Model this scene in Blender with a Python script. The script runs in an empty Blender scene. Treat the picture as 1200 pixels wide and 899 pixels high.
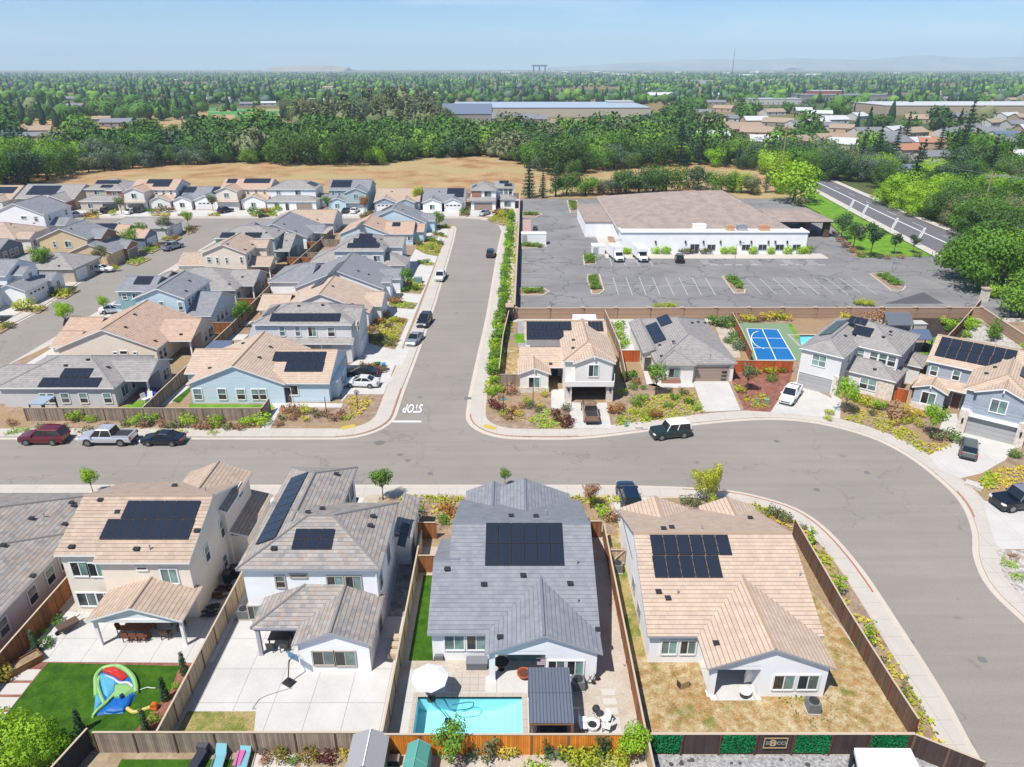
import bpy,math,random
from mathutils import Vector,Matrix,noise as mnoise
from mathutils.geometry import tessellate_polygon
random.seed(7)
SC=bpy.context.scene
COL=SC.collection
R=math.radians
FPX,CAMH,HORIZON=832.0,40.0,79.0
PITCH=math.atan((449.5-HORIZON)/FPX)
cam_d=bpy.data.cameras.new('camera')
cam=bpy.data.objects.new('camera',cam_d)
COL.objects.link(cam)
cam.location=(0,0,CAMH)
cam.rotation_euler=(math.pi/2-PITCH,0,0)
cam_d.sensor_fit='HORIZONTAL'
cam_d.sensor_width=36.0
cam_d.lens=36.0*FPX/1200.0
cam_d.clip_start=0.5
cam_d.clip_end=40000
SC.camera=cam
def at(px,py,h=0.0):
 """surveyed point on the plane z=h (x, y)"""
 a=(px-600)/FPX
 b=(py-449.5)/FPX
 dy=math.cos(PITCH)-b*math.sin(PITCH)
 dz=-math.sin(PITCH)-b*math.cos(PITCH)
 t=(h-CAMH)/dz
 return(a*t,dy*t)
def atl(*pts):
 return[at(*p)for p in pts]
SUN_EL,SUN_DX,SUN_DY=60.0,0.39,0.42
sd=bpy.data.lights.new('sun','SUN')
sd.energy=4.4
sd.angle=R(0.55)
sd.color=(1.0,0.955,0.89)
so=bpy.data.objects.new('sun',sd)
COL.objects.link(so)
az=math.atan2(SUN_DX,SUN_DY)
ddir=Vector((math.sin(az)*math.cos(R(SUN_EL)),math.cos(az)*math.cos(R(SUN_EL)),-math.sin(R(SUN_EL))))
so.rotation_euler=ddir.to_track_quat('-Z','Y').to_euler()
so.location=(-60,-60,150)
W=bpy.data.worlds.new('World')
SC.world=W
W.use_nodes=True
wn,wl=W.node_tree.nodes,W.node_tree.links
wn.clear()
sky=wn.new('ShaderNodeTexSky')
sky.sky_type='NISHITA'
sky.sun_disc=False
sky.sun_elevation=R(SUN_EL)
sky.sun_rotation=math.atan2(-ddir.x,-ddir.y)
sky.altitude=50
sky.air_density=0.8
sky.dust_density=0.1
sky.ozone_density=2.0
bg=wn.new('ShaderNodeBackground')
bg.inputs[1].default_value=0.092
wo=wn.new('ShaderNodeOutputWorld')
tn=wn.new('ShaderNodeMix');tn.data_type='RGBA';tn.blend_type='MULTIPLY';tn.inputs[0].default_value=1.0;tn.inputs[7].default_value=(.66,.83,.99,1)
wl.new(sky.outputs[0],tn.inputs[6])
tc=wn.new('ShaderNodeTexCoord');mp_=wn.new('ShaderNodeMapping');mp_.inputs['Scale'].default_value=(1.3,1.3,7.0);mp_.inputs['Rotation'].default_value=(0,R(9),0)
cn_=wn.new('ShaderNodeTexNoise');cn_.inputs['Scale'].default_value=2.6;cn_.inputs['Detail'].default_value=7;cn_.inputs['Roughness'].default_value=.62;cn_.inputs['Distortion'].default_value=.5
cr_=wn.new('ShaderNodeValToRGB');cr_.color_ramp.elements[0].position=.50;cr_.color_ramp.elements[0].color=(0,0,0,1);cr_.color_ramp.elements[1].position=.80;cr_.color_ramp.elements[1].color=(.42,.42,.42,1)
cm_=wn.new('ShaderNodeMix');cm_.data_type='RGBA';cm_.inputs[7].default_value=(7.2,7.9,8.6,1)
wl.new(tc.outputs['Generated'],mp_.inputs[0]);wl.new(mp_.outputs[0],cn_.inputs['Vector']);wl.new(cn_.outputs[0],cr_.inputs[0]);wl.new(cr_.outputs[0],cm_.inputs[0]);wl.new(tn.outputs[2],cm_.inputs[6]);wl.new(cm_.outputs[2],bg.inputs[0])
wl.new(bg.outputs[0],wo.inputs[0])
SC.view_settings.view_transform='Standard'
SC.view_settings.look='None'
SC.view_settings.exposure=0.52
SC.view_settings.gamma=1.0
SC.view_settings.use_curve_mapping=False
SC.cycles.use_denoising=True
SC.cycles.max_bounces=6
SC.cycles.diffuse_bounces=3
SC.cycles.glossy_bounces=2
SC.cycles.transmission_bounces=4
SC.cycles.transparent_max_bounces=8
SC.cycles.volume_bounces=1
SC.cycles.caustics_reflective=False
SC.cycles.caustics_refractive=False
ORG={}
class MB:
 def __init__(s):
  s.v,s.f,s.m=[],[],[]
 def face(s,pts,mi=0):
  n=len(s.v)
  s.v.extend([tuple(p)for p in pts])
  s.f.append(tuple(range(n,n+len(pts))))
  s.m.append(mi)
 def box(s,x0,x1,y0,y1,z0,z1,mi=0,top=True,bot=True,tmi=None):
  a=[(x0,y0,z0),(x1,y0,z0),(x1,y1,z0),(x0,y1,z0)]
  b=[(x,y,z1)for x,y,_ in a]
  for i in range(4):
   j=(i+1)%4
   s.face([a[i],a[j],b[j],b[i]],mi)
  if top:
   s.face(b,mi if tmi is None else tmi)
  if bot:
   s.face(a[::-1],mi)
 def obox(s,c,ax,ay,az,mi=0):
  """box around centre c with half-axis vectors"""
  c,ax,ay,az=Vector(c),Vector(ax),Vector(ay),Vector(az)
  P=lambda i,j,k:c+ax*i+ay*j+az*k
  for q in(((-1,-1,-1),(-1,1,-1),(1,1,-1),(1,-1,-1)),((-1,-1,1),(1,-1,1),(1,1,1),(-1,1,1)),((-1,-1,-1),(1,-1,-1),(1,-1,1),(-1,-1,1)),((1,1,-1),(-1,1,-1),(-1,1,1),(1,1,1)),((1,-1,-1),(1,1,-1),(1,1,1),(1,-1,1)),((-1,1,-1),(-1,-1,-1),(-1,-1,1),(-1,1,1))):
   s.face([P(*p)for p in q],mi)
 def bar(s,p,q,w,t=None,mi=0,up=(0,0,1)):
  p,q=Vector(p),Vector(q)
  d=(q-p)
  L=d.length
  d.normalize()
  u=Vector(up)
  sd_=d.cross(u)
  if sd_.length<1e-3:
   sd_=d.cross(Vector((1,0,0)))
  sd_.normalize()
  u=sd_.cross(d)
  s.obox((p+q)/2,d*(L/2),sd_*(w/2),u*((t or w)/2),mi)
 def tube(s,pts,rad,n=6,mi=0,cap=True):
  pts=[Vector(p)for p in pts]
  rr=rad if isinstance(rad,(list,tuple))else[rad]*len(pts)
  rings=[]
  for i,p in enumerate(pts):
   d=(pts[min(i+1,len(pts)-1)]-pts[max(i-1,0)]).normalized()
   a=d.cross(Vector((0,0,1)))
   if a.length<1e-3:
    a=Vector((1,0,0))
   a.normalize()
   b=d.cross(a)
   rings.append([p+(a*math.cos(2*math.pi*k/n)+b*math.sin(2*math.pi*k/n))*rr[i]for k in range(n)])
  for i in range(len(rings)-1):
   for k in range(n):
    l=(k+1)%n
    s.face([rings[i][k],rings[i][l],rings[i+1][l],rings[i+1][k]],mi)
  if cap:
   s.face(rings[0][::-1],mi)
   s.face(rings[-1],mi)
 def lathe(s,prof,n=16,c=(0,0,0),mi=0):
  cx,cy,cz=c
  rings=[[(cx+r*math.cos(2*math.pi*k/n),cy+r*math.sin(2*math.pi*k/n),cz+z)for k in range(n)]for r,z in prof]
  for i in range(len(rings)-1):
   for k in range(n):
    l=(k+1)%n
    s.face([rings[i][k],rings[i][l],rings[i+1][l],rings[i+1][k]],mi)
  if prof[0][0]>1e-4:
   s.face(rings[0][::-1],mi)
  if prof[-1][0]>1e-4:
   s.face(rings[-1],mi)
 def loft(s,secs,mi=0,cap=True):
  """closed sections with the same count of points"""
  for a,b in zip(secs,secs[1:]):
   n=len(a)
   for k in range(n):
    l=(k+1)%n
    s.face([a[k],a[l],b[l],b[k]],mi)
  if cap:
   s.face(secs[0][::-1],mi)
   s.face(secs[-1],mi)
 def flat(s,poly,z,mi=0,holes=()):
  """horizontal polygon sheet (with holes)"""
  loops=[[Vector((x,y,z))for x,y in poly]]+[[Vector((x,y,z))for x,y in h]for h in holes]
  pts=[p for l in loops for p in l]
  for t in tessellate_polygon(loops):
   q=[pts[i]for i in t]
   if(q[1]-q[0]).cross(q[2]-q[0]).z<0:
    q.reverse()
   s.face(q,mi)
 def prism(s,poly,z0,z1,mi=0,smi=None,holes=()):
  s.flat(poly,z1,mi,holes)
  for loop in[poly]+list(holes):
   n=len(loop)
   for i in range(n):
    (ax,ay),(bx,by)=loop[i],loop[(i+1)%n]
    s.face([(ax,ay,z0),(bx,by,z0),(bx,by,z1),(ax,ay,z1)],mi if smi is None else smi)
 def build(s,name,mats,parent=None,loc=None,label=None,smooth=False):
  me=bpy.data.meshes.new(name)
  off=Vector((0,0,0))
  if parent is not None:
   off=ORG.get(parent.name,off)
  elif loc is not None:
   off=Vector(loc)
  vs=[(x-off.x,y-off.y,z-off.z)for x,y,z in s.v]
  me.from_pydata(vs,[],s.f)
  uvl=me.uv_layers.new(name='UVMap').data
  k=0
  for f in s.f:
   p=[Vector(s.v[i])for i in f]
   n=Vector((0,0,0))
   for i in range(len(p)):
    n+=p[i].cross(p[(i+1)%len(p)])
   if n.length<1e-12:
    u,w=Vector((1,0,0)),Vector((0,1,0))
   else:
    n.normalize()
    if abs(n.z)>0.995:
     u,w=Vector((1,0,0)),Vector((0,1,0))
    else:
     u=Vector((0,0,1)).cross(n).normalized()
     w=n.cross(u)
     if w.z<0:
      w=-w
   for q in p:
    uvl[k].uv=(q.dot(u),q.dot(w))
    k+=1
  ml=mats if isinstance(mats,(list,tuple))else[mats]
  for m in ml:
   me.materials.append(m)
  me.polygons.foreach_set('material_index',s.m)
  if smooth:
   me.polygons.foreach_set('use_smooth',[True]*len(s.f))
  me.update()
  o=bpy.data.objects.new(name,me)
  COL.objects.link(o)
  if parent is not None:
   o.parent=parent
   ORG[o.name]=off
  elif loc is not None:
   o.location=loc
   ORG[o.name]=off
  if label:
   o['label']=label
  return o
def tag(o,label=None,cat=None,group=None,kind=None):
 if label:o['label']=label
 if cat:o['category']=cat
 if group:o['group']=group
 if kind:o['kind']=kind
 return o
def thing(name,label,cat,loc,rz=0.0,group=None,local=False):
 """Empty at the thing's base; parts are drawn in world metres unless local"""
 o=bpy.data.objects.new(name,None)
 COL.objects.link(o)
 o.empty_display_size=0.5
 o.location=loc if len(loc)==3 else(loc[0],loc[1],0)
 o.rotation_euler=(0,0,rz)
 ORG[o.name]=Vector((0,0,0))if(local or rz)else Vector(o.location)
 tag(o,label,cat,group)
 return o
KIDS={}
def copy_tree(o,loc,rz=None,scale=None,label=None,group=None):
 c=o.copy()
 COL.objects.link(c)
 c.location=loc
 if rz is not None:c.rotation_euler=(0,0,rz)
 if scale is not None:c.scale=scale if isinstance(scale,(tuple,list))else(scale,)*3
 if label:c['label']=label
 if group:c['group']=group
 if o.name not in KIDS:
  KIDS[o.name]=[(ch,list(ch.children))for ch in o.children]
 for ch,gs in KIDS[o.name]:
  d=ch.copy()
  COL.objects.link(d)
  d.parent=c
  for g in gs:
   e=g.copy()
   COL.objects.link(e)
   e.parent=d
 return c
def struct(mb,name,mats,label=None):
 o=mb.build(name,mats)
 o['kind']='structure'
 if label:o['label']=label
 return o
def inset(poly,d):
 """offset a closed polygon inwards (counter-clockwise polygon, d may be a list per edge)"""
 n=len(poly)
 ds=d if isinstance(d,(list,tuple))else[d]*n
 area=sum(poly[i][0]*poly[(i+1)%n][1]-poly[(i+1)%n][0]*poly[i][1]for i in range(n))
 sg=1 if area>0 else-1
 out=[]
 for i in range(n):
  p0,p1,p2=Vector(poly[i-1]),Vector(poly[i]),Vector(poly[(i+1)%n])
  e1,e2=(p1-p0).normalized(),(p2-p1).normalized()
  n1,n2=Vector((-e1.y,e1.x))*sg,Vector((-e2.y,e2.x))*sg
  d1,d2=ds[i-1],ds[i]
  cr=e1.x*e2.y-e1.y*e2.x
  if abs(cr)<0.02:
   q=p1+n2*d2
  else:
   a,b=p1+n1*d1,p1+n2*d2
   t=((b.x-a.x)*e2.y-(b.y-a.y)*e2.x)/cr
   q=a+e1*t
   if(q-p1).length>3*max(abs(d1),abs(d2),.01):
    q=p1+(n1*d1+n2*d2)/2
  out.append((q.x,q.y))
 return out
def smooth_path(pts,n=4):
 """Catmull-Rom through the points"""
 out=[]
 P=[Vector(p)for p in pts]
 for i in range(len(P)-1):
  p0,p1,p2,p3=P[max(i-1,0)],P[i],P[i+1],P[min(i+2,len(P)-1)]
  for k in range(n):
   t=k/n
   q=0.5*((2*p1)+(p2-p0)*t+(2*p0-5*p1+4*p2-p3)*t*t+(3*p1-p0-3*p2+p3)*t**3)
   out.append(tuple(q))
 out.append(tuple(P[-1]))
 return out
def arc(cx,cy,r,a0,a1,n=8):
 return[(cx+r*math.cos(R(a0+(a1-a0)*i/n)),cy+r*math.sin(R(a0+(a1-a0)*i/n)))for i in range(n+1)]
def rect(x0,x1,y0,y1):
 return[(x0,y0),(x1,y0),(x1,y1),(x0,y1)]
def inpoly(x,y,poly):
 c=False
 n=len(poly)
 for i in range(n):
  (x1,y1),(x2,y2)=poly[i],poly[i-1]
  if(y1>y)!=(y2>y)and x<(x2-x1)*(y-y1)/(y2-y1)+x1:
   c=not c
 return c
def lin(c):
 return tuple(((v/255)/12.92 if v/255<=.04045 else((v/255+.055)/1.055)**2.4)for v in c)
def new_mat(name):
 m=bpy.data.materials.new(name)
 m.use_nodes=True
 nt=m.node_tree
 return m,nt.nodes,nt.links,nt.nodes['Principled BSDF']
def node(ns,t,**kw):
 n=ns.new(t)
 for k,v in kw.items():
  setattr(n,k,v)
 return n
def math_(ns,ls,op,a,b=None,c=None):
 n=ns.new('ShaderNodeMath')
 n.operation=op
 for i,v in enumerate((a,b,c)):
  if v is None:continue
  if isinstance(v,(int,float)):n.inputs[i].default_value=v
  else:ls.new(v,n.inputs[i])
 return n.outputs[0]
def mixc(ns,ls,f,a,b,mode='MIX'):
 n=ns.new('ShaderNodeMix')
 n.data_type='RGBA'
 n.blend_type=mode
 for i,v in((0,f),(6,a),(7,b)):
  if isinstance(v,(int,float)):n.inputs[i].default_value=v
  elif isinstance(v,tuple):n.inputs[i].default_value=(*v[:3],1)
  else:ls.new(v,n.inputs[i])
 return n.outputs[2]
def ramp(ns,ls,f,stops,const=False):
 n=ns.new('ShaderNodeValToRGB')
 el=n.color_ramp.elements
 if const:n.color_ramp.interpolation='CONSTANT'
 while len(el)>1:el.remove(el[-1])
 el[0].position,el[0].color=stops[0][0],(*stops[0][1],1)
 for p,c in stops[1:]:
  e=el.new(p)
  e.color=(*c,1)
 ls.new(f,n.inputs[0])
 return n.outputs[0]
def noise_(ns,ls,vec,scale,detail=3,rough=.55):
 n=ns.new('ShaderNodeTexNoise')
 n.inputs['Scale'].default_value=scale
 n.inputs['Detail'].default_value=detail
 n.inputs['Roughness'].default_value=rough
 if vec is not None:ls.new(vec,n.inputs['Vector'])
 return n.outputs[0]
def bump_(ns,ls,b,h,st=.4,dist=.05):
 n=ns.new('ShaderNodeBump')
 n.inputs['Strength'].default_value=st
 n.inputs['Distance'].default_value=dist
 ls.new(h,n.inputs['Height'])
 ls.new(n.outputs[0],b.inputs['Normal'])
def wpos(ns):
 return ns.new('ShaderNodeNewGeometry').outputs['Position']
MC={}
def plain(name,c,rough=.7,metal=0.0,spec=.5,coat=0.0):
 key=(name,c)
 if key in MC:return MC[key]
 m,ns,ls,b=new_mat(name)
 b.inputs['Base Color'].default_value=(*c,1)
 b.inputs['Roughness'].default_value=rough
 b.inputs['Metallic'].default_value=metal
 b.inputs['Specular IOR Level'].default_value=spec
 if coat:
  b.inputs['Coat Weight'].default_value=coat
  b.inputs['Coat Roughness'].default_value=.05
 MC[key]=m
 return m
def varied(name,c1,c2,scale=1.0,detail=4,rough=.9,lo=.35,hi=.65,c3=None,s3=.1,bump=0.0,bscale=None,spec=.2,fine=None):
 """two colours broken up by noise in world metres, an optional third in big patches, optional fine grain"""
 m,ns,ls,b=new_mat(name)
 p=wpos(ns)
 f=noise_(ns,ls,p,scale,detail)
 col=ramp(ns,ls,f,[(lo,c1),(hi,c2)])
 if c3:
  g=noise_(ns,ls,p,s3,3)
  g=ramp(ns,ls,g,[(.46,(0,0,0)),(.58,(1,1,1))])
  col=mixc(ns,ls,g,col,c3)
 if fine:
  g=noise_(ns,ls,p,fine[0],2)
  g=ramp(ns,ls,g,[(.3,(1-fine[1],)*3),(.7,(1+fine[1],)*3)])
  col=mixc(ns,ls,1.0,col,g,'MULTIPLY')
 ls.new(col,b.inputs['Base Color'])
 b.inputs['Roughness'].default_value=rough
 b.inputs['Specular IOR Level'].default_value=spec
 if bump:
  bump_(ns,ls,b,noise_(ns,ls,p,bscale or scale*3,3),bump,.08)
 return m
def tile_roof(name,cols,joint_shade=.66,course=.34,wid=.42,calm=.45):
 """flat concrete tiles: a tone per tile, course edges as relief, joint and painted butt-edge shade"""
 m,ns,ls,b=new_mat(name)
 uv=ns.new('ShaderNodeUVMap').outputs[0]
 sp=ns.new('ShaderNodeSeparateXYZ')
 ls.new(uv,sp.inputs[0])
 v=math_(ns,ls,'DIVIDE',sp.outputs[1],course)
 row=math_(ns,ls,'FLOOR',v)
 fr=math_(ns,ls,'FRACT',v)
 u=math_(ns,ls,'ADD',math_(ns,ls,'DIVIDE',sp.outputs[0],wid),math_(ns,ls,'MULTIPLY',row,.5))
 colm=math_(ns,ls,'FLOOR',u)
 cb=ns.new('ShaderNodeCombineXYZ')
 ls.new(colm,cb.inputs[0]);ls.new(row,cb.inputs[1])
 wn_=ns.new('ShaderNodeTexWhiteNoise')
 wn_.noise_dimensions='2D'
 ls.new(cb.outputs[0],wn_.inputs['Vector'])
 big=noise_(ns,ls,uv,.45,3)
 t=math_(ns,ls,'ADD',math_(ns,ls,'MULTIPLY',wn_.outputs['Value'],.62),math_(ns,ls,'MULTIPLY',big,.38))
 av=tuple(sum(c[i]for c in cols)/len(cols)for i in range(3))
 cols=[tuple(av[i]+(c[i]-av[i])*calm for i in range(3))for c in cols]
 n=len(cols)
 col=ramp(ns,ls,t,[(.12+.76*i/(n-1),c)for i,c in enumerate(cols)])
 st=ramp(ns,ls,noise_(ns,ls,uv,1.1,5),[(.3,(.88,.88,.9)),(.7,(1.08,1.07,1.05))])
 col=mixc(ns,ls,1.0,col,st,'MULTIPLY')
 course_shade=math_(ns,ls,'LESS_THAN',fr,.13)
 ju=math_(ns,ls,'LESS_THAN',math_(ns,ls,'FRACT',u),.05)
 col=mixc(ns,ls,math_(ns,ls,'MULTIPLY',course_shade,joint_shade),col,(.05,.045,.045))  # course lines: tile joint plus the butt edge's shadow, painted dark
 col=mixc(ns,ls,math_(ns,ls,'MULTIPLY',ju,joint_shade*.35),col,(.08,.07,.065))
 ls.new(col,b.inputs['Base Color'])
 b.inputs['Roughness'].default_value=.82
 b.inputs['Specular IOR Level'].default_value=.25
 bump_(ns,ls,b,math_(ns,ls,'SUBTRACT',1.0,fr),.5,.04)
 return m
def stucco(name,c):
 m,ns,ls,b=new_mat(name)
 p=wpos(ns)
 st=ramp(ns,ls,noise_(ns,ls,p,.5,5),[(.3,(.94,.94,.94)),(.7,(1.04,1.04,1.03))])
 ls.new(mixc(ns,ls,1.0,c,st,'MULTIPLY'),b.inputs['Base Color'])
 b.inputs['Roughness'].default_value=.9
 b.inputs['Specular IOR Level'].default_value=.2
 bump_(ns,ls,b,noise_(ns,ls,p,18,2),.15,.02)
 return m
def striped(name,c,dark,step,frac=.1,axis=1,tint=.12,bumpd=.02,rough=.8,spec=.3):
 """boards: axis 1 = horizontal laps, axis 0 = vertical boards; a tone per board"""
 m,ns,ls,b=new_mat(name)
 uv=ns.new('ShaderNodeUVMap').outputs[0]
 sp=ns.new('ShaderNodeSeparateXYZ')
 ls.new(uv,sp.inputs[0])
 v=math_(ns,ls,'DIVIDE',sp.outputs[axis],step)
 fr=math_(ns,ls,'FRACT',v)
 wn_=ns.new('ShaderNodeTexWhiteNoise')
 wn_.noise_dimensions='1D'
 ls.new(math_(ns,ls,'FLOOR',v),wn_.inputs['W'])
 t=ramp(ns,ls,wn_.outputs['Value'],[(0,(1-tint,)*3),(1,(1+tint,)*3)])
 col=mixc(ns,ls,1.0,c,t,'MULTIPLY')
 st=ramp(ns,ls,noise_(ns,ls,uv,1.3,5),[(.3,(.86,.86,.86)),(.7,(1.1,1.1,1.1))])
 col=mixc(ns,ls,tint*4 if tint<.25 else 1.0,col,mixc(ns,ls,1.0,col,st,'MULTIPLY'))
 col=mixc(ns,ls,math_(ns,ls,'LESS_THAN',fr,frac),col,dark)
 ls.new(col,b.inputs['Base Color'])
 b.inputs['Roughness'].default_value=rough
 b.inputs['Specular IOR Level'].default_value=spec
 bump_(ns,ls,b,fr,.4,bumpd)
 return m
def concrete(name,c,sx=0,sy=0,stain=.1,ox=0,oy=0,jw=.022):
 m,ns,ls,b=new_mat(name)
 p=wpos(ns)
 f=ramp(ns,ls,noise_(ns,ls,p,.35,6,.6),[(.3,(1-stain,)*3),(.7,(1+stain*.5,)*3)])
 col=mixc(ns,ls,1.0,c,f,'MULTIPLY')
 g=ramp(ns,ls,noise_(ns,ls,p,9,2),[(.3,(.95,)*3),(.7,(1.04,)*3)])
 col=mixc(ns,ls,1.0,col,g,'MULTIPLY')
 if sx or sy:
  sp=ns.new('ShaderNodeSeparateXYZ')
  ls.new(p,sp.inputs[0])
  j=None
  for s_,o_,k in((sx,ox,0),(sy,oy,1)):
   if not s_:continue
   fr=math_(ns,ls,'FRACT',math_(ns,ls,'DIVIDE',math_(ns,ls,'ADD',sp.outputs[k],o_),s_))
   l=math_(ns,ls,'LESS_THAN',fr,jw/s_)
   j=l if j is None else math_(ns,ls,'MAXIMUM',j,l)
  col=mixc(ns,ls,math_(ns,ls,'MULTIPLY',j,.6),col,(c[0]*.35,c[1]*.35,c[2]*.34))
 ls.new(col,b.inputs['Base Color'])
 b.inputs['Roughness'].default_value=.85
 b.inputs['Specular IOR Level'].default_value=.25
 return m
def asphalt(name,c,crack=0.0,patch=.08,scuff=False):
 m,ns,ls,b=new_mat(name)
 p=wpos(ns)
 f=ramp(ns,ls,noise_(ns,ls,p,.09,5,.6),[(.3,(1-patch,)*3),(.7,(1+patch,)*3)])
 col=mixc(ns,ls,1.0,c,f,'MULTIPLY')
 mp=ns.new('ShaderNodeMapping')
 mp.inputs['Scale'].default_value=(.05,.9,1)
 ls.new(p,mp.inputs[0])
 f2=ramp(ns,ls,noise_(ns,ls,mp.outputs[0],1.0,3),[(.35,(.95,)*3),(.65,(1.04,)*3)])
 col=mixc(ns,ls,1.0,col,f2,'MULTIPLY')
 g=ramp(ns,ls,noise_(ns,ls,p,7,2),[(.3,(.93,)*3),(.7,(1.07,)*3)])
 col=mixc(ns,ls,1.0,col,g,'MULTIPLY')
 if scuff:
  sp=ramp(ns,ls,noise_(ns,ls,p,.55,2,.4),[(.70,(1,1,1)),(.76,(.82,.81,.80))])
  col=mixc(ns,ls,1.0,col,sp,'MULTIPLY')
  sp=ramp(ns,ls,noise_(ns,ls,p,1.3,6,.75),[(.70,(1,1,1)),(.78,(1.22,1.2,1.18))])
  col=mixc(ns,ls,1.0,col,sp,'MULTIPLY')
  v2=ns.new('ShaderNodeTexVoronoi');v2.feature='DISTANCE_TO_EDGE';v2.inputs['Scale'].default_value=.05
  nz=ns.new('ShaderNodeTexNoise');nz.inputs['Scale'].default_value=.3;nz.inputs['Detail'].default_value=5
  ls.new(p,nz.inputs['Vector'])
  wv=ns.new('ShaderNodeVectorMath');wv.operation='MULTIPLY_ADD'
  ls.new(nz.outputs['Color'],wv.inputs[0]);wv.inputs[1].default_value=(9,9,0);ls.new(p,wv.inputs[2]);ls.new(wv.outputs[0],v2.inputs['Vector'])
  col=mixc(ns,ls,math_(ns,ls,'MULTIPLY',math_(ns,ls,'LESS_THAN',v2.outputs['Distance'],.003),.2),col,(.05,.05,.05))
 if crack:
  vo=ns.new('ShaderNodeTexVoronoi')
  vo.feature='DISTANCE_TO_EDGE'
  vo.inputs['Scale'].default_value=.11
  wv=ns.new('ShaderNodeVectorMath')
  nz=ns.new('ShaderNodeTexNoise')
  nz.inputs['Scale'].default_value=.35
  nz.inputs['Detail'].default_value=4
  ls.new(p,nz.inputs['Vector'])
  wv.operation='MULTIPLY_ADD'
  ls.new(nz.outputs['Color'],wv.inputs[0])
  wv.inputs[1].default_value=(5,5,0)
  ls.new(p,wv.inputs[2])
  ls.new(wv.outputs[0],vo.inputs['Vector'])
  l=math_(ns,ls,'LESS_THAN',vo.outputs['Distance'],.012)
  col=mixc(ns,ls,math_(ns,ls,'MULTIPLY',l,crack),col,(.035,.035,.04))
 ls.new(col,b.inputs['Base Color'])
 b.inputs['Roughness'].default_value=.85
 b.inputs['Specular IOR Level'].default_value=.3
 return m
def leafy(name,c1,c2,c3=None,trans=.3,hue=.5):
 """foliage: tone per leaf and per plant"""
 m,ns,ls,b=new_mat(name)
 rn=ns.new('ShaderNodeNewGeometry').outputs['Random Per Island']
 oi=ns.new('ShaderNodeObjectInfo').outputs['Random']
 pn=noise_(ns,ls,wpos(ns),.9,2)
 t=math_(ns,ls,'ADD',math_(ns,ls,'MULTIPLY',rn,.3),math_(ns,ls,'ADD',math_(ns,ls,'MULTIPLY',oi,hue*.7),math_(ns,ls,'MULTIPLY',pn,.7-hue*.7)))
 st=[(.15,c1),(.8,c2)]if not c3 else[(.1,c1),(.5,c2),(.9,c3)]
 col=ramp(ns,ls,t,st)
 ls.new(col,b.inputs['Base Color'])
 b.inputs['Roughness'].default_value=.65
 b.inputs['Specular IOR Level'].default_value=.25
 tr=ns.new('ShaderNodeBsdfTranslucent')
 ls.new(mixc(ns,ls,1.0,col,(1.25,1.3,.7),'MULTIPLY'),tr.inputs[0])
 mx=ns.new('ShaderNodeMixShader')
 mx.inputs[0].default_value=trans
 out=ns['Material Output']
 ls.new(b.outputs[0],mx.inputs[1]);ls.new(tr.outputs[0],mx.inputs[2])
 ls.new(mx.outputs[0],out.inputs[0])
 return m
def glassy(name,c,rough=.06):
 m,ns,ls,b=new_mat(name)
 p=wpos(ns)
 f=ramp(ns,ls,noise_(ns,ls,p,.7,2),[(.35,tuple(x*.6 for x in c)),(.65,tuple(x*1.3 for x in c))])
 ls.new(f,b.inputs['Base Color'])
 b.inputs['Roughness'].default_value=rough
 b.inputs['Specular IOR Level'].default_value=.8
 return m
K=.58
def C(r,g,b,k=None):
 return tuple(v*(k or K)for v in lin((r,g,b)))
CR=lambda r,g,b:C(r,g,b,.66)
ROOF=dict(tan=tile_roof('tan_roof_tiles',[CR(210,183,160),CR(227,202,178),CR(236,214,194),CR(219,192,168)]),sand=tile_roof('sand_roof_tiles',[CR(190,166,146),CR(212,188,166),CR(226,205,186),CR(205,178,154)]),pink=tile_roof('pinkish_roof_tiles',[CR(200,168,146),CR(222,190,166),CR(232,204,180)]),slate=tile_roof('slate_roof_tiles',[CR(142,146,154),CR(158,162,169),CR(172,176,182)],joint_shade=.5),blend=tile_roof('blended_grey_roof_tiles',[CR(140,139,141),CR(168,164,160),CR(192,186,180),CR(184,164,148),CR(206,203,198)],calm=.7),grey=tile_roof('pale_grey_roof_tiles',[CR(150,148,148),CR(176,172,169),CR(196,192,188),CR(184,174,165)]),ash=tile_roof('ash_roof_tiles',[CR(140,143,150),CR(160,162,168),CR(180,181,184)]),)
CAP=dict(tan=plain('tan_ridge_tiles',C(205,178,152),.85),sand=plain('sand_ridge_tiles',C(196,174,156),.85),pink=plain('pink_ridge_tiles',C(205,174,152),.85),slate=plain('slate_ridge_tiles',C(146,151,162),.85),blend=plain('blend_ridge_tiles',C(158,154,152),.85),grey=plain('grey_ridge_tiles',C(166,163,162),.85),ash=plain('ash_ridge_tiles',C(150,153,160),.85))
TRIMW=plain('white_trim_paint',(.78,.78,.77),.5)
TRIMG=plain('grey_trim_paint',(.36,.36,.38),.55)
TRIMB=plain('taupe_trim_paint',(.42,.37,.32),.55)
CW=lambda r,g,b:C(r,g,b,.9)
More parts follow.
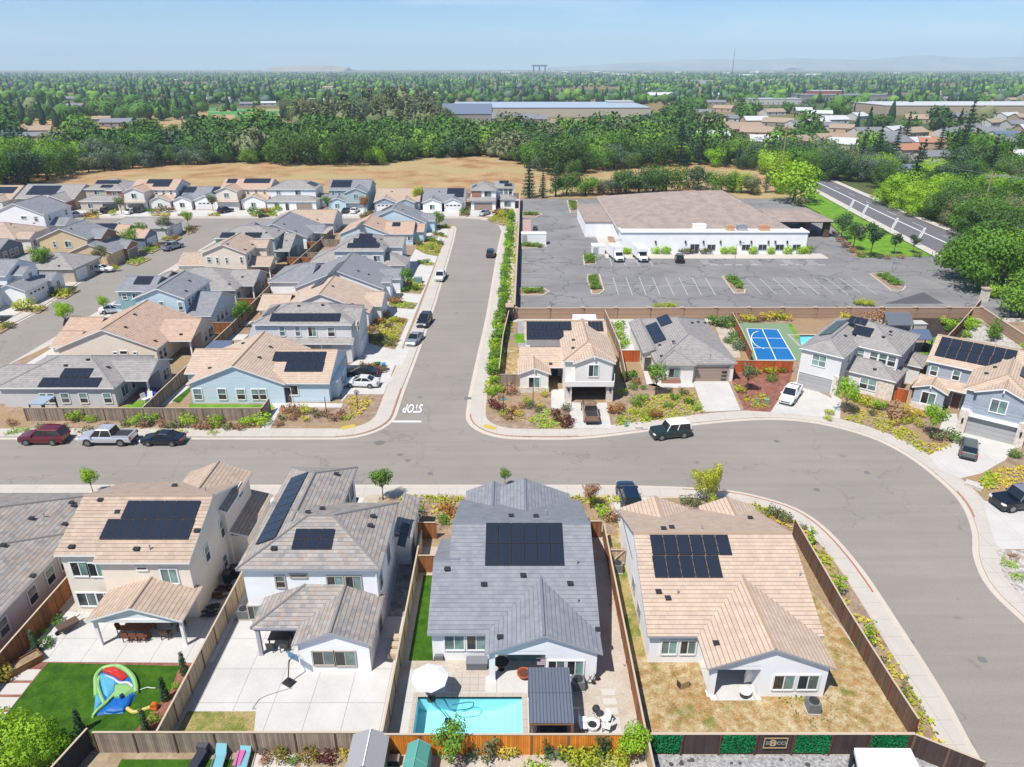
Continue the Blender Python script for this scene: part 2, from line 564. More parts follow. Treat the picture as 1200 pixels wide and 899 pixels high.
WALLS=dict(white=stucco('white_stucco',(.84,.845,.855)),offwhite=stucco('off_white_stucco',(.76,.73,.69)),beige=stucco('beige_stucco',CW(240,228,212)),tan=stucco('tan_stucco',CW(218,194,158)),cream=stucco('cream_stucco',CW(238,224,206)),grey=stucco('grey_stucco',CW(206,205,204)),bluegrey=striped('blue_grey_lap_siding',CW(168,178,190),CW(120,130,142),.2,.1),palegrey=stucco('pale_grey_stucco',CW(222,221,221)),blue=stucco('light_blue_stucco',CW(204,224,234)),sky=striped('sky_blue_lap_siding',CW(206,226,236),CW(168,192,206),.2,.09,tint=.03),teal=striped('teal_board_siding',CW(140,174,178),CW(96,128,134),.3,.1,axis=0),green=striped('sage_lap_siding',CW(176,200,200),CW(130,155,156),.2,.09),taupe=stucco('taupe_stucco',CW(196,184,170)),brick=striped('red_brick_cladding',CW(168,112,92),CW(190,165,148),.1,.14),stone=varied('stone_veneer',CW(196,184,172),CW(232,222,210),3.5,4,bump=.3),sage=striped('sage_grey_siding',CW(196,194,180),CW(150,150,138),.2,.09),darkblue=striped('slate_blue_siding',CW(118,138,158),CW(84,102,122),.2,.1),)
GL_D=glassy('dark_window_glass',(.028,.034,.036))
GL_L=glassy('screened_window_glass',(.12,.17,.17),.12)
GL_G=glassy('green_window_glass',(.16,.27,.25),.1)
PV=None
def make_pv():
 m,ns,ls,b=new_mat('solar_cells')
 uv=ns.new('ShaderNodeUVMap').outputs[0]
 sp=ns.new('ShaderNodeSeparateXYZ')
 ls.new(uv,sp.inputs[0])
 a=math_(ns,ls,'LESS_THAN',math_(ns,ls,'FRACT',math_(ns,ls,'DIVIDE',sp.outputs[0],.166)),.05)
 c=math_(ns,ls,'LESS_THAN',math_(ns,ls,'FRACT',math_(ns,ls,'DIVIDE',sp.outputs[1],.166)),.05)
 g=math_(ns,ls,'MAXIMUM',a,c)
 ls.new(mixc(ns,ls,math_(ns,ls,'MULTIPLY',g,.5),(.018,.023,.036),(.035,.042,.055)),b.inputs['Base Color'])
 b.inputs['Roughness'].default_value=.16
 b.inputs['Specular IOR Level'].default_value=.6
 return m
PV=make_pv()
PVF=plain('solar_rail_black',(.02,.02,.024),.4)
BLACK=plain('black_plastic',(.02,.02,.022),.5)
DKMETAL=plain('dark_metal',(.07,.07,.075),.4,.6)
GALV=plain('galvanised_metal',(.45,.46,.47),.4,.7)
WHITE=plain('white_plastic',(.8,.8,.8),.45)
GARW=striped('white_garage_door',(.78,.78,.77),(.5,.5,.5),.54,.05,tint=.0)
GARG=striped('grey_garage_door',C(206,206,206),(.34,.34,.34),.3,.06,tint=.02)
GARB=striped('brown_garage_door',C(196,172,156),C(150,128,112),.54,.05,tint=.02)
DOORD=plain('dark_door_paint',(.06,.055,.055),.5)
DOORB=plain('brown_door_paint',(.16,.07,.045),.5)
F_GREY=striped('weathered_grey_fence_boards',CW(150,134,118),(.06,.05,.045),.145,.07,axis=0,tint=.28)
F_TAN=striped('tan_fence_boards',CW(196,172,142),(.1,.08,.06),.145,.06,axis=0,tint=.2)
F_RED=striped('stained_redwood_fence_boards',CW(186,92,48),(.06,.03,.02),.145,.07,axis=0,tint=.22)
F_ORANGE=striped('orange_stained_fence_boards',CW(216,130,42),(.1,.045,.015),.145,.09,axis=0,tint=.22)
F_BROWN=striped('brown_fence_boards',CW(150,96,58),(.05,.03,.02),.145,.06,axis=0,tint=.3)
F_DARK=striped('dark_brown_fence_boards',CW(74,60,56),(.015,.012,.012),.145,.08,axis=0,tint=.2)
F_CAP=plain('fence_cap_board',CW(190,172,150),.85)
F_POST=plain('fence_post_wood',CW(120,92,70),.85)
G_BASE=varied('dry_ground',C(150,140,96),C(176,150,104),.02,5,c3=C(96,112,66),s3=.004,fine=(.4,.12))
G_FIELD=varied('golden_dry_grass',C(186,142,96),C(220,184,136),.09,9,lo=.38,hi=.62,c3=C(206,184,132),s3=.03,fine=(1.2,.16),bump=.3,bscale=1.0)
G_MULCH=varied('bark_mulch',C(168,140,118),C(200,176,154),.8,5,c3=C(190,162,124),s3=.15,fine=(5,.2),bump=.4,bscale=8)
G_REDBARK=varied('red_bark',C(150,98,84),C(186,128,110),1.4,5,fine=(6,.25),bump=.4,bscale=9)
G_SOIL=varied('bare_soil',C(176,152,122),C(206,184,156),.7,5,fine=(4,.15))
G_GRAVEL=varied('grey_gravel',C(150,150,152),C(224,222,220),5,3,lo=.3,hi=.7,fine=(14,.3),bump=.5,bscale=12)
G_COBBLE=varied('pale_river_cobble',C(180,172,162),C(236,230,222),2.6,4,lo=.35,hi=.6,fine=(6,.2),bump=.5,bscale=5)
G_DG=varied('decomposed_granite',C(214,198,178),C(232,220,204),.6,5,fine=(6,.1))
G_TURF=varied('artificial_turf',C(56,100,14),C(82,128,26),1.2,4,fine=(9,.22),bump=.5,bscale=20)
G_TURFL=varied('bright_lawn',C(104,160,36),C(146,190,62),.5,5,fine=(8,.18),bump=.4,bscale=14)
def dry_lawn():
 m,ns,ls,b=new_mat('dry_lawn');p=wpos(ns)
 col=ramp(ns,ls,noise_(ns,ls,p,1.5,7,.68),[(.32,C(170,136,88)),(.45,C(200,168,116)),(.55,C(218,194,148)),(.66,C(236,220,182))])
 col=mixc(ns,ls,ramp(ns,ls,noise_(ns,ls,p,.30,5,.6),[(.53,(0,0,0)),(.64,(.5,.5,.5))]),col,C(200,146,84))
 col=mixc(ns,ls,ramp(ns,ls,noise_(ns,ls,p,.42,6,.65),[(.56,(0,0,0)),(.66,(.85,.85,.85))]),col,C(138,146,66))
 g=ramp(ns,ls,noise_(ns,ls,p,8,2),[(.3,(.78,)*3),(.7,(1.2,)*3)])
 ls.new(mixc(ns,ls,1.0,col,g,'MULTIPLY'),b.inputs['Base Color']);b.inputs['Roughness'].default_value=.95;b.inputs['Specular IOR Level'].default_value=.1
 bump_(ns,ls,b,noise_(ns,ls,p,7,4),.7,.1)
 return m
G_DRYLAWN=dry_lawn()
G_PATCHY=varied('patchy_lawn',C(176,168,96),C(116,138,56),.9,6,lo=.4,hi=.6,c3=C(196,176,118),s3=.5,fine=(7,.25),bump=.5,bscale=9)
G_BLACK=varied('black_mulch',C(62,54,52),C(88,78,74),2,4,fine=(6,.3))
CON=concrete('concrete_walk',C(240,231,219),0,0,.08)
CON_W=concrete('sidewalk_concrete',C(234,225,213),1.9,1.9,.07,jw=.03)
CON_P=concrete('patio_concrete',C(242,239,234),2.55,3.0,.12,ox=1.1,oy=.4,jw=.05)
CON_D=concrete('driveway_concrete',C(242,238,232),3.0,3.0,.1,ox=.7)
CON_G=concrete('gutter_concrete',C(242,230,214),0,0,.07)
PAVER=concrete('pool_paver',C(226,214,200),.6,.6,.08,jw=.03)
ASPH=asphalt('street_asphalt',C(176,168,159),0,.06,True)
ASPH_P=asphalt('parking_asphalt',C(160,158,157),.5,.18)
ASPH_D=asphalt('road_asphalt',C(134,132,136),0,.06)
PAINT=plain('white_road_paint',(.7,.7,.7),.7)
PAINTY=plain('yellow_tactile_paint',C(236,208,96),.7)
KERBRED=plain('red_kerb_paint',C(206,140,116),.8)
WOODP=striped('cedar_planks',C(180,128,82),(.08,.05,.03),.12,.08,tint=.2)
STEELG=striped('ribbed_metal_roof',C(122,130,146),C(80,88,104),.22,.2,axis=0,tint=.03,rough=.45,bumpd=.06)
BLOCKW=striped('tan_block_wall',C(206,172,146),C(170,138,116),.2,.1,tint=.1)
BLOCKC=plain('block_wall_cap',C(222,196,172),.85)
BROWNW=striped('brown_masonry_wall',C(104,82,76),C(70,54,50),.2,.1,tint=.1)
BARK=varied('tree_bark',C(92,76,62),C(128,108,90),3,4,bump=.4,bscale=6)
CL=lambda r,g,b:C(r,g,b,.95)
LF=dict(oak=leafy('oak_leaves',CL(58,88,38),CL(86,116,54),CL(116,142,70),.28),dark=leafy('dark_evergreen_leaves',CL(48,74,46),CL(70,98,62),CL(94,120,78),.22),mid=leafy('green_leaves',CL(74,114,38),CL(104,146,50),CL(142,174,70),.3),lime=leafy('lime_leaves',CL(112,156,36),CL(152,190,50),CL(188,212,80),.35),yellow=leafy('yellow_green_leaves',CL(136,154,40),CL(180,188,62),CL(210,208,88),.35),olive=leafy('olive_leaves',CL(88,96,62),CL(118,124,84),CL(142,146,104),.2),grey=leafy('grey_green_leaves',CL(78,98,78),CL(104,124,98),CL(126,144,112),.22),purple=leafy('purple_leaves',CL(88,44,48),CL(120,62,60),None,.25),red=leafy('red_flowers_and_leaves',CL(196,66,40),CL(110,130,50),CL(220,120,50),.25,hue=.1),gold=leafy('gold_shrub_leaves',CL(204,182,62),CL(214,198,90),CL(150,158,62),.3),brown=leafy('russet_leaves',CL(150,110,84),CL(176,140,110),None,.2),con=leafy('conifer_needles',CL(26,48,34),CL(40,66,44),CL(54,80,52),.08),rust=leafy('rust_orange_leaves',CL(150,100,56),CL(176,126,70),CL(130,124,60),.2),)
def ray(px,py):
 a=(px-600)/FPX
 b=(py-449.5)/FPX
 return Vector((a,math.cos(PITCH)-b*math.sin(PITCH),-math.sin(PITCH)-b*math.cos(PITCH)))
class House:
 def __init__(s,label,o,wall,roof,trim=None,rz=0.0,alt='stone',name='house',cat='house',group=None,glass=None):
  s.t=thing(name,label,cat,(o[0],o[1],0),rz,group)
  s.rz,s.o=rz,Vector((o[0],o[1],0))
  s.local=bool(rz)
  s.trim=trim or TRIMW
  s.W,s.Rf=MB(),MB()
  s.wm=[WALLS[wall],WALLS[alt],s.trim]
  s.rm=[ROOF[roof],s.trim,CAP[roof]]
  s.n=0
  s.glass=glass or(GL_D,GL_G)
 def _ray(s,px,py):
  d,o=ray(px,py),Vector((0,0,CAMH))
  if s.local:
   m=Matrix.Rotation(-s.rz,3,'Z')
   d,o=m@d,m@(o-s.o)
  return o,d
 def on_y(s,px,py,y):
  o,d=s._ray(px,py)
  return o+d*((y-o.y)/d.y)
 def on_x(s,px,py,x):
  o,d=s._ray(px,py)
  return o+d*((x-o.x)/d.x)
 def on_p(s,px,py,pl):
  o,d=s._ray(px,py)
  cx,cy,c=pl
  t=(cx*o.x+cy*o.y+c-o.z)/(d.z-cx*d.x-cy*d.y)
  return o+d*t
 def slope(s,pts,skirt,t=.16,mi=0):
  """one roof plane: lower edge = wall top plane, tiles t above"""
  top=[(x,y,z+t)for x,y,z in pts]
  s.Rf.face(top,mi)
  s.Rf.face([tuple(p)for p in pts][::-1],1)
  n=len(pts)
  for i in range(n):
   if i in skirt:
    s.Rf.face([pts[i],pts[(i+1)%n],top[(i+1)%n],top[i]],1)
 def cap(s,a,b,t=.16,w=.24):
  a,b=Vector(a)+Vector((0,0,t+.01)),Vector(b)+Vector((0,0,t+.01))
  d=(b-a).normalized()
  sd_=d.cross(Vector((0,0,1))).normalized()*(w/2)
  up=sd_.cross(d).normalized()*.07
  if up.z<0:up=-up
  A=[a-sd_-up*.5,a-sd_*.5+up,a+sd_*.5+up,a+sd_-up*.5]
  B=[p+(b-a)for p in A]
  s.Rf.loft([A,B],2)
 def block(s,x0,x1,y0,y1,z0,z1,roof=None,oh=.35,end=.28,hip=(0,0),p=.4,wm=0,walls=True,fill=None,dz=0.0,gm=None,sides='wens'):
  """walls of a box and its roof. returns the planes (cx, cy, c) of the slopes"""
  W=s.W
  if walls:
   if 's' in sides:W.face([(x0,y0,z0),(x1,y0,z0),(x1,y0,z1),(x0,y0,z1)],wm)
   if 'n' in sides:W.face([(x1,y1,z0),(x0,y1,z0),(x0,y1,z1),(x1,y1,z1)],wm)
   if 'e' in sides:W.face([(x1,y0,z0),(x1,y1,z0),(x1,y1,z1),(x1,y0,z1)],wm)
   if 'w' in sides:W.face([(x0,y1,z0),(x0,y0,z0),(x0,y0,z1),(x0,y1,z1)],wm)
  if not roof:
   if walls:W.face([(x0,y0,z1),(x1,y0,z1),(x1,y1,z1),(x0,y1,z1)],2)
   return None
  gx=roof=='gx'
  a0,a1,b0,b1=(x0,x1,y0,y1)if gx else(y0,y1,x0,x1)
  mm=(lambda a,b,z:(a,b,z))if gx else(lambda a,b,z:(b,a,z))
  half=(b1-b0)/2
  bm=(b0+b1)/2
  zE,zR=z1-oh*p+dz,z1+half*p+dz
  A0=a0-(oh if hip[0]else end)
  A1=a1+(oh if hip[1]else end)
  B0,B1=b0-oh,b1+oh
  r0=A0+(half+oh if hip[0]else 0)
  r1=A1-(half+oh if hip[1]else 0)
  if r0>r1:r0=r1=(r0+r1)/2
  sk=[0]+([1]if not hip[1]else[])+([3]if not hip[0]else[])
  s.slope([mm(A0,B0,zE),mm(A1,B0,zE),mm(r1,bm,zR),mm(r0,bm,zR)],sk)
  s.slope([mm(A0,B1,zE),mm(A1,B1,zE),mm(r1,bm,zR),mm(r0,bm,zR)],sk)
  if r1-r0>.1:s.cap(mm(r0,bm,zR),mm(r1,bm,zR))
  for k,(A,r,h)in enumerate(((A0,r0,hip[0]),(A1,r1,hip[1]))):
   if h:
    s.slope([mm(A,B0,zE),mm(A,B1,zE),mm(r,bm,zR)],[0])
    s.cap(mm(A,B0,zE),mm(r,bm,zR));s.cap(mm(A,B1,zE),mm(r,bm,zR))
   else:
    aw=a0 if k==0 else a1
    if walls or(fill and k in fill):
     zg=z1+dz-.01
     W.face([mm(aw,b0,z1-.001),mm(aw,b1,z1-.001),mm(aw,bm,zR-.01)],wm if gm is None else gm)
  t=.16
  pl={}
  lo=(0,p,zE+t-p*B0)if gx else(p,0,zE+t-p*B0)
  hi=(0,-p,zE+t+p*B1)if gx else(-p,0,zE+t+p*B1)
  pl['s' if gx else 'w'],pl['n' if gx else 'e']=lo,hi
  if hip[0]:pl['w' if gx else 's']=(p,0,zE+t-p*A0)if gx else(0,p,zE+t-p*A0)
  if hip[1]:pl['e' if gx else 'n']=(-p,0,zE+t+p*A1)if gx else(0,-p,zE+t+p*A1)
  return pl
 def shed(s,x0,x1,y0,y1,z0,z1,low='s',oh=.3):
  """single slope: z0 at the low edge, z1 at the high one"""
  q={'s':[(x0,y0,z0),(x1,y0,z0),(x1,y1,z1),(x0,y1,z1)],'n':[(x1,y1,z0),(x0,y1,z0),(x0,y0,z1),(x1,y0,z1)],'e':[(x1,y0,z0),(x1,y1,z0),(x0,y1,z1),(x0,y0,z1)],'w':[(x0,y1,z0),(x0,y0,z0),(x1,y0,z1),(x1,y1,z1)]}[low]
  s.slope(q,[0,1,2,3])
  t=.16
  if low=='s':g=(z1-z0)/(y1-y0);return(0,g,z0+t-g*y0)
  if low=='n':g=(z1-z0)/(y1-y0);return(0,-g,z0+t+g*y1)
  if low=='e':g=(z1-z0)/(x1-x0);return(-g,0,z0+t+g*x1)
  g=(z1-z0)/(x1-x0);return(g,0,z0+t-g*x0)
 def _frame(s,side,p):
  if side=='s':return lambda u,z,d:(u,p-d,z)
  if side=='n':return lambda u,z,d:(u,p+d,z)
  if side=='e':return lambda u,z,d:(p+d,u,z)
  return lambda u,z,d:(p-d,u,z)
 def window(s,side,p,u,z,w,h,nx=2,ny=1,cas=.11,mat=None,name='window',gl=None):
  F=s._frame(side,p)
  def bx(mb,u0,u1,z0,z1,d0,d1,mi=0):
   a=[F(u0,z0,d1),F(u1,z0,d1),F(u1,z1,d1),F(u0,z1,d1)]
   b=[F(u0,z0,d0),F(u1,z0,d0),F(u1,z1,d0),F(u0,z1,d0)]
   mb.face(a,mi)
   for i in range(4):
    j=(i+1)%4
    mb.face([b[i],b[j],a[j],a[i]],mi)
  u0,u1,z0,z1=u-w/2,u+w/2,z-h/2,z+h/2
  m=MB()
  bx(m,u0-cas,u0,z0-cas,z1+cas,0,.07)
  bx(m,u1,u1+cas,z0-cas,z1+cas,0,.07)
  bx(m,u0,u1,z1,z1+cas,0,.07)
  bx(m,u0,u1,z0-cas,z0,0,.09)
  for i in range(1,nx):
   c=u0+w*i/nx
   bx(m,c-.035,c+.035,z0,z1,0,.045)
  for i in range(1,ny):
   c=z0+h*i/ny
   bx(m,u0,u1,c-.035,c+.035,0,.045)
  fo=m.build(name,mat or s.trim,s.t)
  g=MB()
  for i in range(nx):
   for j in range(ny):
    a,b=u0+w*i/nx,u0+w*(i+1)/nx
    c,d=z0+h*j/ny,z0+h*(j+1)/ny
    tl=.004*((i+j)%2)
    g.face([F(a,c,.016),F(b,c,.016+tl),F(b,d,.016+tl),F(a,d,.016)],(i+(ny-1-j))%2 if nx>1 else j%2)
  g.build('pane',gl or random.choice(((GL_D,GL_G),(GL_D,GL_L),(GL_L,GL_G),(GL_D,GL_G))),fo)
  return fo
 def wy(s,p,x0,y0,x1,y1,nx=2,ny=1,side='s',**k):
  """window on the wall y=p seen in the survey box (x0,y0)-(x1,y1)"""
  A,B=s.on_y((x0+x1)/2,y0,p),s.on_y((x0+x1)/2,y1,p)
  ym=(y0+y1)/2
  l,r=s.on_y(x0,ym,p),s.on_y(x1,ym,p)
  return s.window(side,p,(l.x+r.x)/2,(A.z+B.z)/2,abs(r.x-l.x),abs(A.z-B.z),nx,ny,**k)
 def wx(s,p,px,py,w,h,nx=1,ny=2,side='e',**k):
  c=s.on_x(px,py,p)
  return s.window(side,p,c.y,c.z,w,h,nx,ny,**k)
 def door(s,side,p,u,w=1.0,h=2.1,z0=.12,mat=None,name='door'):
  F=s._frame(side,p)
  m=MB()
  def slab(mb,u0,u1,a,b,d,mi=0):
   q=[F(u0,a,d),F(u1,a,d),F(u1,b,d),F(u0,b,d)]
   r=[F(u0,a,0),F(u1,a,0),F(u1,b,0),F(u0,b,0)]
   mb.face(q,mi)
   for i in range(4):
    mb.face([r[i],r[(i+1)%4],q[(i+1)%4],q[i]],mi)
  slab(m,u-w/2,u+w/2,z0,z0+h,.05)
  slab(m,u-w/2-.09,u-w/2-.002,z0,z0+h+.1,.08,1)
  slab(m,u+w/2+.002,u+w/2+.09,z0,z0+h+.1,.08,1)
  slab(m,u-w/2,u+w/2,z0+h+.002,z0+h+.1,.08,1)
  o=m.build(name,[mat or DOORD,s.trim],s.t)
  k=MB()
  slab(k,u+w*.36,u+w*.43,z0+.95,z0+1.05,.1)
  k.build('handle',GALV,o)
 def garage(s,side,p,u,w=4.9,h=2.15,mat=None,lites=0,z0=.12):
  F=s._frame(side,p)
  m=MB()
  for k in range(4):
   a,b=z0+h*k/4+.015,z0+h*(k+1)/4-.015
   q=[F(u-w/2,a,.03),F(u+w/2,a,.03),F(u+w/2,b,.03),F(u-w/2,b,.03)]
   r=[F(u-w/2,a,0),F(u+w/2,a,0),F(u+w/2,b,0),F(u-w/2,b,0)]
   m.face(q,0)
   for i in range(4):m.face([r[i],r[(i+1)%4],q[(i+1)%4],q[i]],0)
  for c in(-1,1):
   a=u+c*(w/2+.07)
   q=[F(a-.07,z0,.08),F(a+.07,z0,.08),F(a+.07,z0+h+.14,.08),F(a-.07,z0+h+.14,.08)]
   r=[F(a-.07,z0,0),F(a+.07,z0,0),F(a+.07,z0+h+.14,0),F(a-.07,z0+h+.14,0)]
   m.face(q,1)
   for i in range(4):m.face([r[i],r[(i+1)%4],q[(i+1)%4],q[i]],1)
  q=[F(u-w/2,z0+h,.08),F(u+w/2,z0+h,.08),F(u+w/2,z0+h+.14,.08),F(u-w/2,z0+h+.14,.08)]
  m.face(q,1)
  o=m.build('garage_door',[mat or GARW,s.trim],s.t)
  if lites:
   g=MB()
   for k in range(abs(lites)):
    if lites>0:
     a=u-w/2+w*(k+.2)/lites;b=u-w/2+w*(k+.8)/lites
     c,d=z0+h*.8,z0+h*.95
    else:
     a,b=u+w*.3,u+w*.46
     c,d=z0+h*(k/4)+.1,z0+h*((k+1)/4)-.1
    g.face([F(a,c,.036),F(b,c,.036),F(b,d,.036),F(a,d,.036)])
   g.build('door_window',GL_D,o)
 def post(s,x,y,z0,z1,w=.22,mat=None):
  m=MB()
  m.box(x-w/2,x+w/2,y-w/2,y+w/2,z0,z1)
  m.box(x-w/2-.05,x+w/2+.05,y-w/2-.05,y+w/2+.05,z0,z0+.22)
  m.build('post',mat or s.trim,s.t)
 def beam(s,x0,x1,y0,y1,z0,z1,mat=None):
  m=MB();m.box(x0,x1,y0,y1,z0,z1);m.build('beam',mat or s.trim,s.t)
 def panels(s,pl,x0,x1,y0,y1,nx,ny,skip=()):
  cx,cy,c=pl
  Z=lambda x,y,d=0.0:(x,y,cx*x+cy*y+c+d)
  r=MB()
  for k in range(3):
   if cy:
    yy=y0+(y1-y0)*(k+.5)/3
    r.bar(Z(x0,yy,.06),Z(x1,yy,.06),.05,.05)
   else:
    xx=x0+(x1-x0)*(k+.5)/3
    r.bar(Z(xx,y0,.06),Z(xx,y1,.06),.05,.05)
  ro=r.build('solar_array',PVF,s.t)
  nrm=Vector((-cx,-cy,1)).normalized()*.04
  g=.02
  for i in range(nx):
   for j in range(ny):
    if(i,j)in skip:continue
    a,b=x0+(x1-x0)*i/nx+g,x0+(x1-x0)*(i+1)/nx-g
    e,f=y0+(y1-y0)*j/ny+g,y0+(y1-y0)*(j+1)/ny-g
    m=MB()
    top=[Z(a,e,.14),Z(b,e,.14),Z(b,f,.14),Z(a,f,.14)]
    w=.03
    m.face([tuple(Vector(p)+nrm*.1)for p in(Z(a+w,e+w,.14),Z(b-w,e+w,.14),Z(b-w,f-w,.14),Z(a+w,f-w,.14))],0)
    low=[tuple(Vector(p)-nrm)for p in top]
    m.face(top,1)
    for q in range(4):m.face([low[q],low[(q+1)%4],top[(q+1)%4],top[q]],1)
    m.build('solar_panel',[PV,PVF],ro)
  return ro
 def pv_s(s,pl,bl,br,top,nx,ny,skip=()):
  """array on a slope falling to -y, surveyed by its lower corners and the row of its top edge"""
  a,b=s.on_p(*bl,pl),s.on_p(*br,pl)
  c=s.on_p((bl[0]+br[0])/2,top,pl)
  return s.panels(pl,a.x,b.x,(a.y+b.y)/2,c.y,nx,ny,skip)
 def pv_w(s,pl,near,far,nx,ny,skip=()):
  """array on a slope falling to +-x: two opposite corners"""
  a,b=s.on_p(*near,pl),s.on_p(*far,pl)
  return s.panels(pl,min(a.x,b.x),max(a.x,b.x),min(a.y,b.y),max(a.y,b.y),nx,ny,skip)
 def vents(s,pl,*pts,pix=True,kind=0):
  for k,q in enumerate(pts):
   if pix:
    P_=s.on_p(q[0],q[1],pl)
   else:
    P_=Vector((q[0],q[1],pl[0]*q[0]+pl[1]*q[1]+pl[2]))
   x,y,z=P_
   m=MB()
   if(k+kind)%3!=2:
    m.box(x-.17,x+.17,y-.14,y+.14,z-.03,z+.14,0)
    m.box(x-.22,x+.22,y-.2,y+.2,z+.14,z+.18,0)
    m.build('roof_vent',DKMETAL,s.t)
   else:
    m.tube([(x,y,z-.1),(x,y,z+.45)],.06,6)
    m.build('vent_pipe',TRIMG,s.t)
 def done(s):
  s.W.build('wall',s.wm,s.t)
  s.Rf.build('roof',s.rm,s.t)
  return s.t
h=House('grey-tiled single storey house cut off by the left edge, beside the brown fence',(-44,45),'grey','blend',TRIMW,alt='grey')
a=h.block(-50,-38.6,37.0,57.2,0,2.95,'gy',hip=(1,1))
b=h.block(-49,-38.25,32.0,51.0,0,2.95,'gy',hip=(0,1),dz=.0)
for q in((3,733),(38,697),(60,679),(76,664)):
 h.window('e',-38.25,h.on_x(*q,-38.25).y,1.55,.95,1.35,1,2)
h.vents(a['e'],(84,590),(87,593.5),(52,606),(37,608.5),(76,615))
h.vents(b['e'],(4,640),(39,676))
h.done()
h=House('two storey beige house with tan covered patio and two offset rows of solar panels',(-29.7,49),'beige','sand',TRIMW,alt='cream')
m1=h.block(-31.5,-24.7,43.9,54.7,0,5.75,'gx')
m2=h.block(-34.75,-31.3,44.5,54.1,0,5.98,'gx',end=.25)
g1=h.block(-29.5,-24.35,50.5,56.4,0,5.75,'gy')
sp=h.shed(-24.72,-22.7,50.6,57.2,2.9,3.45,'e')
h.block(-24.9,-22.95,50.8,57.0,0,2.95,None,wm=1)
pt=h.block(-31.0,-24.55,40.75,44.05,2.6,2.85,'gy',walls=False,fill=(0,),p=.34,gm=2)
h.beam(-31.1,-24.45,40.7,40.9,2.55,2.86)
h.post(-30.95,40.95,0,2.55);h.post(-24.6,40.95,0,2.55)
h.wy(44.5,84.5,659,102.5,674.5);h.wy(44.5,104.5,660,122.5,675)
h.wy(43.9,190,667,208,683);h.wy(43.9,161,664.5,172,667.5,1,1)
h.wy(44.5,92,695,113,709.5);h.wy(43.9,115,695,132,710)
h.wx(-24.7,260.5,618,1.0,1.6,1,2);h.wx(-24.7,242.5,648,.75,1.35,1,2);h.wx(-24.7,263.5,658,.75,1.3,1,2)
h.wx(-24.35,281,575,.9,1.0,2,1)
h.door('s',43.9,-28.2,2.2,2.2,.12,GL_D,'patio_door')
ps=m1['s'];ym=h.on_p(175,609.5,ps).y;ya,yb=h.on_p(168,633.5,ps).y,h.on_p(185,588,ps).y
h.panels(ps,h.on_p(116,633,ps).x,h.on_p(220,634,ps).x,ya,ym,7,1);h.panels(ps,h.on_p(141,609.5,ps).x,h.on_p(228,609.5,ps).x,ym,yb,6,1)
h.vents(m1['s'],(84,642),(160,644.5),(176,644),(231,623));h.vents(m1['n'],(118,587),(205,570),(241,575.5))
h.done()
h=House('two storey white house with mottled grey roof and a long narrow solar strip',(-15.2,47),'white','blend',TRIMG,alt='offwhite')
m1=h.block(-20.3,-10.1,43.1,51.3,0,5.75,'gx',hip=(1,1))
w1=h.block(-20.28,-14.8,47.4,57.2,0,5.75,'gy',hip=(0,1),dz=.03)
ad=h.block(-15.2,-10.15,38.4,43.1,0,2.85,'gy',p=.4)
p_=.38
h.slope([(-19.0,39.8,2.7),(-12.7,39.8,2.7),(-12.7,43.1,2.7+3.3*p_),(-15.7,43.1,2.7+3.3*p_)],[0])
h.slope([(-19.0,43.1,2.7),(-19.0,39.8,2.7),(-15.7,43.1,2.7+3.3*p_)],[0])
h.cap((-19.0,39.8,2.7),(-15.7,43.1,2.7+3.3*p_))
h.beam(-18.85,-15.2,39.95,40.15,2.45,2.7)
h.post(-18.6,40.05,0,2.5,.26)
h.door('s',43.1,-16.8,2.3,2.2,.12,GL_D,'patio_door')
gb=h.shed(-10.12,-8.55,50.3,56.4,3.0,3.6,'e')
h.block(-10.3,-8.8,50.5,56.2,0,3.05,None,wm=1)
h.wy(43.1,324,675,333.5,688,1,2,mat=TRIMB);h.wy(43.1,341,673.5,359,676,1,1,mat=TRIMB)
h.wy(43.1,384.5,675.5,402,692,mat=TRIMB);h.wy(43.1,406,675.5,423,692.5,mat=TRIMB)
h.wy(43.1,292,710.5,304.5,725,2,1,mat=TRIMB)
h.wy(38.4,367.5,763.5,391,778.5,mat=TRIMB);h.wy(38.4,393.5,763.5,416,779.5,mat=TRIMB)
h.wx(-10.1,455,650,.9,1.2,2,1);h.wx(-10.1,446.3,680,.7,1.0,1,2);h.wx(-14.8,412,577,.9,1.2,2,1);h.wx(-14.8,407,586,.7,1.2,1,2)
h.wx(-10.15,445.5,733,.8,1.2,1,2)
h.pv_w(m1['w'],(299,640),(361.5,554),1,8)
h.pv_s(m1['s'],(341,645.5),(388,645.5),621,3,2)
h.pv_w(gb,(465,640),(481,616),1,2)
h.vents(m1['s'],(321,644));h.vents(m1['e'],(437,606),(434,617));h.vents(w1['e'],(394.5,556.5));h.vents(m1['n'],(361,601.5),(378,597))
m=MB();m.tube([(-10.22,42.98,2.9),(-10.22,42.98,5.5)],.06,6);m.build('downspout',TRIMW,h.t)
h.done()
h=House('single storey white house with blue-grey tiled roof and twelve solar panels, beside the blue pool',(0.5,47),'white','slate',TRIMG,alt='white')
m1=h.block(-4.55,6.05,39.45,56.0,0,2.95,'gx')
l1=h.block(-5.8,-4.3,39.46,50.0,0,2.93,'gx')
rg=h.block(-1.55,5.95,37.5,44.6,2.55,2.95,'gy',walls=False,fill=(0,))
h.block(2.35,5.94,37.502,40.2,0,2.95,None)
h.beam(-1.6,2.4,37.52,37.74,2.6,2.95,WALLS['white'])
h.post(-1.4,37.72,0,2.62,.42,WALLS['white'])
f1=h.block(-2.7,5.15,49,57.1,0,2.95,'gy')
f2=h.block(-4.05,.6,50,57.7,0,2.9,'gy')
h.wy(39.45,521.5,745,543.5,761,mat=TRIMW);h.wy(39.45,547.5,745,568.5,761,mat=TRIMW)
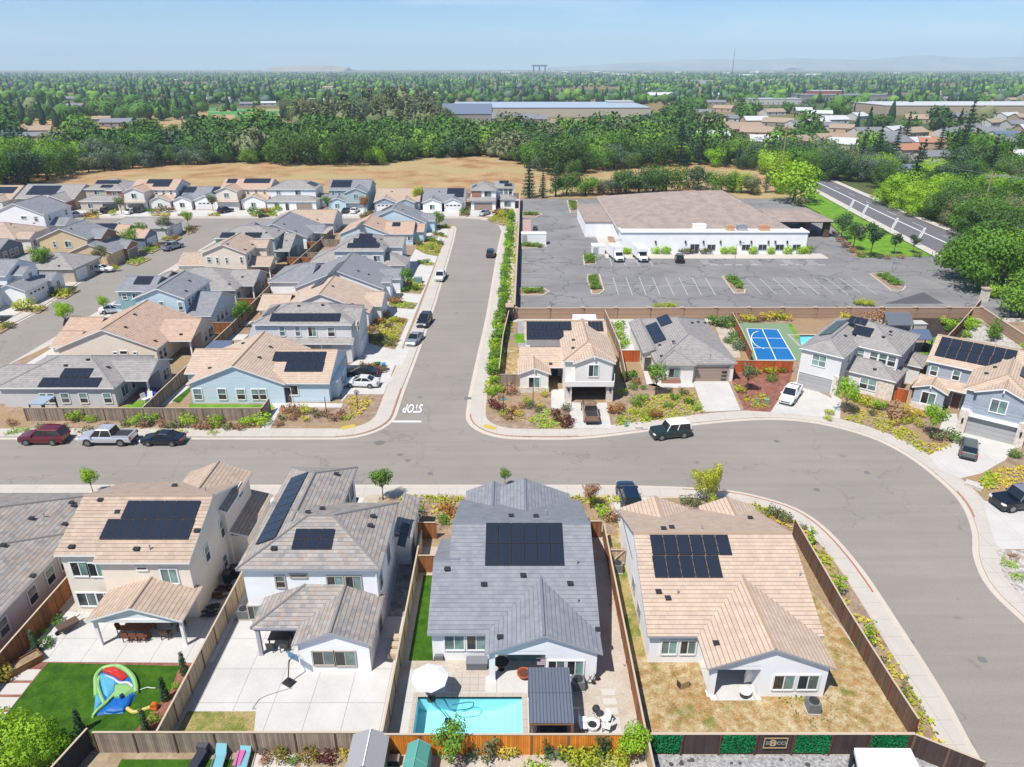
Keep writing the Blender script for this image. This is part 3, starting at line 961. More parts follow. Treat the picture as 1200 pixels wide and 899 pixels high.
h.wy(37.5,643,774.5,661,790,mat=TRIMW);h.wy(37.5,665,774.5,683,790.5,mat=TRIMW)
h.door('s',39.46,0.9,2.4,2.2,.12,GL_G,'patio_door')
h.pv_s(m1['s'],(568,664),(661.5,664.5),614,6,2)
h.vents(m1['s'],(524,668),(613,675.5),(676,661),(567,686),(668,685),(677,706));h.vents(m1['n'],(599,605.5),(628,606),(640,603))
h.vents(rg['e'],(701,739));h.vents(rg['w'],(586,748))
h.done()
h=House('white single storey corner house with wide tan roof on a dry lawn',(16,46),'white','tan',TRIMG,alt='white')
m1=h.block(9.95,22.0,39.25,54.4,0,2.95,'gx')
rg=h.block(13.55,21.55,36.15,44.5,2.55,2.95,'gy',walls=False,fill=(0,))
h.block(16.95,21.54,36.152,40,0,2.95,None)
h.beam(13.5,17.0,36.17,36.4,2.6,2.95,WALLS['white'])
h.post(13.78,36.38,0,2.62,.42,WALLS['white'])
h.block(10.3,15.9,48,54.8,0,2.93,'gy');h.block(17.6,22.05,48,55.1,0,2.93,'gy')
h.wy(39.25,775.5,751,792.5,766,mat=TRIMW);h.wy(39.25,797.5,751,814.5,766,mat=TRIMW)
h.wy(36.15,906.5,791.5,930,807.5,mat=TRIMW);h.wy(36.15,935,791.5,958,807.5,mat=TRIMW)
h.door('s',39.26,15.2,2.0,2.2,.12,GL_D,'patio_door')
h.wx(9.95,743,686,1.0,1.0,2,1,side='w');h.wx(9.95,749,717,1.0,1.0,2,1,side='w')
h.pv_s(m1['s'],(764.5,651.5),(858.5,652.5),628,6,1)
h.pv_s(m1['s'],(767.5,678.5),(847.5,678.5),652.5,5,1)
h.vents(m1['s'],(782.5,702),(771.5,694.5),(794,696));h.vents(m1['n'],(777.5,620.5),(787,619),(822,620),(879,608));h.vents(rg['w'],(839,755));h.vents(m1['s'],(937,675),kind=2)
h.done()
h=House('two storey beige house with open dark garage behind the parked tan pickup',(7.5,91),'offwhite','tan',TRIMW,alt='stone')
mL=h.block(2.0,13.0,92.3,98.7,0,5.75,'gx')
mR=h.block(6.9,13.1,84.3,96.5,3.0,5.75,'gy',hip=(1,0),dz=.02)
fg=h.block(8.1,12.8,83.35,87,3.1,5.75,'gy')
lg=h.block(1.1,4.85,86.6,91.5,0,2.9,'gy')
lr=h.shed(1.0,6.95,88.5,92.3,2.85,4.35,'s')
h.block(6.9,7.75,83.6,84.6,0,3.1,None,wm=1);h.block(12.25,13.1,83.6,84.6,0,3.1,None,wm=1)
h.beam(6.88,13.12,83.3,84.4,2.45,3.15,WALLS['offwhite'])
h.block(6.92,7.0,84.5,92,0,3.1,None);h.block(13.0,13.08,84.5,92,0,3.1,None)
h.block(6.95,13.05,89.5,89.6,0,3.0,None,wm=2)
h.block(1.3,6.9,92.28,92.4,0,4.2,None)
m=MB();m.box(1.0,4.95,86.48,86.58,.0,.9);m.build('wainscot',WALLS['stone'],h.t)
for q in((619.5,407.5,624.5,417),(635.5,407.5,640.5,417),(651.5,407.5,656.5,417)):h.wy(92.3,*q,1,2)
h.wy(83.35,690,428,701,441);h.wy(86.6,619.8,442.5,632,454.5)
h.door('s',92.27,6.0,1.0,2.1)
m=MB();m.box(10.35,10.5,83.0,83.34,6.35,6.75);m.box(2.9,3.05,86.3,86.59,3.25,3.6);m.build('gable_bracket',TRIMW,h.t)
h.wx(13.1,719,443,.9,1.2,1,2)
for u in(7.32,12.68):
 m=MB();m.box(u-.09,u+.09,83.44,83.58,1.7,2.15);m.build('wall_lamp',BLACK,h.t)
h.pv_s(mL['s'],(617,399),(661,399.5),388,9,1);h.pv_s(mL['s'],(617,388),(670,388),377.5,11,1)
h.pv_s(mL['s'],(690,389),(707.5,389),377.5,4,1)
h.vents(mR['w'],(672,399),(671.5,408.5));h.vents(lr,(645,427))
h.done()
h=House('single storey house with wide grey hip roof and tan garage door, beside the court',(25.2,98),'offwhite','grey',TRIMB,alt='brick')
m1=h.block(20.0,30.6,90.3,108.2,0,2.95,'gy',hip=(1,1))
lx=h.block(18.9,21.5,94,107.0,0,2.95,'gy',hip=(0,0))
fr=h.block(20.1,24.9,89.7,94,0,2.95,'gy',hip=(1,0))
h.garage('s',90.3,27.6,4.6,2.2,GARB,-3)
h.wy(89.7,784,432.5,796,442);h.door('s',93.98,19.4,.9)
m=MB();m.box(20.6,23.2,89.52,89.69,0,.75);m.build('wainscot',WALLS['brick'],h.t)
h.wx(18.9,752,419,.9,1.2,1,2,side='w')
pw=lx['w']
h.panels(m1['w'],20.2,22.3,96.2,104.0,2,5);h.panels(m1['w'],22.5,24.2,101.5,105.5,1,3)
h.vents(m1['s'],(789,401));h.vents(m1['w'],(773,405),(775,418),(790,404));h.vents(m1['e'],(811,379),(826,379),(831,394),(818,378));h.vents(m1['s'],(832,417),kind=2)
h.done()
h=House('two storey grey-roofed house facing the bend with white pickup on its driveway',(38.75,88.6),'palegrey','grey',TRIMW,rz=R(-40),alt='stone')
gw=h.block(0,5.2,.2,15.5,0,5.75,'gy',hip=(1,1))
mb_=h.block(4.9,10.6,6.0,15.4,0,5.75,'gx',hip=(0,1),dz=-.03)
lf=h.block(5.25,11.2,3.4,8.5,0,2.95,'gx',hip=(0,1))
lb=h.block(9.5,12.6,11.0,15.5,0,2.9,'gx',hip=(0,1))
h.garage('s',.2,2.35,4.4,2.2,GARG,0)
m=MB();m.box(4.65,5.3,-.02,.2,0,3.0);m.build('pier',WALLS['stone'],h.t)
m=MB();m.box(9.3,11.3,3.25,3.4,0,2.6);m.build('wainscot',WALLS['stone'],h.t)
h.window('s',.2,2.4,4.5,1.7,1.5,2,2)
h.window('s',6.0,5.95,4.6,.8,1.3,1,2)
for u in(7.6,8.75,9.85):h.window('s',6.0,u,4.55,.9,1.4,1,2)
for u in(7.65,8.7):h.window('s',3.4,u,1.6,.9,1.4,1,2)
h.window('e',5.2,3.2,4.6,.8,1.2,1,2);h.window('e',10.6,9.5,4.6,.8,1.2,1,2);h.window('e',10.6,13.2,4.6,.8,1.2,1,2)
h.door('s',5.98,5.9,.9)
h.panels(gw['w'],.35,1.95,5.2,13.0,1,7)
h.panels(mb_['s'],3.9,6.3,7.6,9.4,3,1);h.panels(mb_['s'],2.6,5.0,9.6,11.0,3,1)
h.vents(gw['e'],(3.6,6.0),pix=False);h.vents(mb_['s'],(7.8,8.2),(8.3,9.5),pix=False);h.vents(lf['s'],(8.4,4.3),pix=False)
h.done()
h=House('two storey slate-blue house with stone garage piers and tan roof at the right edge',(53.2,75.5),'bluegrey','tan',TRIMW,rz=R(-38),alt='stone')
mn=h.block(-5.2,9.5,7.0,16.6,0,5.75,'gx')
gw=h.block(0,6.6,.2,10,0,5.75,'gy',hip=(1,0),dz=.02)
fg=h.block(1.1,5.9,-.25,4,3.0,5.75,'gy')
lw=h.block(-5.7,-2.3,4.2,8.0,0,2.9,'gy')
ls_=h.shed(-5.8,.02,5.4,7.0,2.95,3.6,'s')
h.block(-.06,.85,-.35,1.0,0,3.2,None,wm=1);h.block(5.75,6.66,-.35,1.0,0,3.2,None,wm=1)
h.beam(.85,5.75,-.3,.2,2.5,3.0)
h.garage('s',.18,3.3,4.9,2.25,GARG,0)
m=MB();m.box(-5.8,-2.2,4.05,4.2,0,.9);m.build('wainscot',WALLS['stone'],h.t)
h.window('s',-.25,3.4,4.5,1.5,1.5);h.window('s',4.2,-4.0,1.75,1.5,1.5)
for u in(-4.4,-1.9,.9):h.window('s',7.0,u,4.5,.75,1.2,1,2)
h.door('s',6.98,-1.2,.95,2.1,.12,DOORB)
m=MB();m.box(3.42,3.58,-.6,-.26,6.3,6.72);m.box(-4.08,-3.92,3.9,4.19,3.2,3.55);m.build('gable_bracket',TRIMW,h.t)
for u in(.4,6.2):
 m=MB();m.box(u-.1,u+.1,-.5,-.36,1.6,2.15);m.build('wall_lamp',BLACK,h.t)
h.panels(mn['s'],-4.9,2.2,7.7,9.5,6,1);h.panels(mn['s'],-4.9,3.5,9.5,11.4,7,1)
h.panels(gw['e'],4.4,6.0,5.0,8.6,1,3)
h.vents(gw['w'],(1.2,4.4),(1.8,6.6),pix=False)
h.done()
POOL3=rect(*(lambda a,b:(a[0],b[0],33.15,a[1]))(at(489,821),at(611.5,821)))
POOL3=rect(-6.55,.72,33.0,36.15)
POOLN=[(45.2,104.2),(51.6,104.2),(51.6,108.9),(45.2,108.9)]
gm=MB()
gm.flat(rect(-9000,9000,-80,13000),-.06,0,holes=[POOL3,POOLN])
struct(gm,'ground',G_BASE)
rm=MB()
rm.flat(rect(-135,62,20,214),0.0,0,holes=[POOL3,POOLN])
struct(rm,'road',ASPH)
def block_pad(name,poly,walk=2.45,yard=None,extra_holes=(),gut=.5):
 """gutter pan, kerb with sidewalk, planted yard inside"""
 if sum(poly[i-1][0]*poly[i][1]-poly[i][0]*poly[i-1][1]for i in range(len(poly)))<0:poly=poly[::-1]
 g=MB();g.prism(poly,-.02,.022,holes=extra_holes);struct(g,'gutter',CON_G)
 k=inset(poly,gut)
 s_=MB();s_.prism(k,0.0,.13,holes=extra_holes);struct(s_,'sidewalk',CON_W)
 y=inset(poly,walk)
 m=MB();m.flat(y,.136,holes=extra_holes);struct(m,'yard_ground',yard or G_MULCH)
 return k,y
inner=smooth_path([(3,63.7),(9,63.65),(16,63.4),(22.2,62.7),(26.0,61.1),(28.6,58.9),(30.0,55.4),(30.6,50),(30.5,43.5),(30.2,36.4),(29.6,30.8),(29.0,18)],4)
SBLK=[(-130,18),(-130,63.7),(-60,63.7),(-20,63.7)]+inner
S_K,S_Y=block_pad('south',SBLK,[2.45 if i<4 else max(2.05,2.45-.05*(i-3))for i in range(len(SBLK))],G_DG,[POOL3])
WBLK=[(-74.2,79)]+arc(-68.5,79.3,5.7,180,270,6)+arc(-20.8,79.9,6.3,270,360,8)+smooth_path([(-14.5,88),(-14.3,99),(-14.1,124),(-14.5,171),(-15.0,192)],3)+arc(-20.4,193.4,5.3,0,90,6)+arc(-70.4,193.5,5,90,180,6)+[(-75.2,187),(-74.2,110)]
W_K,W_Y=block_pad('west',WBLK,2.6,G_MULCH)
outer=smooth_path([(0.5,73.65),(8,73.7),(16.3,75.6),(24,77.6),(31.8,78.7),(37.6,77.6),(42.2,74.2),(44.4,69.8),(45.2,64.6),(45.0,60.2),(43.4,55.6),(41.2,51.6),(40.0,47.4),(40.4,42.5),(41,34),(41.5,20)],4)
right_k=smooth_path([(-5.85,85.2),(-5.5,95.8),(-4.6,119),(-4.0,147),(-3.5,171),(-2.8,190)],3)
far_k=[(-3.6,197),(-6.0,203),(-9.5,206.4),(-13,207.5)]
EBLK=arc(.6,80.1,6.45,180,270,7)[:-1]+outer+[(130,20),(130,118),(0.6,118),(1.2,160),(2.2,214),(-13,214)]+far_k[::-1]+right_k[::-1]
E_K,E_Y=block_pad('east',EBLK,2.5,G_MULCH,[POOLN])
LBLK=[(-135,112),(-84.6,112),(-84.6,120),(-88,142),(-89.3,160),(-90,178)]+arc(-95,186,5,0,90,5)+[(-135,191)]
L_K,L_Y=block_pad('farwest',LBLK,2.6,G_MULCH)
LB2=[(-135,66),(-84.3,79),(-84.3,112.01),(-135,112.01)]
block_pad('nearwest',[(-135,73.6),(-90,73.6),(-84.4,80),(-84.4,111.9),(-135,111.9)],2.6,G_MULCH)
TBLK=[(-150,207.5),(-16,207.5),(-13.01,207.55),(-13.01,213.9),(2.6,213.9),(2.6,241),(-150,241)]
T_K,T_Y=block_pad('fieldside',TBLK,2.3,G_MULCH)
Z0=.142
def sheet(name,poly,mat,z=Z0,holes=(),kind='structure',label=None,holes3=False):
 m=MB();m.flat(poly,z,0,holes)
 o=m.build(name,mat)
 o['kind']=kind
 if label:o['label']=label
 return o
def slab(name,poly,mat,z0=.12,z1=.165):
 m=MB();m.prism(poly,z0,z1);return struct(m,name,mat)
def strip(name,path,w,z,mat):
 m=MB()
 for(ax,ay),(bx,by)in zip(path,path[1:]):
  d=Vector((bx-ax,by-ay)).normalized();n=Vector((-d.y,d.x))*(w/2)
  m.face([(ax-n.x,ay-n.y,z),(bx-n.x,by-n.y,z),(bx+n.x,by+n.y,z),(ax+n.x,ay+n.y,z)])
 return struct(m,name,mat)
strip('red_kerb_marking',[p for p in inset(SBLK,.58)if p[0]>17 and p[1]>46],.17,.137,KERBRED)
strip('red_kerb_marking',[p for p in inset(EBLK,.6)[:12]],.17,.137,KERBRED)
wk=inset(WBLK,.6)
strip('red_kerb_marking',[p for p in wk if p[0]>-34 and p[1]<90 and p[0]<0][0:12],.17,.137,KERBRED)
strip('red_kerb_marking',[p for p in inset(EBLK,.6)if 40<p[0]<46 and 57.5<p[1]<63],.17,.137,KERBRED)
for k,(px,py)in enumerate(((404,498),(777-0,0))):
 pass
def tactile(px,py,rz):
 x,y=at(px,py,.13)
 m=MB();c,s_=math.cos(rz),math.sin(rz)
 m.face([(x+a*c-b*s_,y+a*s_+b*c,.139)for a,b in((-.85,-.42),(.85,-.42),(.85,.42),(-.85,.42))])
 struct(m,'tactile_paving',PAINTY)
tactile(408,500.5,R(28));tactile(574,500.5,R(-32))
def stop_word():
 cu=bpy.data.curves.new('stop_word','FONT');cu.body='STOP';cu.align_x='CENTER';cu.size=1.0;cu.offset=.012
 o=bpy.data.objects.new('stop_word',cu);COL.objects.link(o)
 bpy.context.view_layer.update()
 me=bpy.data.meshes.new_from_object(o)
 bpy.data.objects.remove(o)
 o=bpy.data.objects.new('road_marking',me);COL.objects.link(o)
 (ax,ay),(bx,by)=at(475,484),at(493,474)
 o.location=((ax+bx)/2-.05,at(484,474)[1],.005)
 o.scale=(1.02,(at(484,474)[1]-at(484,484)[1])/.72,1)
 o.rotation_euler=(0,0,math.pi)
 me.materials.append(PAINT)
 o['kind']='structure'
stop_word()
(ax,ay),(bx,by)=at(435,494),at(494,492.5)
sheet('road_marking',rect(ax,bx,ay-.22,ay+.22),PAINT,.004)
IRON=plain('cast_iron',(.16,.152,.145),.6)
TARM=plain('old_tar',(.14,.135,.13),.8)
def disc(px,py,r,name='manhole_cover',z=.005,mat=None):
 x,y=at(px,py)
 m=MB();m.flat([(x+r*math.cos(k*.52),y+r*math.sin(k*.52))for k in range(12)],z);struct(m,name,mat or IRON)
for q in((504,555),(492,465.5),(469,533),(535,367),(114,402),(1016,554),(957,574),(478,539.5),(1066,752),(1151,773),(910,517)):disc(*q,.33)
for(px,py)in((456,466.5),(548.5,467)):
 x,y=at(px,py);sheet('storm_drain',rect(x-.5,x+.5,y-.35,y+.35),IRON,.03)
for q in((445,519,.6),):disc(*q,'tar_patch',mat=TARM)
def px_sheet(name,pts,mat,z=Z0,lab=None):return sheet(name,atl(*pts),mat,z,label=lab)
fill=rect(-60,-37.2,20,61);sheet('yard_ground',fill,G_REDBARK,.140)
sheet('yard_ground',rect(-37.0,-22.6,31.8,44.6),G_REDBARK,.140)
slab('patio',[(-36.0,44.6),(-36.2,39.3),(-24.0,39.2),(-21.9,39.2),(-21.9,61.0),(-24.6,61.0),(-24.6,44.0)],CON_P,.12,.16)
sheet('lawn',[(-34.0,39.2),(-24.2,38.9),(-23.9,36.5),(-25.2,32.0),(-33.5,32.0),(-34.1,34)],G_TURF,.15)
PAVE=plain('paver_concrete',C(236,230,222),.85)
for k in range(6):
 y=38.55-k*1.24
 xl=at(62-k*15,768+k*17)[0]
 slab('stepping_slab',rect(-36.2,-34.1,y-1.0,y),PAVE,.12,.17)
for x0,x1 in((-60,-40),(-33,-25),(-20.5,-15.5),(-8.0,-3.2)if False else(-20.0,-15.0)):
 sheet('driveway',rect(x0,x1,54,61.1),CON_D,.144)
sheet('driveway',rect(10.2,14.9,52,61.1),CON_D,.144)
sheet('driveway',rect(3.2,5.0,55,61.1),CON_D,.143)if False else None
sheet('patio',rect(-21.7,-8.4,31.8,57),CON_P,.144)
sheet('lawn',[(-22.0,34.9),(-17.35,34.9),(-16.6,31.85),(-22.0,31.85)],G_PATCHY,.152)
sheet('side_path',rect(-9.9,-8.4,44,58),varied('stained_concrete',C(150,144,138),C(206,198,190),1.2,5,fine=(5,.2)),.149)
sheet('patio',rect(-8.0,8.1,31.65,57),G_DG,.143,holes=[POOL3])
sheet('lawn',rect(-7.6,-5.6,39.4,49),G_TURF,.15)
sheet('pool_deck',[(-7.4,31.7),(1.9,31.7),(1.9,36.6),(4.0,37.3),(4.0,38),(2.2,40.0),(-1.4,40.0),(-1.4,37.9),(-7.4,38.6)],CON_P,.149,holes=[POOL3])
sheet('pool_deck',rect(-4.6,-1.9,36.55,38.2),PAVER,.153)
for k in range(5):
 y=36.8-k*.8;slab('stepping_stone',rect(6.25,7.2,y-.55,y),PAVE,.13,.162)
sheet('dry_lawn',[(8.7,31.6),(26.5,31.6),(26.2,36),(25.5,44),(24.4,50),(23.2,58),(8.7,58)],G_DRYLAWN,.143)
sheet('dry_lawn',rect(8.75,9.9,40,51),G_PATCHY,.148)
sheet('patio',rect(13.7,17.2,35.8,39.3),CON_P,.150)
sheet('planting_bed',[p for p in inset(SBLK,2.12)if p[0]>21.5 and p[1]<62 and p[1]>30]+[(26.2,31),(26.6,36),(25.6,44),(23.4,54.5),(21.6,58.5)],G_MULCH,.146)
sheet('planting_bed',rect(-13.5,-4.4,53,61.2),G_MULCH,.147);sheet('planting_bed',rect(5.6,9.8,55,61.2),G_MULCH,.147)
sheet('planting_bed',rect(14.9,21.5,56,61.0),G_MULCH,.147)
sheet('yard_ground',rect(-40,-8.8,18,31.72),G_SOIL,.142)
sheet('yard_ground',rect(-8.7,8.4,18,31.58),G_DG,.1425)
sheet('gravel_bed',rect(8.6,27.2,18,31.58),G_GRAVEL,.145)
sheet('lawn',[(-24.6,31.25),(-16.9,31.25),(-16.6,24),(-25,24)],G_TURF,.152);sheet('patio',rect(-16.3,-13.6,24,31.6),CON,.15);sheet('path',rect(-10.0,-9.6,24,31.6),CON,.151);sheet('path',rect(-13.2,-12.8,24,31.6),CON,.151)
px_sheet('driveway',[(669,503),(716.5,503),(711,473),(667,473)],CON_D,.144)
px_sheet('path',[(646,480),(669,480),(669,470),(660,457),(646,457)],CON_D,.148)
px_sheet('driveway',[(824,484),(868,482),(853,447),(812,447)],CON_D,.144)
px_sheet('path',[(777,456),(814,455),(812,449),(768,450),(758,452),(752,429),(756,429),(764,449)],CON_D,.148)
px_sheet('driveway',[(903,484),(975,491),(979,470),(934,448),(925,450)],CON_D,.144)
px_sheet('path',[(970,490),(984,492),(986,470),(975,462)],CON_D,.149)
px_sheet('driveway',[(1088,535),(1102,553),(1125,562),(1150,556),(1178,540),(1192,522),(1122,506),(1116,520)],CON_D,.144)
px_sheet('path',[(1098,510),(1112,512),(1124,508),(1121,486),(1108,486)],CON_D,.150)
px_sheet('driveway',[(1151,588),(1166,640),(1172,645),(1260,645),(1260,575),(1200,588),(1178,592)],CON_D,.144)
px_sheet('gravel_bed',[(1168,646),(1175,676),(1200,705),(1290,740),(1290,646)],G_COBBLE,.146)
px_sheet('side_yard',[(607,411),(616,411),(616,377),(607,377)],G_GRAVEL,.146)
px_sheet('lawn',[(603,392),(616,392),(616,403),(603,403)],G_TURFL,.152)
px_sheet('lawn',[(590,408),(617,408),(611,440),(588,440)],G_DRYLAWN,.148)
px_sheet('side_yard',[(718,376),(738,376),(752,412),(727,412)],CON_D,.146)
px_sheet('yard_ground',[(835,375),(858,375),(868,420),(852,420)],G_DG,.146)
court_g=plain('court_green',C(150,176,138),.8);court_b=plain('court_blue',C(0,128,206),.75);court_w=plain('court_line_white',(.85,.85,.85),.7)
px_sheet('sports_court',[(866,379),(926,380),(950,424),(878,424)],court_g,.147)
cb=atl((875,386),(911,387),(932,423),(887,423))
sheet('court_surface',cb,court_b,.151)
def cpt(u,v):
 a=Vector(cb[3]).lerp(Vector(cb[2]),u);b=Vector(cb[0]).lerp(Vector(cb[1]),u);p=a.lerp(b,v);return(p.x,p.y)
def cline(*uv):strip('court_line',[cpt(*q)for q in uv],.12,.156,court_w)
cline((0,0),(0,1));cline((1,0),(1,1));cline((0,0),(1,0));cline((0,1),(1,1));cline((0,.36),(1,.36));cline((0,.68),(1,.68));cline((.5,0),(.5,1))
cline(*[(.42+.38*math.cos(R(a)),.62+.3*math.sin(R(a)))for a in range(100,261,14)])
px_sheet('lawn',[(923,380),(927,380),(938,396),(933,398)],G_TURFL,.152)
sheet('pool_deck',[(44.7,102.8),(53,102.8),(53,109.4),(44.7,109.4)],CON_D,.144,holes=[POOLN])
px_sheet('planting_bed',[(868,375),(1012,373),(1014,380),(868,380)],G_MULCH,.146)
px_sheet('yard_ground',[(1064,371),(1140,371),(1122,402),(1075,395)],G_BLACK,.147)
px_sheet('yard_ground',[(1143,378),(1215,410),(1290,470),(1200,470),(1120,410),(1128,400)],G_COBBLE,.146)
px_sheet('lawn',[(1074,425),(1088,400),(1103,392),(1107,396),(1095,432)],G_TURFL,.152)
def pool(name,P_,label,step=True):
 (x0,y0),(x1,y1)=P_[0],P_[2]
 root=thing(name,label,'pool',((x0+x1)/2,(y0+y1)/2,0))
 pl=plain('pool_plaster',(.62,.86,.92),.6);tl=plain('pool_waterline_tile',C(60,150,170),.3)
 b=MB();d=-1.25
 b.face([(x0,y0,d),(x1,y0,d),(x1,y1,d),(x0,y1,d)])
 for(ax,ay),(bx,by)in zip(P_,P_[1:]+P_[:1]):
  b.face([(ax,ay,d),(bx,by,d),(bx,by,-.12),(ax,ay,-.12)])
  b.face([(ax,ay,-.12),(bx,by,-.12),(bx,by,.15),(ax,ay,.15)],1)
 b.build('basin',[pl,tl],root)
 c=MB();o=inset(P_,-.3);i=inset(P_,.04)
 c.prism(o,.13,.175,holes=[i]);c.build('coping',PAVER,root)
 if step:
  s_=MB()
  for k in range(4):
   s_.box(x1-.45*(k+1),x1-.45*k-.002,y0+.02,y1-.02,d,-.25-.25*k)
  s_.build('step',pl,root)
 m,ns,ls,bb=new_mat('pool_water')
 ns.remove(bb)
 tr=ns.new('ShaderNodeBsdfTransparent');tr.inputs[0].default_value=(.66,.95,.98,1)
 gl=ns.new('ShaderNodeBsdfGlossy');gl.inputs['Roughness'].default_value=.03
 fr=ns.new('ShaderNodeFresnel');fr.inputs[0].default_value=1.33
 bp=ns.new('ShaderNodeBump');bp.inputs['Strength'].default_value=.5;bp.inputs['Distance'].default_value=.08
 ls.new(noise_(ns,ls,wpos(ns),2.2,3),bp.inputs['Height'])
 ls.new(bp.outputs[0],gl.inputs['Normal']);ls.new(bp.outputs[0],fr.inputs['Normal'])
 mx=ns.new('ShaderNodeMixShader')
 ls.new(fr.outputs[0],mx.inputs[0]);ls.new(tr.outputs[0],mx.inputs[1]);ls.new(gl.outputs[0],mx.inputs[2])
 ls.new(mx.outputs[0],ns['Material Output'].inputs[0])
 w=MB();w.flat(inset(P_,.01),.02);w.build('water',m,root)
 return root
pool('swimming_pool',POOL3,'rectangular turquoise swimming pool behind the slate-roofed house')
pool('swimming_pool',POOLN,'small teal pool between the sports court and the block wall',False)
def wy_row(h,p,row,nx=1,ny=2,**k):
 for q in row:h.wy(p,*q,nx,ny,**k)
h=House('light blue single storey corner house with tan roof, behind a plank fence',(-33,89),'sky','tan',TRIMW,alt='blue')
g=h.block(-41.4,-29.4,83.2,95.5,0,2.95,'gy')
m1=h.block(-31,-23.7,83.6,94.6,0,2.95,'gx')
h.block(-43.2,-37,86.8,95.0,0,2.93,'gx')
wy_row(h,83.2,((227.5,456,236.5,468),(256,456,265,468),(278,456.5,287,468),(295.5,456.5,303,468),(304.5,456.5,312,468)))
h.wy(83.6,338.5,452,349,462.5,1,1);h.door('s',83.58,-29.1,.9)
h.block(-23.7,-22.9,85,90.5,0,2.4,None,wm=0);h.garage('e',-23.68,92.4,3.6)
h.window('e',-22.9,87.6,1.5,1.2,1.3,2,1)
h.pv_s(m1['s'],(332.5,436.5),(377.5,436.5),424.5,5,1);h.pv_s(m1['s'],(318.5,424.5),(380,424.5),413,7,1)
h.vents(g['e'],(304,419.5),(317,407));h.vents(g['w'],(246,432),(285,403));h.vents(m1['s'],(377,409),kind=2)
h.done()
h=House('two storey grey house with one long solar row above four upper windows',(-30,102),'palegrey','grey',TRIMW,alt='grey')
m1=h.block(-37.6,-23.6,98.3,106.8,0,5.75,'gx',hip=(1,1))
h.shed(-34,-23.2,97.0,98.28,3.0,3.5,'s');h.block(-26.6,-23.6,97.4,98.29,0,3.0,None)
h.block(-38.5,-33,99.5,106,2.6,2.9,'gx',walls=False,hip=(1,0));h.post(-38.3,99.7,0,2.6);h.post(-38.3,105.8,0,2.6)
h.block(-25,-22.8,99.3,106,0,5.4,'gx')
wy_row(h,98.3,((328,383,333.5,393.5),(346.5,383,351.5,393.5)))
h.wy(98.3,361.5,383.5,370.5,394);h.wy(98.3,384.5,384,392,394,1,2)
h.wx(-22.8,419,382,.9,1.2,1,2);h.garage('e',-22.78,102.6,4.8)
h.pv_s(m1['s'],(315.5,377),(397.5,378),368,10,1);h.vents(m1['n'],(369,357.5));h.panels(m1['w'],-37.2,-35.4,100.3,104.2,1,3)
h.vents(m1['s'],(378,358),(350,359));h.done()
h=House('single storey house with big pale tan gable roof and solar panels on its far-left slope',(-31.5,118),'offwhite','tan',TRIMW,alt='cream')
g=h.block(-39.2,-23.9,112.4,123.0,0,2.95,'gy')
h.block(-25,-22.4,116,122.5,0,2.9,'gx');h.garage('e',-22.38,119.3,4.8);h.block(-42.5,-38,114,121,2.6,2.9,'gx',walls=False);h.post(-42.3,114.2,0,2.6);h.post(-42.3,120.8,0,2.6)
h.wx(-23.9,441,370,1.2,1.3,2,1)
h.pv_w(g['w'],(364,339),(388,322),2,7);h.vents(g['e'],(390,336),(413,357));h.vents(g['w'],(350,345),kind=2);h.done()
h=House('single storey house with slate gable roof and dark solar strip on the left slope',(-32,134),'white','ash',TRIMW,alt='white')
g=h.block(-39.8,-23.9,126.2,140.0,0,2.95,'gy')
h.block(-46,-38.5,131,141.5,0,2.85,'gx',hip=(1,0))
h.block(-25.5,-21.6,133.0,138.6,0,2.9,'gx');h.garage('e',-21.58,135.8,4.6);h.block(-23.95,-22.7,128.0,130.6,0,3.7,'gx')
h.wx(-23.9,457,338,.9,1.2,1,2)
h.pv_w(g['w'],(381,326),(404,306),1,8);h.vents(g['e'],(420,318),(432,322));h.done()
h=House('two storey pale grey house with solar panels laid as steps on its grey hip roof',(-30,148),'palegrey','grey',TRIMW,alt='offwhite')
m1=h.block(-36.4,-26.4,143.8,155.5,0,5.75,'gx',hip=(1,1))
h.block(-27,-22.0,143.2,150.6,0,2.95,'gx',hip=(0,1));h.block(-27,-23.2,148.5,154.5,0,5.5,'gx');h.garage('e',-23.18,152,4.6);h.block(-42,-36,146,155,0,2.9,'gx',hip=(1,0))
wy_row(h,143.8,((396.5,301,400.5,307),(425.5,299.5,429.5,305)),1,2);h.wy(143.8,438,300,445.5,306)
h.window('e',-22.0,146,1.5,1.2,1.2)
for k,(a,b)in enumerate(((0,7),(1,6),(2,5))):
 q=m1['s'];h.panels(q,-33.9+a*.95,-33.9+b*.95,144.3+k*1.6,145.85+k*1.6,b-a,1)
h.vents(m1['s'],(436,283),(447,281));h.done()
h=House('light blue single storey house with peach-tan gable roof in the street row',(-33,176),'sky','pink',TRIMW,alt='blue')
g=h.block(-41.8,-30.0,172.8,184.5,0,2.95,'gy')
m1=h.block(-31,-24.3,173.0,182.5,0,2.95,'gx');h.block(-26,-22,176,182,0,2.9,'gx');h.garage('e',-21.98,179,4.6)
h.wy(173.0,478,277.5,483,281.5);h.pv_w(g['w'],(414,270),(429,258.5),1,7);h.panels(m1['s'],-29.6,-27.6,175.6,177.2,2,1)
h.vents(g['e'],(443,262),(452,266));h.done()
h=House('grey-blue single storey house with wide ash gable roof, last of the street row',(-31,190),'sky','ash',TRIMW,alt='blue')
g=h.block(-39.0,-22.6,186.4,196.5,0,2.95,'gy',p=.42)
h.block(-24,-20.6,189.5,195.5,0,2.9,'gx');h.garage('e',-20.58,192.5,4.6);h.pv_w(g['w'],(447,248),(461,240),1,6);h.vents(g['e'],(472,246));h.done()
h=House('grey single storey house with stacked solar rows, behind the plank fence',(-58,87),'grey','grey',TRIMW,alt='offwhite')
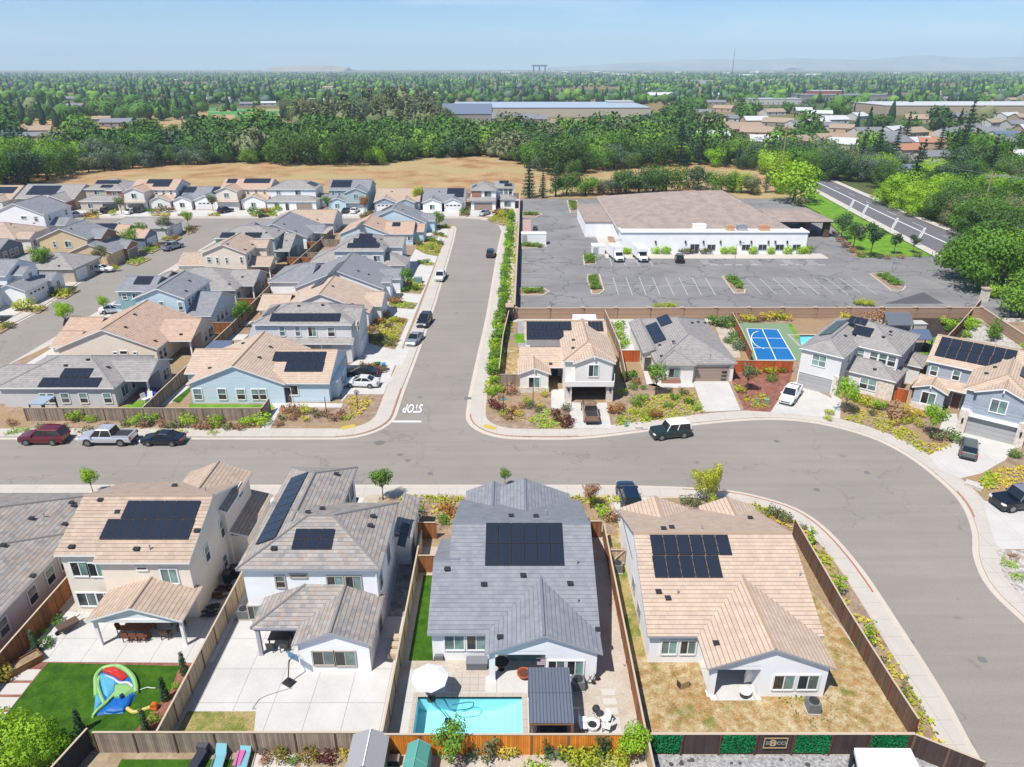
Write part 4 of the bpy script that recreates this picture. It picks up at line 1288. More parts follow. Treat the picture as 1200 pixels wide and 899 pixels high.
m1=h.block(-65,-50.6,82.1,92.4,0,2.95,'gx',hip=(1,1))
w=h.block(-53,-47.5,84.6,91.4,2.6,2.9,'gx',walls=False,fill=(1,));h.post(-47.7,84.9,0,2.6);h.block(-51,-47.6,88.2,91.3,0,2.9,None,wm=0)
h.block(-69.6,-60,83.2,89.4,0,2.9,'gx',hip=(1,0))
for q in((48,461.5,55,472),(57,461.5,64,472),(72.5,461,81,472),(94,461,102.5,472),(122,461,130.5,472)):h.wy(82.1,*q,1,2)
h.window('e',-50.6,84.4,1.5,1.6,1.4,2,1);h.window('e',-50.6,86.6,1.5,.8,1.4,1,2);h.window('e',-47.6,89.8,1.5,1.6,1.4,2,1)
h.pv_s(m1['s'],(43.5,454.5),(114,454.5),443.5,9,1);h.pv_s(m1['s'],(69.5,443),(104,443),432.5,5,1)
h.vents(m1['e'],(127,431));h.vents(m1['s'],(77,429),(103,422));h.done()
h=House('single storey cream house with large pinkish-tan gable roof and covered rear patio',(-58,101),'cream','pink',TRIMW,alt='offwhite')
g=h.block(-65.5,-51.4,95.6,109.2,0,2.95,'gy')
w=h.block(-53,-47.9,99.2,108.2,2.6,2.9,'gx',walls=False,fill=(1,),gm=0);h.post(-48.1,99.4,0,2.6);h.block(-51.5,-48.0,103.4,108.1,0,2.9,None,wm=0)
h.block(-67.0,-64,96.8,102.6,0,2.85,'gx');h.block(-68.8,-64,102.4,108.8,0,2.9,'gx')
for q in((133,413,137,415),(141,411.5,149,415),(156.5,413,160,415)):h.wy(95.6,*q,1,1)
h.window('e',-48.0,104.6,1.5,1.0,1.4,1,2);h.window('e',-48.0,106.7,1.5,1.8,1.4,2,1)
for u in(96.6,97.9):h.window('e',-51.4,u,1.5,.9,1.4,1,2)
h.vents(g['e'],(158,369),(147,384),(148,394),(182,400));h.vents(w['s'],(212,392.5));h.done()
h=House('two storey sky-blue house with grey gable roof and teal boarded side, two narrow upper windows',(-57.5,116),'sky','ash',TRIMW,alt='teal')
g=h.block(-61.2,-53.3,110.8,121.4,0,5.75,'gy')
lf=h.block(-66.3,-60.5,115.4,122.5,0,5.7,'gx',wm=1)
lo=h.block(-53.8,-49.4,110.7,121.8,0,2.9,'gx')
h.block(-68,-65,117,122,0,2.9,'gx')
for q in((187.5,354,192,363),(209.5,354.5,214,363)):h.wy(110.8,*q,1,2)
h.wy(110.8,168,354,175,358);h.wy(115.4,143.5,344,148.5,350.5,1,2);h.wy(115.4,155.5,344,163,350)
for u in(112.6,113.9,117.5,119.4):h.window('e',-53.3,u,4.6,.8,1.2,1,2)
for u in(113.4,115.2,117.0):h.window('e',-49.4,u,1.5,1.1,1.4,1,2)
h.pv_s(lf['s'],(155.5,334),(175,334),324.5,4,2)
h.vents(g['e'],(218,341.5),(222,329.5),(221,322));h.done()
h=House('single storey grey house with hip roof and covered patio between the blue and cream houses',(-57,131),'grey','grey',TRIMW,alt='grey')
m1=h.block(-66,-50.6,125.3,137.2,0,2.95,'gx',hip=(1,1));w=h.block(-53,-48.3,128.4,136.8,2.6,2.9,'gx',walls=False,fill=(1,));h.post(-48.5,128.7,0,2.6);h.block(-51,-48.4,132.8,136.7,0,2.9,None,wm=0)
h.block(-68.5,-65,127,136,0,2.9,'gx',hip=(1,0))
for u in(133.8,135.6):h.window('e',-48.4,u,1.5,1.3,1.4)
h.window('e',-50.6,126.8,1.5,1.6,1.4)
h.panels(m1['s'],-66.0,-61.5,126.3,128.4,4,1);h.vents(m1['s'],(269,333.5));h.vents(w['s'],(284,325));h.done()
h=House('two storey cream house with tan gable roof, four upper windows and dark-pillared patio roof',(-58,146),'cream','sand',TRIMW,alt='offwhite')
g=h.block(-62.5,-53.9,141.5,151.8,0,5.75,'gy');h.block(-55,-51.6,147.5,152,0,5.6,'gx')
h.block(-68.5,-62,143,151,0,2.95,'gx');w=h.block(-54,-49.6,142.5,148.2,2.6,2.9,'gx',walls=False,fill=(1,));h.post(-49.8,142.7,0,2.6)
for q in((243,301.5,247,307),(253.5,302,256,308),(264.5,302,267,308),(281.7,301.5,284.5,308)):h.wy(141.5,*q,1,2)
for u in(143,145):h.window('e',-53.9,u,4.6,.9,1.2,1,2)
h.window('e',-51.6,149.5,4.5,.9,1.2,1,2)
h.vents(g['e'],(287,293),(296,287),(283,279));h.vents(g['w'],(267,286.5),kind=1);h.done()
h=House('two storey pale teal house with grey hip roof and low covered patio',(-58,160),'green','grey',TRIMW,alt='teal')
m1=h.block(-65.2,-52.3,155.4,164,0,5.75,'gx',hip=(1,1));lo=h.block(-53,-49.4,155.6,167.6,2.6,2.9,'gx',walls=False,fill=(1,),gm=0);h.post(-49.6,156,0,2.6);h.block(-52,-49.5,162,167.5,0,2.9,None,wm=0)
h.block(-68.5,-65,156.5,164.5,0,2.9,'gx',hip=(1,0))
for u in(157,159.6,161.6):h.window('e',-52.3,u,4.6,.8,1.2,1,2)
h.window('e',-49.5,164.5,1.5,1.5,1.4)
h.pv_s(m1['s'],(285,279),(305,279),273,5,1);h.pv_s(m1['s'],(257,279),(273,279),273,4,1);h.vents(m1['s'],(312,273),(327,270.5));h.done()
h=House('single storey white house with broad ash-grey gable roof near the end of the far street',(-57,176),'white','ash',TRIMW,alt='palegrey')
g=h.block(-64.5,-49.2,169.3,184.2,0,2.95,'gy');w=h.block(-52,-46.9,175,181,2.6,2.85,'gx',walls=False,fill=(1,));h.post(-47.1,175.2,0,2.6)
h.block(-68.5,-64,172,182,0,2.9,'gx',hip=(1,0));h.vents(g['e'],(333,263),(347,271),(350,257));h.window('e',-49.2,171.5,1.5,1.6,1.4);h.done()
h=House('single storey house with plain tan roof at the far corner of the block',(-55,191),'palegrey','sand',TRIMW,alt='palegrey')
m1=h.block(-63.5,-46.8,186.4,197.4,0,2.95,'gx',hip=(1,0));h.window('e',-46.8,190,1.5,1.2,1.3);h.vents(m1['s'],(372,258),(354,255));h.done()
h=House('white house with a gabled dormer and garage, at the left edge beside the driveway shrub',(-96,129),'white','ash',TRIMW,alt='white')
h.block(-104,-92.6,126.5,135.5,0,5.2,'gx');h.block(-94,-88.6,124.6,131.4,0,2.95,'gy',hip=(0,0));h.block(-95.5,-90.6,128.2,132.4,2.9,5.0,'gx',wm=0);h.block(-92,-88.2,132.2,136,0,2.95,'gx');h.block(-106,-93,118,127,0,2.95,'gx')
h.garage('e',-88.58,128,4.8,2.15,GARW,4);h.window('e',-90.6,130.3,4.2,.9,1.2,2,1);h.window('e',-88.2,134,1.6,.9,1.1);h.door('e',-90.6,131.9,.9);h.done()
h=House('single storey pale house with speckled low hip roof behind the round street tree',(-96,145),'taupe','grey',TRIMW,alt='taupe')
m1=h.block(-104,-88.6,140.2,150,0,2.95,'gx',hip=(1,1));h.window('e',-88.6,146.5,1.5,1.2,1.3);h.garage('e',-88.58,142.8,3.6);h.vents(m1['s'],(50,306),(69,312),(60,302));h.done()
h=House('two storey tan house with brick-clad front and dark grey gable roof across the far street',(-98,159),'tan','ash',TRIMW,alt='brick')
g=h.block(-103.5,-93.0,154.6,164.2,0,5.75,'gy');h.block(-94,-91.2,157,163.5,2.9,5.5,'gx',wm=1);lo=h.block(-97,-87.6,153.4,163.8,0,2.95,'gy',dz=.0);h.block(-89,-86.9,158.5,163.6,0,2.9,'gx',wm=1)
h.block(-106,-102,156,163,0,3.0,'gx',hip=(1,0))
h.wy(154.6,62.5,283,65.5,289.5,1,2);h.wy(154.6,76.5,283,83.5,289.5,2,1);h.window('e',-91.2,160,4.4,.9,1.2);h.garage('e',-86.88,161,4.2,2.1,GARB);h.vents(g['e'],(83,268.5));h.done()
h=House('single storey grey-blue house with pinkish-tan roof and solar panels, behind two street trees',(-98,172),'darkblue','pink',TRIMW,alt='bluegrey')
g=h.block(-107,-92.5,167.4,178,0,2.95,'gx');h.block(-94,-87.8,169,175.4,0,2.9,'gx');h.garage('e',-87.78,172.2,4.6);h.panels(g['s'],-104,-95.5,170.6,173.0,7,1);h.vents(g['s'],(140,262),(138,273));h.window('e',-92.5,176.5,1.5,1.0,1.3);h.done()
h=House('single storey house with pale grey hip roof on the corner by the turning',(-96,183),'grey','grey',TRIMW,alt='grey')
m1=h.block(-103.5,-87.3,180,188.5,0,2.95,'gx',hip=(1,1));h.window('e',-87.3,182,1.5,1.1,1.3);h.garage('e',-87.28,185.6,4.2);h.vents(m1['s'],(190,268));h.done()
h=House('two storey white house with grey gable roof at the far left, blue end wall',(-124,188),'white','ash',TRIMW,alt='sky')
g=h.block(-133,-119.2,182.4,194.5,0,5.75,'gy');h.block(-120,-115.4,184,190,0,2.9,'gx')
h.wy(182.4,25,253.5,31,256.5);h.wy(182.4,40.5,254,44,259,1,2)
for u in(184.5,192):h.window('e',-119.2,u,4.6,.9,1.2,1,2)
h.done()
h=House('single storey house with broad tan gable roof in front of the white gabled house',(-124,172),'offwhite','sand',TRIMW,alt='offwhite')
m1=h.block(-136,-117.6,167.6,180,0,2.95,'gx',hip=(0,1));h.block(-118,-114.6,168,173,0,2.9,'gx');h.window('e',-114.6,169.6,1.5,1.2,1.4);h.window('e',-114.6,171.6,1.5,1.2,1.4);h.vents(m1['s'],(13,263),(40,262));h.done()
h=House('slate-blue single storey house with dark windows at the left edge',(-122,157),'darkblue','ash',TRIMW,alt='sky')
h.block(-134,-120.5,152,163,0,3.4,'gy');h.block(-121,-113.5,155,163.4,0,2.95,'gx')
for u in(157,159.2,161):h.window('e',-113.5,u,1.6,1.0,1.4,1,2)
h.done()
h=House('white single storey house partly seen below the dormer house at the left edge',(-100,117),'white','ash',TRIMW,alt='white')
h.block(-108,-89.0,111.0,117.5,0,2.95,'gx');h.window('e',-89.0,114,1.5,1.2,1.3);h.done()
def row2(label,x0,x1,y0,wall,roof,alt='stone',gar=0,gw=6.0,lowalt=0,pv=(),garm=None,trim=None,hip=(0,0),dep=11):
 """two storeys: main roof along the street, garage wing with upper gable, low porch gable"""
 h=House(label,((x0+x1)/2,y0+6),wall,roof,trim or TRIMW,alt=alt)
 a,b=(x0+.6,x0+.6+gw)if gar==0 else(x1-.6-gw,x1-.6)
 l0,l1=(b+.3,x1-.8)if gar==0 else(x0+.8,a-.3)
 m=h.block(x0+.5,x1-.5,y0+5.5,y0+5.5+dep,0,5.75,'gx',hip=hip)
 h.block(a,b,y0+.4,y0+7.5,0,5.75,'gy')
 h.block(l0+.2,l1-.2,y0+1.6,y0+6.5,0,2.9,'gy',wm=lowalt)
 h.shed(l0-.5,l1+.4,y0+3.0,y0+5.49,2.95,3.9,'s')
 h.shed(a-.3,b+.3,y0-.3,y0+.39,2.75,3.05,'s')
 h.garage('s',y0+.4,(a+b)/2,4.7,2.1,garm or GARW)
 h.window('s',y0+.4,(a+b)/2,4.6,1.4,1.3)
 h.window('s',y0+1.6,(l0+l1)/2,1.6,1.3,1.3)
 for k in range(3):h.window('s',y0+5.5,l0+(l1-l0)*(k+.5)/3,4.8,.7,1.1,1,2)
 for u in(y0+8,y0+12):h.window('e',x1-.5,u,4.6,.8,1.2,1,2)
 for p_ in pv:
  xa,xb,ya,yb=p_
  h.panels(m['s'],x0+xa,x0+xb,y0+ya,y0+yb,max(1,round((xb-xa)/1.05)),max(1,round((yb-ya)/1.75)))
 h.done()
row2('two storey tan house with twin solar arrays in the field row',-117.5,-103,218,'offwhite','pink','brick',0,6,0,[(4,11.6,8.3,10.6),(6.5,11.6,6.6,8.2)],GARB)
row2('two storey tan house with white low gable and long solar strip, in the field row',-90.2,-74.4,219,'beige','pink','white',0,6.4,1,[(1.2,4.2,8.3,10.6),(6.5,14.6,8.3,10.8)])
row2('pale teal two storey house with grey roof in the row by the dry field',-56.6,-43.2,217,'green','ash','sky',1,6,1,[(.9,7,6.5,10.4)])
h=House('two storey white house with low front hip roof in the field row',(-68,226),'white','grey',TRIMW,alt='tan')
m1=h.block(-75,-60.6,224,233.5,0,5.75,'gx',hip=(1,1));lo=h.block(-74.5,-59.6,219.4,224.4,0,2.95,'gx',hip=(1,1));h.block(-61,-58.6,225,231,0,2.9,'gx',hip=(0,1))
h.garage('s',219.4,-63.2,4.8,2.1,GARB);h.door('s',219.38,-68.4,1.0);h.window('s',219.4,-71.5,1.6,1.4,1.3);h.window('s',224,-66,4.7,1.6,1.3);h.window('s',224,-72,4.7,1.2,1.0)
h.window('e',-60.6,228,4.6,.8,1.2,1,2);h.panels(m1['e'],-63.6,-61.2,226.4,231,2,3);h.done()
h=House('two storey grey house with brick accents and open dark garage, in the field row',(-125,226),'taupe','grey',TRIMW,alt='brick')
m1=h.block(-131.5,-118.6,224,235,0,5.75,'gx',hip=(1,1));h.block(-131,-118.0,219,224.4,0,2.95,'gx',hip=(1,1));h.block(-124,-119,222,226,2.9,5.7,'gy',wm=1,hip=(1,0))
h.garage('s',219,-122,4.8,2.1,DOORD);h.window('s',219,-128,1.5,1.5,1.3);h.window('s',224,-128,4.7,1.6,1.2);h.window('s',222,-121.5,4.6,1.4,1.1)  # open garage: its shaded inside is painted as dark door panels
for u in(227,231):h.window('e',-118.6,u,4.6,1.0,1.2,1,2)
h.panels(m1['s'],-129.5,-122,226.5,228.5,7,1);h.panels(m1['s'],-127,-123.4,224.4,225.9,3,1);h.done()
def row1(label,x0,x1,y0,wall,roof,alt='stone',pv=(),gx_=None,garx=None,lites=4):
 h=House(label,((x0+x1)/2,y0+6),wall,roof,TRIMW,alt=alt)
 m=h.block(x0+.4,x1-.4,y0+3.4,y0+16.5,0,2.95,'gx')
 g=gx_ or(x0+.6,x0+6.2)
 h.block(g[0],g[1],y0+.6,y0+9,0,2.95,'gy');q=garx or(x0+7,x1-.9)
 h.block(q[0],q[1],y0+1.2,y0+8,0,2.95,'gy')
 h.garage('s',y0+1.2,(q[0]+q[1])/2,min(4.8,q[1]-q[0]-.6),2.1,GARW,lites);h.window('s',y0+.6,(g[0]+g[1])/2,1.6,1.4,1.3)
 h.door('s',y0+3.38,(g[1]+q[0])/2,.9)
 for(xa,xb,ya,yb)in pv:h.panels(m['s'],x0+xa,x0+xb,y0+ya,y0+yb,max(1,round((xb-xa)/1.05)),max(1,round((yb-ya)/1.75)))
 h.vents(m['s'],(x0+5,y0+8),pix=False)
 h.done()
row1('single storey white gabled house with two solar arrays, in the field row',-104,-89.2,219.5,'white','ash','white',[(1.2,5,6.5,9.6),(10.3,14,5.6,9.6)])
row1('single storey white house with grey roof and stepped solar array, beside the lime tree',-27.4,-14.2,216,'white','ash','white',[(7.4,12.6,6.8,9.8),(9.8,12.6,5.0,6.7)])
row1('pale blue house with tan roof and two nested front gables in the field row',-42,-27.8,216,'bluegrey','sand','bluegrey',gx_=(-34.6,-29.4),garx=(-41.4,-35.2))
h=House('large grey-roofed house with brick gables and wide solar array in the field row',(-138,224),'taupe','grey',TRIMW,alt='brick')
m1=h.block(-152,-134.2,222,237,0,3.3,'gx');h.block(-143,-134.6,217.5,226,0,3.0,'gy',wm=1);h.window('s',217.5,-140.5,1.6,1.6,1.3);h.window('s',217.5,-136.6,1.6,1.2,1.3);h.panels(m1['s'],-150,-141,223.5,228.5,8,3);h.done()
h=House('single storey tan house with two solar groups at the left end of the field row',(-158,224),'offwhite','sand',TRIMW,alt='cream')
m1=h.block(-172,-153.5,222,236,0,3.2,'gx');h.block(-168,-160,216,225,0,3.0,'gy');h.block(-159.5,-154,218,225,0,3.0,'gy');h.window('s',218,-156.8,1.6,1.4,1.3);h.window('s',216,-164,1.6,1.4,1.3);h.panels(m1['s'],-168,-162.5,224.8,228,5,2);h.panels(m1['s'],-160.5,-154.5,224.5,228,6,2);h.done()
h=House('modern two storey off-white house with orange accent wall at the end of the street',(-7,225),'white','grey',TRIMG,alt='brick')
g=h.block(-12.6,-4.9,221.5,233,0,5.75,'gy',hip=(1,1));b=h.block(-5.2,.4,226.5,234,0,5.75,'gx',hip=(0,1),dz=-.03);h.shed(-13.2,-4.8,219.3,221.49,2.9,3.6,'s');h.block(-12.4,-5.0,219.8,221.6,0,2.9,None,wm=0);lw=h.block(-3.6,.9,222.4,227,0,2.95,'gx',hip=(0,1))
m=MB();m.box(-12.3,-9.4,221.38,221.49,3.6,5.6);m.build('accent_panel',WALLS['brick'],h.t)
h.garage('s',219.8,-8.8,5.2,2.15,GARB);h.window('s',221.5,-7.4,4.7,1.9,1.3);h.door('s',226.4,-4.2,.9)
for u in(-3.4,-1.9,-.5):h.window('s',226.5,u,4.6,.9,1.3,1,2)
h.window('s',222.4,-1.4,1.6,1.8,1.3)
h.panels(g['w'],-12.4,-10.9,224.5,229,1,4);h.panels(b['s'],-4.0,-1.0,228.6,230.2,3,1);h.panels(b['s'],-2.4,.0,227,228.5,3,1);h.done()
sheet('parking_lot',[(1.3,118.3),(92,118.3),(100,124),(98,150),(97.5,161.5),(80,160.4),(84,176),(91.5,215),(92,240),(2.8,240)],ASPH_P,.16)
sheet('path',rect(24.4,72.4,159.5,164.4),CON,.165);sheet('path',rect(21.5,25.4,160,215),CON,.166)
sheet('parking_patch',atl((1036,357),(1082,343.5),(1106,357)),asphalt('new_asphalt',C(112,110,114)),.164)
sheet('ground_strip',[(98.1,118),(140,118),(124,160),(98.3,160)],varied('leaf_litter',C(120,96,80),C(166,136,112),.6,4),.1)
RDL=smooth_path([(93,60),(94.5,100),(97,130),(100,162),(104.5,212),(109.3,261),(112,300)],3)
RDR=smooth_path([(110,60),(111.5,100),(113.5,130),(115.3,162),(117.2,212),(121,262),(124,300)],3)
sheet('road',RDL+RDR[::-1],ASPH_D,.05)
def off(path,d):return[(x+d,y)for x,y in path]
sheet('sidewalk',RDL+off(RDL,-2.6)[::-1],CON,.17);sheet('sidewalk',off(RDR,2.4)+RDR[::-1],CON,.17)
mid=[((a[0]*.52+b[0]*.48),(a[1]*.52+b[1]*.48))for a,b in zip(RDL,RDR)]
strip('road_marking',mid[3:],.45,.056,PAINT)
e2=[((a[0]*.28+b[0]*.72),(a[1]*.28+b[1]*.72))for a,b in zip(RDL,RDR)]
for k in range(6,len(e2)-1):strip('road_marking',[e2[k],tuple(Vector(e2[k]).lerp(Vector(e2[k+1]),.4))],.14,.056,PAINT)
sheet('lawn',[(79.2,160.6),(97.0,161.6),(101.5,212),(106,255),(92.5,240),(92,215),(84.4,177)],G_TURFL,.175)
sheet('planting_bed',[(78.4,160.0),(79.4,160.6),(84.6,177.2),(83.6,177.4)],G_MULCH,.178)
PL=plain('faded_stall_paint',(.42,.42,.42),.8)
mk=MB()
def ln(ax,ay,bx,by,w=.12):
 d=Vector((bx-ax,by-ay)).normalized();n=Vector((-d.y,d.x))*(w/2);z=.166
 mk.face([(ax-n.x,ay-n.y,z),(bx-n.x,by-n.y,z),(bx+n.x,by+n.y,z),(ax+n.x,ay+n.y,z)])
def pln(a,b,w=.14):
 p,q=at(*a,.16),at(*b,.16);ln(*p,*q,w)
for k in range(8):pln((718.2+15.45*k,325),(725+16.2*k,346))
for k in range(9):pln((874.5+15.6*k,326),(893+16.8*k,345))
pln((712,335),(848,335));pln((872,335),(1020,335))
for k in range(4):pln((714+15.5*k,302),(717.5+15.7*k,311.5))
for k in range(7):
 pln((610,295+6.4*k),(643,295+6.4*k),.12)
 pln((670,256+5.6*k),(695+1.6*k,256+5.6*k),.12)
for k in range(5):pln((683+5.4*k,239),(685+5.5*k,243))
for k in range(5):
 for c in(0,14,58,72,96,124):
  if c in(14,72):continue
  pln((820+c+2.0*k,304.6),(826+c+2.0*k,310.2),.1)
for c in(833,849,862,880,914,932,958):pln((c,310.4),(c+9,310.6),.5)
struct(mk,'parking_marking',PL)
def wall_run(name,label,path,h,t,mats,cap=None,pil=0,pmat=None,z0=0.0,caph=.08):
 """masonry wall along a path: body, cap, pilasters"""
 r=thing(name,label,'wall',(path[0][0],path[0][1],0))
 b,c,pm=MB(),MB(),[]
 for(ax,ay),(bx,by)in zip(path,path[1:]):
  d=Vector((bx-ax,by-ay,0));L=d.length;d.normalize()
  b.bar((ax,ay,z0+(h-z0)/2),(bx,by,z0+(h-z0)/2),t,h-z0)
  c.bar((ax,ay,h+caph/2),(bx,by,h+caph/2),t+.08,caph)
  if pil:
   n=max(1,int(L/pil))
   for k in range(n+1):
    p=Vector((ax,ay,0))+d*(L*k/n)
    m=MB();m.box(p.x-t*.9,p.x+t*.9,p.y-t*.9,p.y+t*.9,z0,h+.1);m.box(p.x-t*1.15,p.x+t*1.15,p.y-t*1.15,p.y+t*1.15,h+.1,h+.22,1)
    m.build('pilaster',[pmat or mats,cap or mats],r)
 b.build('masonry',mats,r);c.build('wall_cap',cap or mats,r)
 return r
wall_run('block_wall','long tan block wall with capped pilasters between the back gardens and the parking lot',[(.6,117.2),(81.3,117.6)],2.0,.3,BLOCKW,BLOCKC,5.4)
wall_run('block_wall','tan block wall running down beside the pebbled slope at the right edge',[(81.5,117.6),(79.6,103),(78.6,84)],2.0,.3,BLOCKW,BLOCKC)
wall_run('masonry_wall','long dark brown wall between the hedge and the parking lot',[(.4,118),(1.0,150),(1.8,190),(2.5,236)],2.3,.3,BROWNW,BLOCKC)
pp=thing('stone_pillar','grey stone gate pillar with pale cap at the bend of the block wall','pillar',(*at(1152,352),0))
x,y=at(1152,354)
m=MB();m.box(x-.55,x+.55,y-.55,y+.55,0,2.5);m.build('shaft',WALLS['stone'],pp);m=MB();m.box(x-.7,x+.7,y-.7,y+.7,2.5,2.72);m.build('cap',BLOCKC,pp)
pq=thing('stone_pillar','dark square wall pillar at the left end of the long block wall','pillar',(-.6,117.6,0))
m=MB();m.box(-1.0,.2,116.2,118.2,0,2.5);m.build('shaft',DKMETAL,pq);m=MB();m.box(-1.1,.3,116.1,118.3,2.5,2.66);m.build('cap',BLOCKC,pq)
b=thing('hall_building','long white hall with big mauve-grey hip roof beside the parking lot','building',(46,185,0))
HROOF=varied('shingle_roof',C(180,162,152),C(200,182,170),.5,5,fine=(2.2,.1))
m=MB();m.box(25.4,68.6,164.3,168.6,0,5.0,0,top=False);m.box(26.4,66.6,168.4,216,0,4.7,0,top=False);m.box(25.2,68.8,164.1,168.8,5.0,5.0+.02,1)
m.box(25.2,68.8,164.1,164.5,5.0,5.3,1);m.box(25.2,25.6,164.5,169,5.0,5.3,1);m.box(68.4,68.8,164.5,169,5.0,5.3,1)
m.build('wall',[WALLS['white'],TRIMW],b)
m=MB();c=[(25.4,168.7,4.75),(66.8,168.7,4.75),(66.8,217,4.75),(25.4,217,4.75)];p,q=(40.6,191.5,10.1),(55.9,194,10.1)
m.face([c[0],c[1],q,p]);m.face([c[1],c[2],q]);m.face([c[2],c[3],p,q]);m.face([c[3],c[0],p])
for i in range(4):
 e,f=c[i],c[(i+1)%4];m.face([(e[0],e[1],e[2]-.35),(f[0],f[1],f[2]-.35),f,e],1)
m.face([(x_,y_,z_-.35)for x_,y_,z_ in c][::-1],1)
m.build('roof',[HROOF,TRIMW],b)
m=MB();m.box(18.6,27.5,182,207,3.9,4.1,0);m.box(18.8,26.4,182.2,206.8,0,3.9,1);m.build('side_wing',[HROOF,WALLS['white']],b)
def bwin(pa,pb,nm='window'):
 o=Vector((0,0,CAMH));P=[]
 for q_ in(pa,pb):
  d=ray(*q_);P.append(o+d*(164.3/d.y))
 x0,x1,z0,z1=P[0].x,P[1].x,max(.13,P[1].z),P[0].z
 f=MB();f.box(x0-.1,x1+.1,164.22,164.29,z0-.1,z0);f.box(x0-.1,x1+.1,164.22,164.29,z1,z1+.1);f.box(x0-.1,x0,164.22,164.29,z0,z1);f.box(x1,x1+.1,164.22,164.29,z0,z1);f.box((x0+x1)/2-.05,(x0+x1)/2+.05,164.22,164.29,z0,z1)
 fo=f.build(nm,TRIMG,b);g=MB();g.face([(x0,164.27,z0),(x1,164.27,z0),(x1,164.27,z1),(x0,164.27,z1)]);g.build('pane',GL_D,fo)
bwin((809.5,286.5),(818,297.5),'door')
for q in((829.5,837.5),(870,878),(889.5,897.5),(909.5,917.5),(929.5,937)):bwin((q[0],287),(q[1],292.8))
for x_ in(803,824,844,867,880,900,908,922,768):
 d=ray(x_,287);P=Vector((0,0,CAMH))+d*(164.2/d.y);m=MB();m.box(P.x-.16,P.x+.16,163.98,164.28,2.6,3.2);m.build('wall_lamp',DKMETAL,b)
for q,w_,mt in(((819,268),3.0,WHITE),((855,270),1.8,plain('orange_vent_cover',C(236,190,150),.7)),((869,270),2.2,GALV),((895,270),2.2,plain('peach_vent_cover',C(238,178,140),.7)),((726,252),3.0,WHITE),((735,247),3.6,WHITE),((745,243),3.0,GALV)):
 x,y=at(*q,5.0)if q[0]>760 else at(*q,4.1);z=5.02 if q[0]>760 else 4.1
 m=MB();m.box(x-w_/2,x+w_/2,y-.8,y+.8,z,z+1.0);m.box(x-w_/2-.08,x+w_/2+.08,y-.88,y+.88,z+1.0,z+1.08);m.box(x-w_/4,x+w_/4,y-.4,y+.4,z+1.08,z+1.25);m.build('roof_unit',mt,b)
m=MB();m.box(66.0,81.6,181,199,4.0,4.3,1);m.face([(65.6,180.6,4.31),(82,180.6,4.31),(77,190,5.3),(66,190,5.3)]);m.face([(82,180.6,4.31),(82,199.4,4.31),(77,190,5.3)]);m.face([(65.6,199.4,4.31),(82,199.4,4.31),(77,190,5.3),(66,190,5.3)]);m.build('porch_roof',[HROOF,DOORD],b)
for(x,y)in((80.4,182.2),(75.4,182.2),(80.4,197.6)):
 m=MB();m.box(x-.7,x+.7,y-.7,y+.7,0,4.0);m.build('brick_pier',plain('brown_brick',C(120,88,74),.85),b)
def island(pts,label_n,hedge=True):
 poly=inset([at(*p,.16)for p in pts],0)
 g=MB();g.prism(poly,.12,.30);struct(g,'kerb_island',CON)
 i=inset(poly,.25 if sum(poly[k-1][0]*poly[k][1]-poly[k][0]*poly[k-1][1]for k in range(len(poly)))!=0 else.25)
 m=MB();m.flat(i,.306);struct(m,'planting_bed',G_MULCH)
ISL=[[(609,338),(636,337.5),(645,342),(637,346.5),(608,346.5)],[(688,322),(703,322),(708.5,341),(703,345),(693,345),(687.5,328)],[(845.5,324),(858,324),(874,340),(873,344),(860,344.5)],[(1018,321),(1038,320),(1062,337),(1058,341),(1044,341)],[(683,299),(698,299),(699,310),(684,311)],[(611,283),(638,283),(641,290),(611,292)],[(612,248),(630,248),(636,252),(628,255),(612,255)],[(664,235),(676,235),(680,249),(668,250)],[(700,250),(706,250),(724,286),(713,286)]]
for q in ISL:island(q,0)
import numpy as np
def leaf_cloud(rng,lobes,n,size,up=.35,out=.9,flat=1.0):
 """leaf faces spread through the shells of several lobes; lobes = (x, y, z, rx, ry, rz)"""
 L=np.array(lobes,float)
 w=(L[:,3]*L[:,4]*L[:,5])**(2/3)
 idx=rng.choice(len(L),n,p=w/w.sum())
 d=rng.normal(size=(n,3));d/=np.linalg.norm(d,axis=1)[:,None]
 r=1-rng.random(n)**2.0*.62
 c=L[idx,:3]+d*L[idx,3:]*r[:,None]
 nr=d*out+rng.normal(size=(n,3))*.55+np.array([0,0,up])
 nr/=np.linalg.norm(nr,axis=1)[:,None]
 a=np.cross(nr,rng.normal(size=(n,3)));a/=np.linalg.norm(a,axis=1)[:,None]
 b=np.cross(nr,a)
 s=size*(.6+.8*rng.random(n))[:,None]
 a,b=a*s*.5,b*s*.5*flat
 v=np.stack([c-a*1.0,c-b*.75+a*.1,c+a*1.0,c+b*.75-a*.1],1)
 leaf_cloud.nrm=np.repeat(nr*.45+d*.75+np.array([0,0,.12]),4,0)
 return v.reshape(-1,3)
def leaf_mesh(name,V,mat,nrm=None):
 me=bpy.data.meshes.new(name)
 n=len(V)//4
 me.from_pydata([tuple(p)for p in V],[],[(4*i,4*i+1,4*i+2,4*i+3)for i in range(n)])
 me.materials.append(mat)
 me.update()
 if nrm is not None:
  nn=nrm/np.linalg.norm(nrm,axis=1)[:,None]
  me.normals_split_custom_set([tuple(q)for q in nn])
 return me
